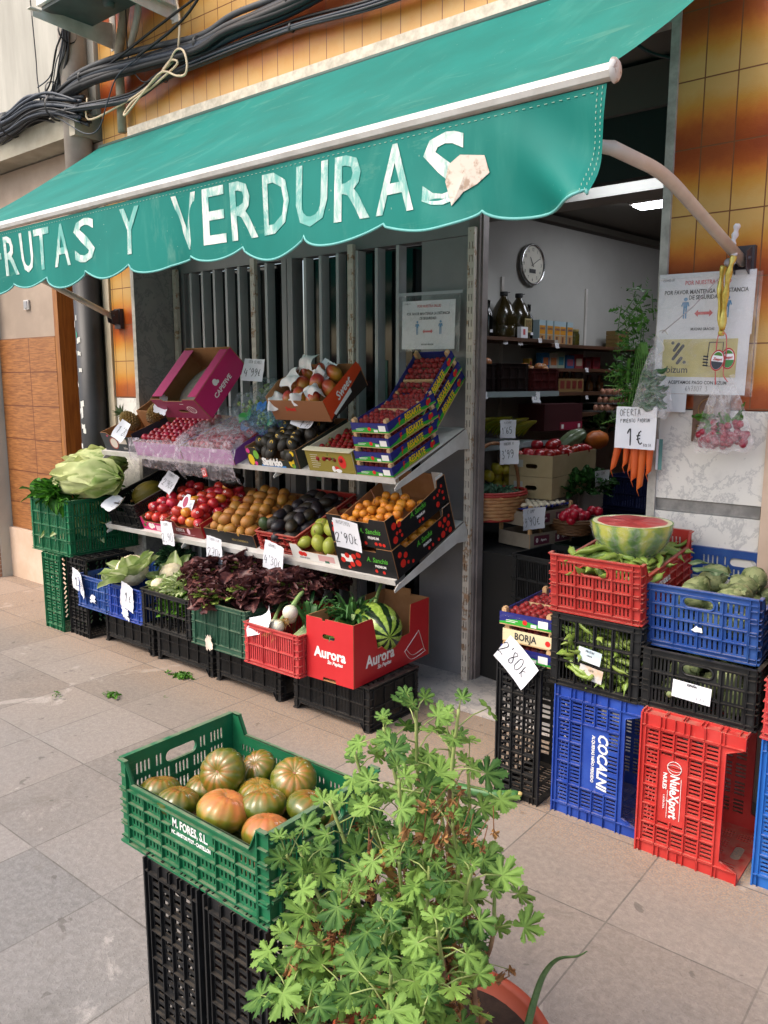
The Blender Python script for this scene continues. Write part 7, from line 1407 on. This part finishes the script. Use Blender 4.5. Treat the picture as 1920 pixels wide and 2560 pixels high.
pk('bottle_pack', 'cardboard pack of small sauce bottles on the third shelf', 'pack', .31, 1.37, 1.536, .29, .04, .085, (M('pack_tan', '7a6038', .6), (M('pack_red', '6a2018'), .06, .22, .25, .85), (M('pack_red', '6a2018'), .3, .46, .25, .85), (M('pack_red', '6a2018'), .54, .7, .25, .85), (M('pack_red', '6a2018'), .78, .94, .25, .85)))
EGG = M('egg', 'a5705a', .5, 'b07c64', 20)
for k, (z, s_) in enumerate(((1.505, 1.93), (1.452, 1.90), (1.40, 1.85), (1.345, 1.95))):
    t = thing('egg_tray', ('topmost', 'second', 'third', 'lowest')[k]+' tray of brown eggs in the pile at the back of the doorway', 'egg tray', WI(.36, s_, z)); mb = MB(); mb.box(-.28, .28, -.14, .14, 0, .01); mb.obj('card_tray', M('egg_card', '6a6664', .9), t)
    mb = MB()
    for i in range(12):
        for j in range(3): mb.blob((.019, .019, .024), None, 8, 6, T(-.253+i*.046, -.11+j*.045, .026))
    mb.obj('eggs', EGG, t)
mb = MB(); mb.blob((.03, .028, .024), None, 14, 10); t = tag(mb.obj('ladle', WHM, None, WI(.3, 2.16, 1.57)), 'white round utensil with a blue handle on the egg trays', 'utensil'); mb = MB(); mb.tube([(0, 0, 0), (.13, 0, .0)], .006, 6); mb.obj('handle', M('pk_blue', '2a4a9a'), t)
# metal tiers with crates and bananas
for z, lb in ((1.54, 'upper pale metal shelf edge inside, left of the doorway'), (1.255, 'lower pale metal shelf with the bananas inside')):
    mb = MB(); mb.box(.05, .6, 0.02, .8, z-.014, z-.002, M=WM); mb.box(.601, .606, 0.02, .82, z-.022, z+.008, M=WM); tag(mb.obj('metal_shelf', M('shelf_bluegrey', '8a9698', .4)), lb, 'shelf')
mb = MB(); mb.box(.05, .9, .02, 1.2, .0285, .72, M=WM); o = mb.obj('display_table', M('dark_table', '141312', .7)); tag(o, 'dark table base under the baskets inside the shop', 'table')
for k, (s_, z, w_, h, c, lb) in enumerate(((.12, 1.545, .24, .15, '180a0a', 'dark crate of onions on the upper metal shelf by the post'), (.40, 1.545, .28, .155, '1c0c0a', 'dark crate on the upper metal shelf with a white tag'), (.70, 1.545, .28, .13, '4a1212', 'dark red crate of onions on the upper metal shelf'))):
    crate(lb, M('dk%d' % k, c, .5), WM @ T(.42, s_+.0, z) @ RZ(R(90)), L=w_, W=.33, H=h, rows=2, nc=3, ns=4, sw=.005, style='plain', handle=False)
ONB = fruitmat('brown_onion_skin', [(0, '7a4420'), (1, 'a8703c')], scale=8, nz=.6, rough=.4)
obm = ball(.028, mats=ONB, name='onion', nu=12, nv=8); q = random.Random(2)
sow('brown_onion', obm, [WM @ T(.42+q.uniform(-.13, .14), s_+q.uniform(-.09, .09), z+q.uniform(0, .02)) for s_, z in ((.12, 1.69),)*9+((.70, 1.665),)*12], 'brown onion in one of the dark crates on the upper metal shelf inside', 'onion', 'brown onions inside the shop')
BAN = M('banana', 'a89a1c', .45, '7a8a1c', 14, obvar=.2); 
for b in range(7):
    t = thing('banana_bunch', ('greenish banana bunch at the right end of the lower metal shelf', 'banana bunch second from the right on the lower metal shelf', 'yellow banana bunch in the middle of the lower metal shelf', 'banana bunch behind the 165 card', 'dim banana bunch at the left of the lower metal shelf', 'banana bunch behind at the back left', 'banana bunch behind at the back middle')[b], 'bananas', WM @ T((.45, .46, .44, .42, .4, .2, .2)[b], (.72, .62, .50, .37, .24, .35, .55)[b], (1.27, 1.29, 1.3, 1.3, 1.31, 1.38, 1.38)[b]) @ RZ(R(-90+q.uniform(-15, 15))))
    mb = MB()
    for k in range(6):
        a = (k-2.5)*.016; mb.tube(arc([(a*.5, .06, .10), (a*1.3, 0, .085), (a*2, -.065, .05), (a*2.2, -.11, .0)], 4), [.004, .006, .010, .012]+[.0125]*5+[.012, .01, .006, .004], 7)
    mb.obj('bananas', BAN, t)
pk('fruit_box', 'maroon and pink fruit box standing behind the tomato crate', 'box', .36, 1.1, 1.30, .42, .2, .165, (M('box_maroon', '3c0c12', .6), (M('box_pink', '8a1a3a'), .4, 1, 0, .3), (WPR, .44, .5, .06, .22), (WPR, .88, .94, .06, .22)))
LEM = fruitmat('lemon_skin', [(0, '8a7a1c'), (1, 'a8982c')], scale=8, nz=.6, rough=.4); lm = ball(.032, lambda t, p, u: 1+.12*abs(u.x)**6, LEM, 'lemon', 14, 10, (1.15, 1, 1)); q = random.Random(9)
sow('lemon', lm, [WM @ T(.5+q.uniform(-.1, .06), .1+.075*i+q.uniform(-.01, .01), 1.06+.045*j-.01*i) @ tumble(q) for i in range(6) for j in range(3)], 'lemon piled below the lower metal shelf inside', 'lemon', 'lemons inside the shop')
def basket(label, M_, r0, r1, h, col, col2, handle=0, rimc=None):
    t = thing('wicker_basket', label, 'basket', M_); mb = MB(); n = 22
    for j in range(7):
        z = h*(j+.5)/7; r = r0+(r1-r0)*(j+.5)/7
        mb.tube([((r+.006*(1 if (i+j) % 2 else -1))*math.cos(i*2*PI/n), (r+.006*(1 if (i+j) % 2 else -1))*math.sin(i*2*PI/n)*.85, z) for i in range(n+1)], h/12, 6, cap=False)
    mb.obj('weave', M('wick'+col, col, .6, col2, 30), t); mb = MB()
    for z, r in ((0, r0+.004), (h, r1+.006), (h+.012, r1+.002)): mb.tube([(r*math.cos(i*2*PI/24), r*.85*math.sin(i*2*PI/24), z) for i in range(25)], .008, 6, cap=False)
    mb.obj('rim', M('rim'+(rimc or col), rimc or col, .6), t)
    mb = MB(); mb.lathe([(.001, .01), (r0, .01), (r1-.01, h-.01)], 20, M=SCL(1, .85, 1)); mb.obj('lining', DARK, t)
    if handle: mb = MB(); P = [(r1*math.cos(a), 0, h+handle*math.sin(a)) for a in [PI*i/20 for i in range(21)]]; mb.tube(P, .009, 7); mb.tube([(x, .006*math.sin(i*1.6), z+.006*math.cos(i*1.6)) for i, (x, y, z) in enumerate(P)], .007, 6); mb.obj('handle', M('willow', '7a4c2c', .6, '94643c', 20), t)
    return t
basket('pale and red woven basket with a tall arched handle by the post', WM @ T(.62, .20, .87) @ RZ(R(80)), .15, .19, .135, 'a8744c', 'b88a5c', .27, '9a2a24')
leafheap('herb_bag', 'bagged greens in the red rimmed basket', 'greens', WM @ T(.62, .2, .99), 60, (.13, .12, .03), leafmat('bag_green', '2c4a34', '6a8c74'), (.04, .06), .7, 31)
# mushroom crates
MUS = M('mushroom', 'c8bca4', .6, 'b8a890', 10)
for k, z in enumerate((.745+.075, .745+.19)):
    lb = ('lower', 'upper')[k]+' wooden mushroom crate with purple labels, '+('behind the 990 card' if k == 0 else 'mushrooms and blue paper showing')
    t = thing('mushroom_crate', lb, 'crate', WM @ T(.78, .38, z-.09) @ RZ(R(84))); mb = MB(); mb.box(-.17, .17, -.11, .11, 0, .006); mb.obj('base', LTW, t)
    for x0, x1, y0, y1 in ((-.17, .17, -.114, -.11), (-.17, .17, .11, .114), (-.174, -.17, -.11, .11), (.17, .174, -.11, .11)): mb = MB(); mb.box(x0, x1, y0, y1, .0, .075); mb.obj('side_board', M('grey_wood', '8a7f70', .7, '77695a', 8), t)
    for x in (-.163, .163):
        for y in (-.104, .104): mb = MB(); mb.box(x-.008, x+.008, y-.008, y+.008, .0, .112); mb.obj('corner_post', LTW, t)
    for x in (-.08, .09): mb = MB(); mb.box(x-.06, x+.06, -.1155, -.1143, .015, .062); l_ = mb.obj('purple_label', M('label_purple', '5c2638', .5), t); mb = MB(); mb.text('0', .034, T(x-.038, -.1162, .038) @ ZUP, bold=.001); mb.text('Ayora', .018, T(x+.015, -.1162, .038) @ ZUP); mb.obj('lettering', WPR, l_)
    if k:
        q = random.Random(6); mb = MB(); mb.grid(lambda u, v: ((u-.5)*.32, (v-.5)*.2, .085+.02*abs(math.sin(u*40))*abs(v-.5)*2), 40, 4); mb.obj('blue_paper', M('blue_paper', '1c2a7a', .6), t)
        ms = ball(.02, lambda a, p, u: 1-.3*(u.z < -.2), MUS, 'mushroom', 12, 8, (1, 1, .8)); W_ = t.matrix_world if False else WM @ T(.78, .38, z-.09) @ RZ(R(84))
        sow('mushroom', ms, [W_ @ T(-.13+.042*i+q.uniform(-.005, .005), -.08+.05*j, .10) @ RX(q.uniform(-.4, .4)) for i in range(7) for j in range(4)], 'white mushroom in the upper crate with purple labels', 'mushroom', 'mushrooms in the wooden crate')
ptag('white card reading 990 on the lower mushroom crate', WI(.91, .17, .90, -10) @ RX(R(90)) , .125, .09, (L_('CHAMP', .015, -.01, .03, wd=.0007), L_("9'90e", .036, .0, -.012, wd=.0014, seed=5)), .1, .04, 24)
ptag('white card reading 3 99 hanging on the basket handle', WI(.75, .16, 1.235, -15) @ RX(R(90)), .1, .1, (L_('NARANJA', .012, 0, .036, wd=.0006), L_("3'99", .034, 0, -.008, wd=.0016, seed=6)), .1, .05, 25)
ptag('white card reading 165 in front of the bananas', WI(.62, .316, 1.345, -20) @ RX(R(90)), .08, .08, (L_('PLATANO', .009, 0, .028, wd=.0005), L_("1'65", .028, 0, -.006, wd=.0014, seed=7)), .1, .05, 26)
ptag('dim white card above the parsley reading 2 60', WI(.92, .80, 1.06, 0) @ RX(R(90)), .12, .07, (L_('PERA CONF', .013, 0, .02, wd=.0006), L_("2'60", .028, 0, -.015, wd=.001, seed=8)), .1, .04, 27)
for k, (o, s_, z, w_) in enumerate(((.61, .02, 1.45, .06), (.61, .12, 1.53, .04), (.61, .58, 1.515, .065), (.255, .75, 1.845, .04), (.255, .9, 1.845, .04), (.275, 1.08, 1.86, .03), (.255, 1.3, 1.835, .035), (.46, .33, 1.63, .05), (.4, 1.45, 1.50, .025), (.29, 1.4, 1.675, .025), (.31, 1.58, 1.68, .03))):
    sticker('price_tag', 'small white price ticket '+('on the metal shelf by the door post', 'clipped above the upper metal shelf edge', 'curled plastic covered, on the upper metal shelf edge', 'under the left wine bottles', 'under the left oil jug', 'under the right oil jug', 'under the drink cartons', 'on the dark crate of the upper metal shelf', 'on the third wooden shelf edge', 'on the second wooden shelf under the blue packet', 'on the second wooden shelf under the pink packet')[k], WI(o, s_, z, -10) @ RX(R(80)), w_, w_*.95, PAPER, 'price tag', .05, .1, (('25', w_*.4, 0, 0, {}),), seed=k)
# tomatoes in pale wooden crates, squash, pumpkin
for k, (z, lb) in enumerate(((.985, 'lower pale wooden crate under the indoor tomatoes'), (1.105, 'upper pale wooden crate full of red tomatoes inside'))):
    t, p = carton('wooden_crate', lb, WM @ T(.80, .38, z-.02) @ RZ(R(90-2)) , .45, .45, .125, {'*': M('pale_ply', 'ad9a76', .6, '9c8864', 4)}, inner=M('pale_ply2', '9c8a68', .6), holes={'front': [stad(.16, .27, .05, .075)]}) if False else carton('wooden_crate', lb, WM @ T(.72, .40, z-.02) @ RZ(R(10)), .26, .62, .118, {'*': M('pale_ply', 'ad9a76', .6, '9c8864', 4)}, inner=M('pale_ply2', '9c8a68', .6), holes={'front': [stad(.10, .17, .045, .07)]}, front=None)
    mb = MB(); quadp(mb, .03, .085, .05, .09); mb.obj('label', M('pk_white', 'a8a8a4'), p['front'])
TIN = fruitmat('indoor_tomato', [(0, '7a1014'), (1, '9c2018')], scale=6, nz=.6, rough=.25, coat=.3); it = ball(.037, tmf, TIN, 'tomato', 16, 10, (1, 1, .85)); q = random.Random(8)
B_ = WM @ T(.72, .40, 1.085) @ RZ(R(10))
sow('tomato', it, [B_ @ T(-.09+.06*i+q.uniform(-.01, .01), .05+.075*j+q.uniform(-.01, .01), .10+q.uniform(0, .02)) @ tumble(q) for i in range(4) for j in range(8)]+[B_ @ T(x, y, .16) for x, y in ((-.06, .2), (0, .28), (.03, .2), (-.02, .36))], 'red tomato in the pale wooden crate inside the shop', 'tomato', 'tomatoes in the wooden crate inside')
mb = MB(); mb.blob((.12, .055, .055), lambda t, p, u: 1-.25*max(0, u.x)+.05*math.cos(math.atan2(u.y, u.z)*9)+.03*noise.noise(u*12), 30, 20); tag(mb.obj('squash', fruitmat('squash_skin', [(0, '2c4424'), (.5, '5a6c4c'), (1, '7a8468')], scale=4, nz=1.2, nsc=30, rough=.3, coat=.4), None, WM @ T(.6, 1.0, 1.255) @ RZ(R(62)) @ RY(R(-28))), 'warty grey green squash wrapped in film on the indoor tomatoes', 'squash')
mb = MB(); mb.blob((.1, .05, .06), lambda t, p, u: 1+.1*noise.noise(u*5), 24, 14); tag(mb.obj('pumpkin_piece', M('pumpkin', 'a8541c', .5, 'b8641f', 10), None, WM @ T(.58, 1.3, 1.235) @ RZ(R(80))), 'cut piece of orange pumpkin behind the squash', 'pumpkin')
leafheap('leafy_greens', 'dark leafy greens behind the pumpkin inside', 'greens', WM @ T(.5, 1.6, 1.29), 60, (.18, .25, .07), leafmat('dim_leaf', '1c2c14', '3c5428'), (.06, .1), .6, 33)
leafheap('parsley_bunch', 'big bunch of parsley and celery behind the radishes', 'parsley', WM @ T(.82, .80, .99), 300, (.13, .22, .09), leafmat('parsley_leaf', '14300f', '34602a', vs=20), (.035, .065), .7, 34, .4, .2, .8)
basket('shallow brown basket of radishes in the doorway', WM @ T(.93, .50, .79), .10, .14, .065, '5a3c22', '6c4a2c')
q = random.Random(10); rm = ball(.027, lambda t, p, u: 1+.35*max(0, -u.z-.75), M('radish_red', '9c1428', .3, 'b01c34', 14), 'radish', 14, 10)
sow('radish', rm, [WM @ T(.96+q.uniform(-.05, .06), .50+q.uniform(-.13, .13), .885+q.uniform(-.02, .035)) @ tumble(q) for _ in range(20)], 'round red radish in the shallow basket in the doorway', 'radish', 'radishes in the doorway basket')
for k, (o, s_, c, lb) in enumerate(((.93, .02, '16181a', 'black crate under the red rimmed basket'), (.93, .40, '10241a', 'dark green crate under the mushroom crates'), (.93, .75, '141416', 'black crate under the radish basket'))):
    for j in range(2): crate(('lower ' if j == 0 else 'upper ')+lb, M('in%d' % k, c, .5), WM @ T(o+.10, s_+.16, .029+j*.36) @ RZ(R(90)), L=.34, W=.25, H=.35, rows=3, nc=4, ns=5, sw=.007, style='plain', handle=False)
for j in range(3): crate(('bottom', 'middle', 'top')[j]+' dark blue crate stacked deep in the doorway', M('in_blue', '10183c', .5, '141e4a', 4), WM @ T(.72, 1.75, .35+j*.215) @ RZ(R(90)), L=.55, W=.36, H=.21, rows=2, nc=5, ns=5, sw=.007, style='plain', handle=False)
mb = MB(); mb.box(.5, .95, 1.45, 2.1, .03, .349, M=WM); tag(mb.obj('display_table', M('dark_table', '141312')), 'dark low stand under the blue crates inside', 'stand')
# ================================================================= POTTED GERANIUM
PC = Vector((-.80, 1.17, 0)); PZ = .3
gp_ = thing('potted_geranium', 'leggy scented geranium in a round terracotta pot in the foreground', 'potted plant', T(PC.x, PC.y, 0))
TC = M('terracotta', 'a8492c', .6, '98402a', 6, .1); mb = MB()
mb.lathe([(.001, .012), (.15, .012), (.155, .0), (.165, 0), (.205, .24), (.222, .243), (.228, .25), (.228, .292), (.223, .3), (.208, .3), (.203, .294), (.2, .26), (.001, .258)], 56); mb.obj('pot', TC, gp_)
mb = MB(); mb.grid(lambda u, v: (.198*math.cos(u*2*PI)*v, .198*math.sin(u*2*PI)*v, .262+.01*noise.noise(Vector((u*9, v*9, 1)))), 40, 8); mb.obj('soil', M('soil', '2a1e16', .95, '3c2c20', 40, .6, .006, 60), gp_)
GLM = leafmat('geranium_leaf', '2e5826', '7fa24c', vs=16, tl=.35, rough=.6, bs=.5); DRY = leafmat('dry_leaf', '6a4026', 'a87c4c', vs=30, tl=.15); YLW = leafmat('yellow_leaf', '9a7a24', 'c8a848', vs=20, tl=.3)
def geranium_leaf(mb, M_, s_, seed, crumple=0):
    """deeply cut palmate leaf, stalk at the origin, blade in XY"""
    r_ = random.Random(seed); lobes = (-2.30, -1.45, -.72, 0, .72, 1.45, 2.30); len_ = (.62, .78, .93, 1.0, .93, .78, .62)
    out = []
    for k, (a, l) in enumerate(zip(lobes, len_)):
        l *= r_.uniform(.9, 1.08); a += r_.uniform(-.06, .06)
        for da, rr in ((-.34, .43), (-.33, .60), (-.25, .64), (-.31, .80), (-.18, .81), (-.18, .95), (-.06, .91), (0, 1.02), (.06, .90), (.17, .94), (.19, .80), (.31, .79), (.25, .63), (.33, .58), (.34, .41)): out.append((a+da, rr*l))
    c = (0, 0); n = len(out); vs = [(0, 0, 0)]; tt = [.75]
    cup = r_.uniform(-.25, .35); fold = r_.uniform(.04, .12)
    def P(a, r):
        z = cup*r*r*.5+fold*r*(math.cos(a*8.7)*.8)+.12*noise.noise(Vector((math.cos(a)*r*2, math.sin(a)*r*2, seed)))
        if crumple: z += crumple*r*math.sin(a*5+seed)*.6; return (r*math.cos(a)*(1-crumple*.5), r*math.sin(a)*(1-crumple*.6), z-crumple*r*r*.6)
        return (r*math.cos(a), r*math.sin(a), z)
    for a, r in out: vs.append(P(a, r*.5)); tt.append(.62-.2*abs(math.sin(a*4.1)))
    for a, r in out: vs.append(P(a, r)); tt.append(max(.02, .35+r_.uniform(-.08, .08)))
    fs = [(0, i+1, i+2) for i in range(n-1)]+[(i+1, i+1+n, i+2+n, i+2) for i in range(n-1)]
    mb.add(vs, fs, 0, M_ @ SCL(s_, s_, s_), True); b = r_.choice((-.4, -.25, -.1, 0, .15, .3, .5)); mb.tint[-len(vs):] = [min(1, max(.01, t_+b)) for t_ in tt]
lv, st, dr_, yl, wood = MB(), MB(), MB(), MB(), MB()
q = random.Random(21)
# leaders: (tip x, y, z) in world metres, leafed length, leaves
LEAD = [((-0.834, 1.120, 1.007), 0.32, 20), ((-0.895, 1.100, 0.958), 0.30, 18), ((-0.815, 1.200, 0.929), 0.30, 18), ((-0.950, 1.080, 0.897), 0.28, 16), ((-0.783, 1.220, 0.869), 0.30, 14), ((-0.961, 1.020, 0.821), 0.26, 16), ((-0.780, 1.000, 0.933), 0.26, 16), ((-0.775, 1.100, 0.877), 0.30, 18), ((-1.005, 0.980, 0.725), 0.20, 12), ((-0.703, 1.050, 0.859), 0.30, 16), ((-0.956, 0.940, 0.678), 0.20, 12), ((-0.851, 0.950, 0.718), 0.26, 18), ((-0.764, 0.980, 0.797), 0.28, 18), ((-0.714, 1.000, 0.807), 0.28, 18), ((-0.659, 1.120, 0.736), 0.20, 13), ((-0.643, 1.020, 0.810), 0.24, 15), ((-0.918, 0.920, 0.620), 0.18, 9), ((-0.725, 0.900, 0.739), 0.26, 18), ((-0.641, 0.920, 0.760), 0.26, 20), ((-0.816, 0.880, 0.603), 0.22, 12), ((-0.907, 0.860, 0.560), 0.20, 14), ((-0.685, 0.860, 0.700), 0.20, 16), ((-0.619, 0.880, 0.707), 0.22, 18), ((-0.850, 0.840, 0.554), 0.18, 13), ((-0.792, 1.050, 0.690), 0.30, 16), ((-0.882, 1.050, 0.775), 0.26, 14), ((-0.618, 0.850, 0.669), 0.20, 14), ((-0.842, 0.980, 0.629), 0.20, 10)]
LEAD += [((-.70, .92, .40), .16, 12), ((-.60, 1.02, .38), .14, 10), ((-1.0, .93, .55), .2, 12), ((-1.02, .96, .72), .2, 12), ((-.74, 1.12, 1.03), .2, 10)]
camv = Vector((0, 0, 1.6))
for k, (tip, ll, nl) in enumerate(LEAD):
    tip = Vector(tip)-Vector((PC.x, PC.y, 0)); b = Vector((max(-.15, min(.15, tip.x*.3))+q.gauss(0, .02), max(-.12, min(.12, tip.y*.3))+q.gauss(0, .02), .262)); m1 = b.lerp(tip, .45)+Vector((-tip.x*.15, -tip.y*.15, .02+q.gauss(0, .02))); m2 = b.lerp(tip, .75)+Vector((q.gauss(0, .02), q.gauss(0, .02), -.005))
    path = arc([b, m1, m2, tip], 10); N = len(path); ln = sum((path[i+1]-path[i]).length for i in range(N-1))
    (wood if tip.z > .55 else st).tube(path[:int(N*.75)], [.0058*(1-.45*i/N) for i in range(int(N*.75))], 7); st.tube(path[int(N*.72):], [.0038*(1-.3*i/10) for i in range(len(path[int(N*.72):]))], 6)
    f0 = max(.05, 1-ll/ln)
    nl = int(nl*.68)
    for j in range(nl):
        u = f0+(1-f0)*((j+.7)/nl)**.85; i = min(N-2, int(u*(N-1))); p = path[i].lerp(path[i+1], u*(N-1)-i); az = j*2.4+k+q.uniform(-.3, .3)
        el = R(q.uniform(5, 50)+30*(u > .93)); d = Vector((math.cos(az)*math.cos(el), math.sin(az)*math.cos(el), math.sin(el))); pl = q.uniform(.035, .07)*(1.15-.55*(u > .95)); e = p+d*pl+Vector((0, 0, -.1*pl))
        s_ = q.uniform(.027, .044)*(.62 if u > .95 else 1)*(1.12 if tip.z < .75 else 1)
        st.tube([p, p.lerp(e, .5)+Vector((0, 0, .006)), e], [.0016, .0013, .001], 5)
        tc = (camv-(e+PC)).normalized(); nrm = (Vector((0, 0, 1))*.55+d*.45+tc*.5+Vector((q.gauss(0, .42), q.gauss(0, .42), q.gauss(0, .3)))).normalized()
        x = (d-nrm*d.dot(nrm)).normalized(); y = nrm.cross(x); Mx = Matrix(((x.x, y.x, nrm.x, e.x), (x.y, y.y, nrm.y, e.y), (x.z, y.z, nrm.z, e.z), (0, 0, 0, 1)))
        geranium_leaf(lv, Mx, s_, k*50+j)
    # dead leaves low on the woody part
    for j in range(13 if tip.z > .6 else 8):
        u = q.uniform(.25, max(.3, f0+.15)); i = min(N-2, int(u*(N-1))); p = path[i]; d = Vector((q.gauss(0, 1), q.gauss(0, 1), -.9)).normalized(); e = p+d*q.uniform(.02, .05)
        st.tube([p, e], .0009, 4) if j % 2 else dr_.tube([p, e], .0009, 4)
        geranium_leaf(dr_, T(*e) @ d.to_track_quat('X', 'Z').to_matrix().to_4x4() @ RX(q.uniform(0, 6)), q.uniform(.02, .034), k*9+j, .85)
for k, (x, y, z, n_) in enumerate(((-.70, 1.0, .86, 9), (-.87, .93, .66, 12), (-.90, .90, .58, 10), (-.83, .87, .47, 14), (-.66, 1.04, .86, 7), (-.82, .85, .42, 14), (-.80, .98, .76, 12))):
    for j in range(n_):
        e = Vector((x+q.gauss(0, .028), y+q.gauss(0, .02), z+q.gauss(0, .035)))-Vector((PC.x, PC.y, 0)); geranium_leaf(dr_, T(*e) @ RZ(q.uniform(0, 6)) @ RX(q.uniform(.3, 2.6)) @ RY(q.uniform(-1, 1)), q.uniform(.016, .028), 700+k*20+j, .9); dr_.tube([e, e+Vector((q.gauss(0, .012), .02, .035))], .0009, 4)
for k, (x, y, z, s_) in enumerate(((-1.0, .97, .60, .03), (-.80, .99, .78, .032), (-.86, .95, .66, .03), (-.43, 1.08, .42, .03), (-.90, .90, .36, .028), (-.80, .9, .33, .03), (-.75, 1.02, .72, .028))):
    e = Vector((x, y, z))-Vector((PC.x, PC.y, 0)); geranium_leaf(yl, T(*e) @ RZ(q.uniform(0, 6)) @ RX(q.uniform(.5, 1.6)) @ RY(.5), s_*1.05, 900+k, .4); st.tube([e, e+Vector((q.gauss(0, .03), .03, .05))], .0012, 4)
lv.obj('foliage', GLM, gp_); st.obj('stems', M('green_stem', '7f8f4c', .6, '94a060', 20), gp_); wood.obj('woody_stems', M('brown_stem', '6a4a34', .8, '8a6a4c', 40, .4, .002, 90), gp_)
dr_.obj('dead_leaves', DRY, gp_); yl.obj('yellow_leaves', YLW, gp_)
al_ = MB(); P = arc([(.15, .02, .27), (.158, .05, .36), (.165, .07, .43), (.178, .08, .485), (.205, .08, .53), (.243, .08, .555), (.262, .08, .575)], 6); al_.tube(P, [.009*(1-.85*(i/(len(P)-1))**1.5) for i in range(len(P))], 8, flat=.5)
al_.obj('aloe_spear', M('aloe_skin', '33502c', .45, '5a7444', 40), gp_)
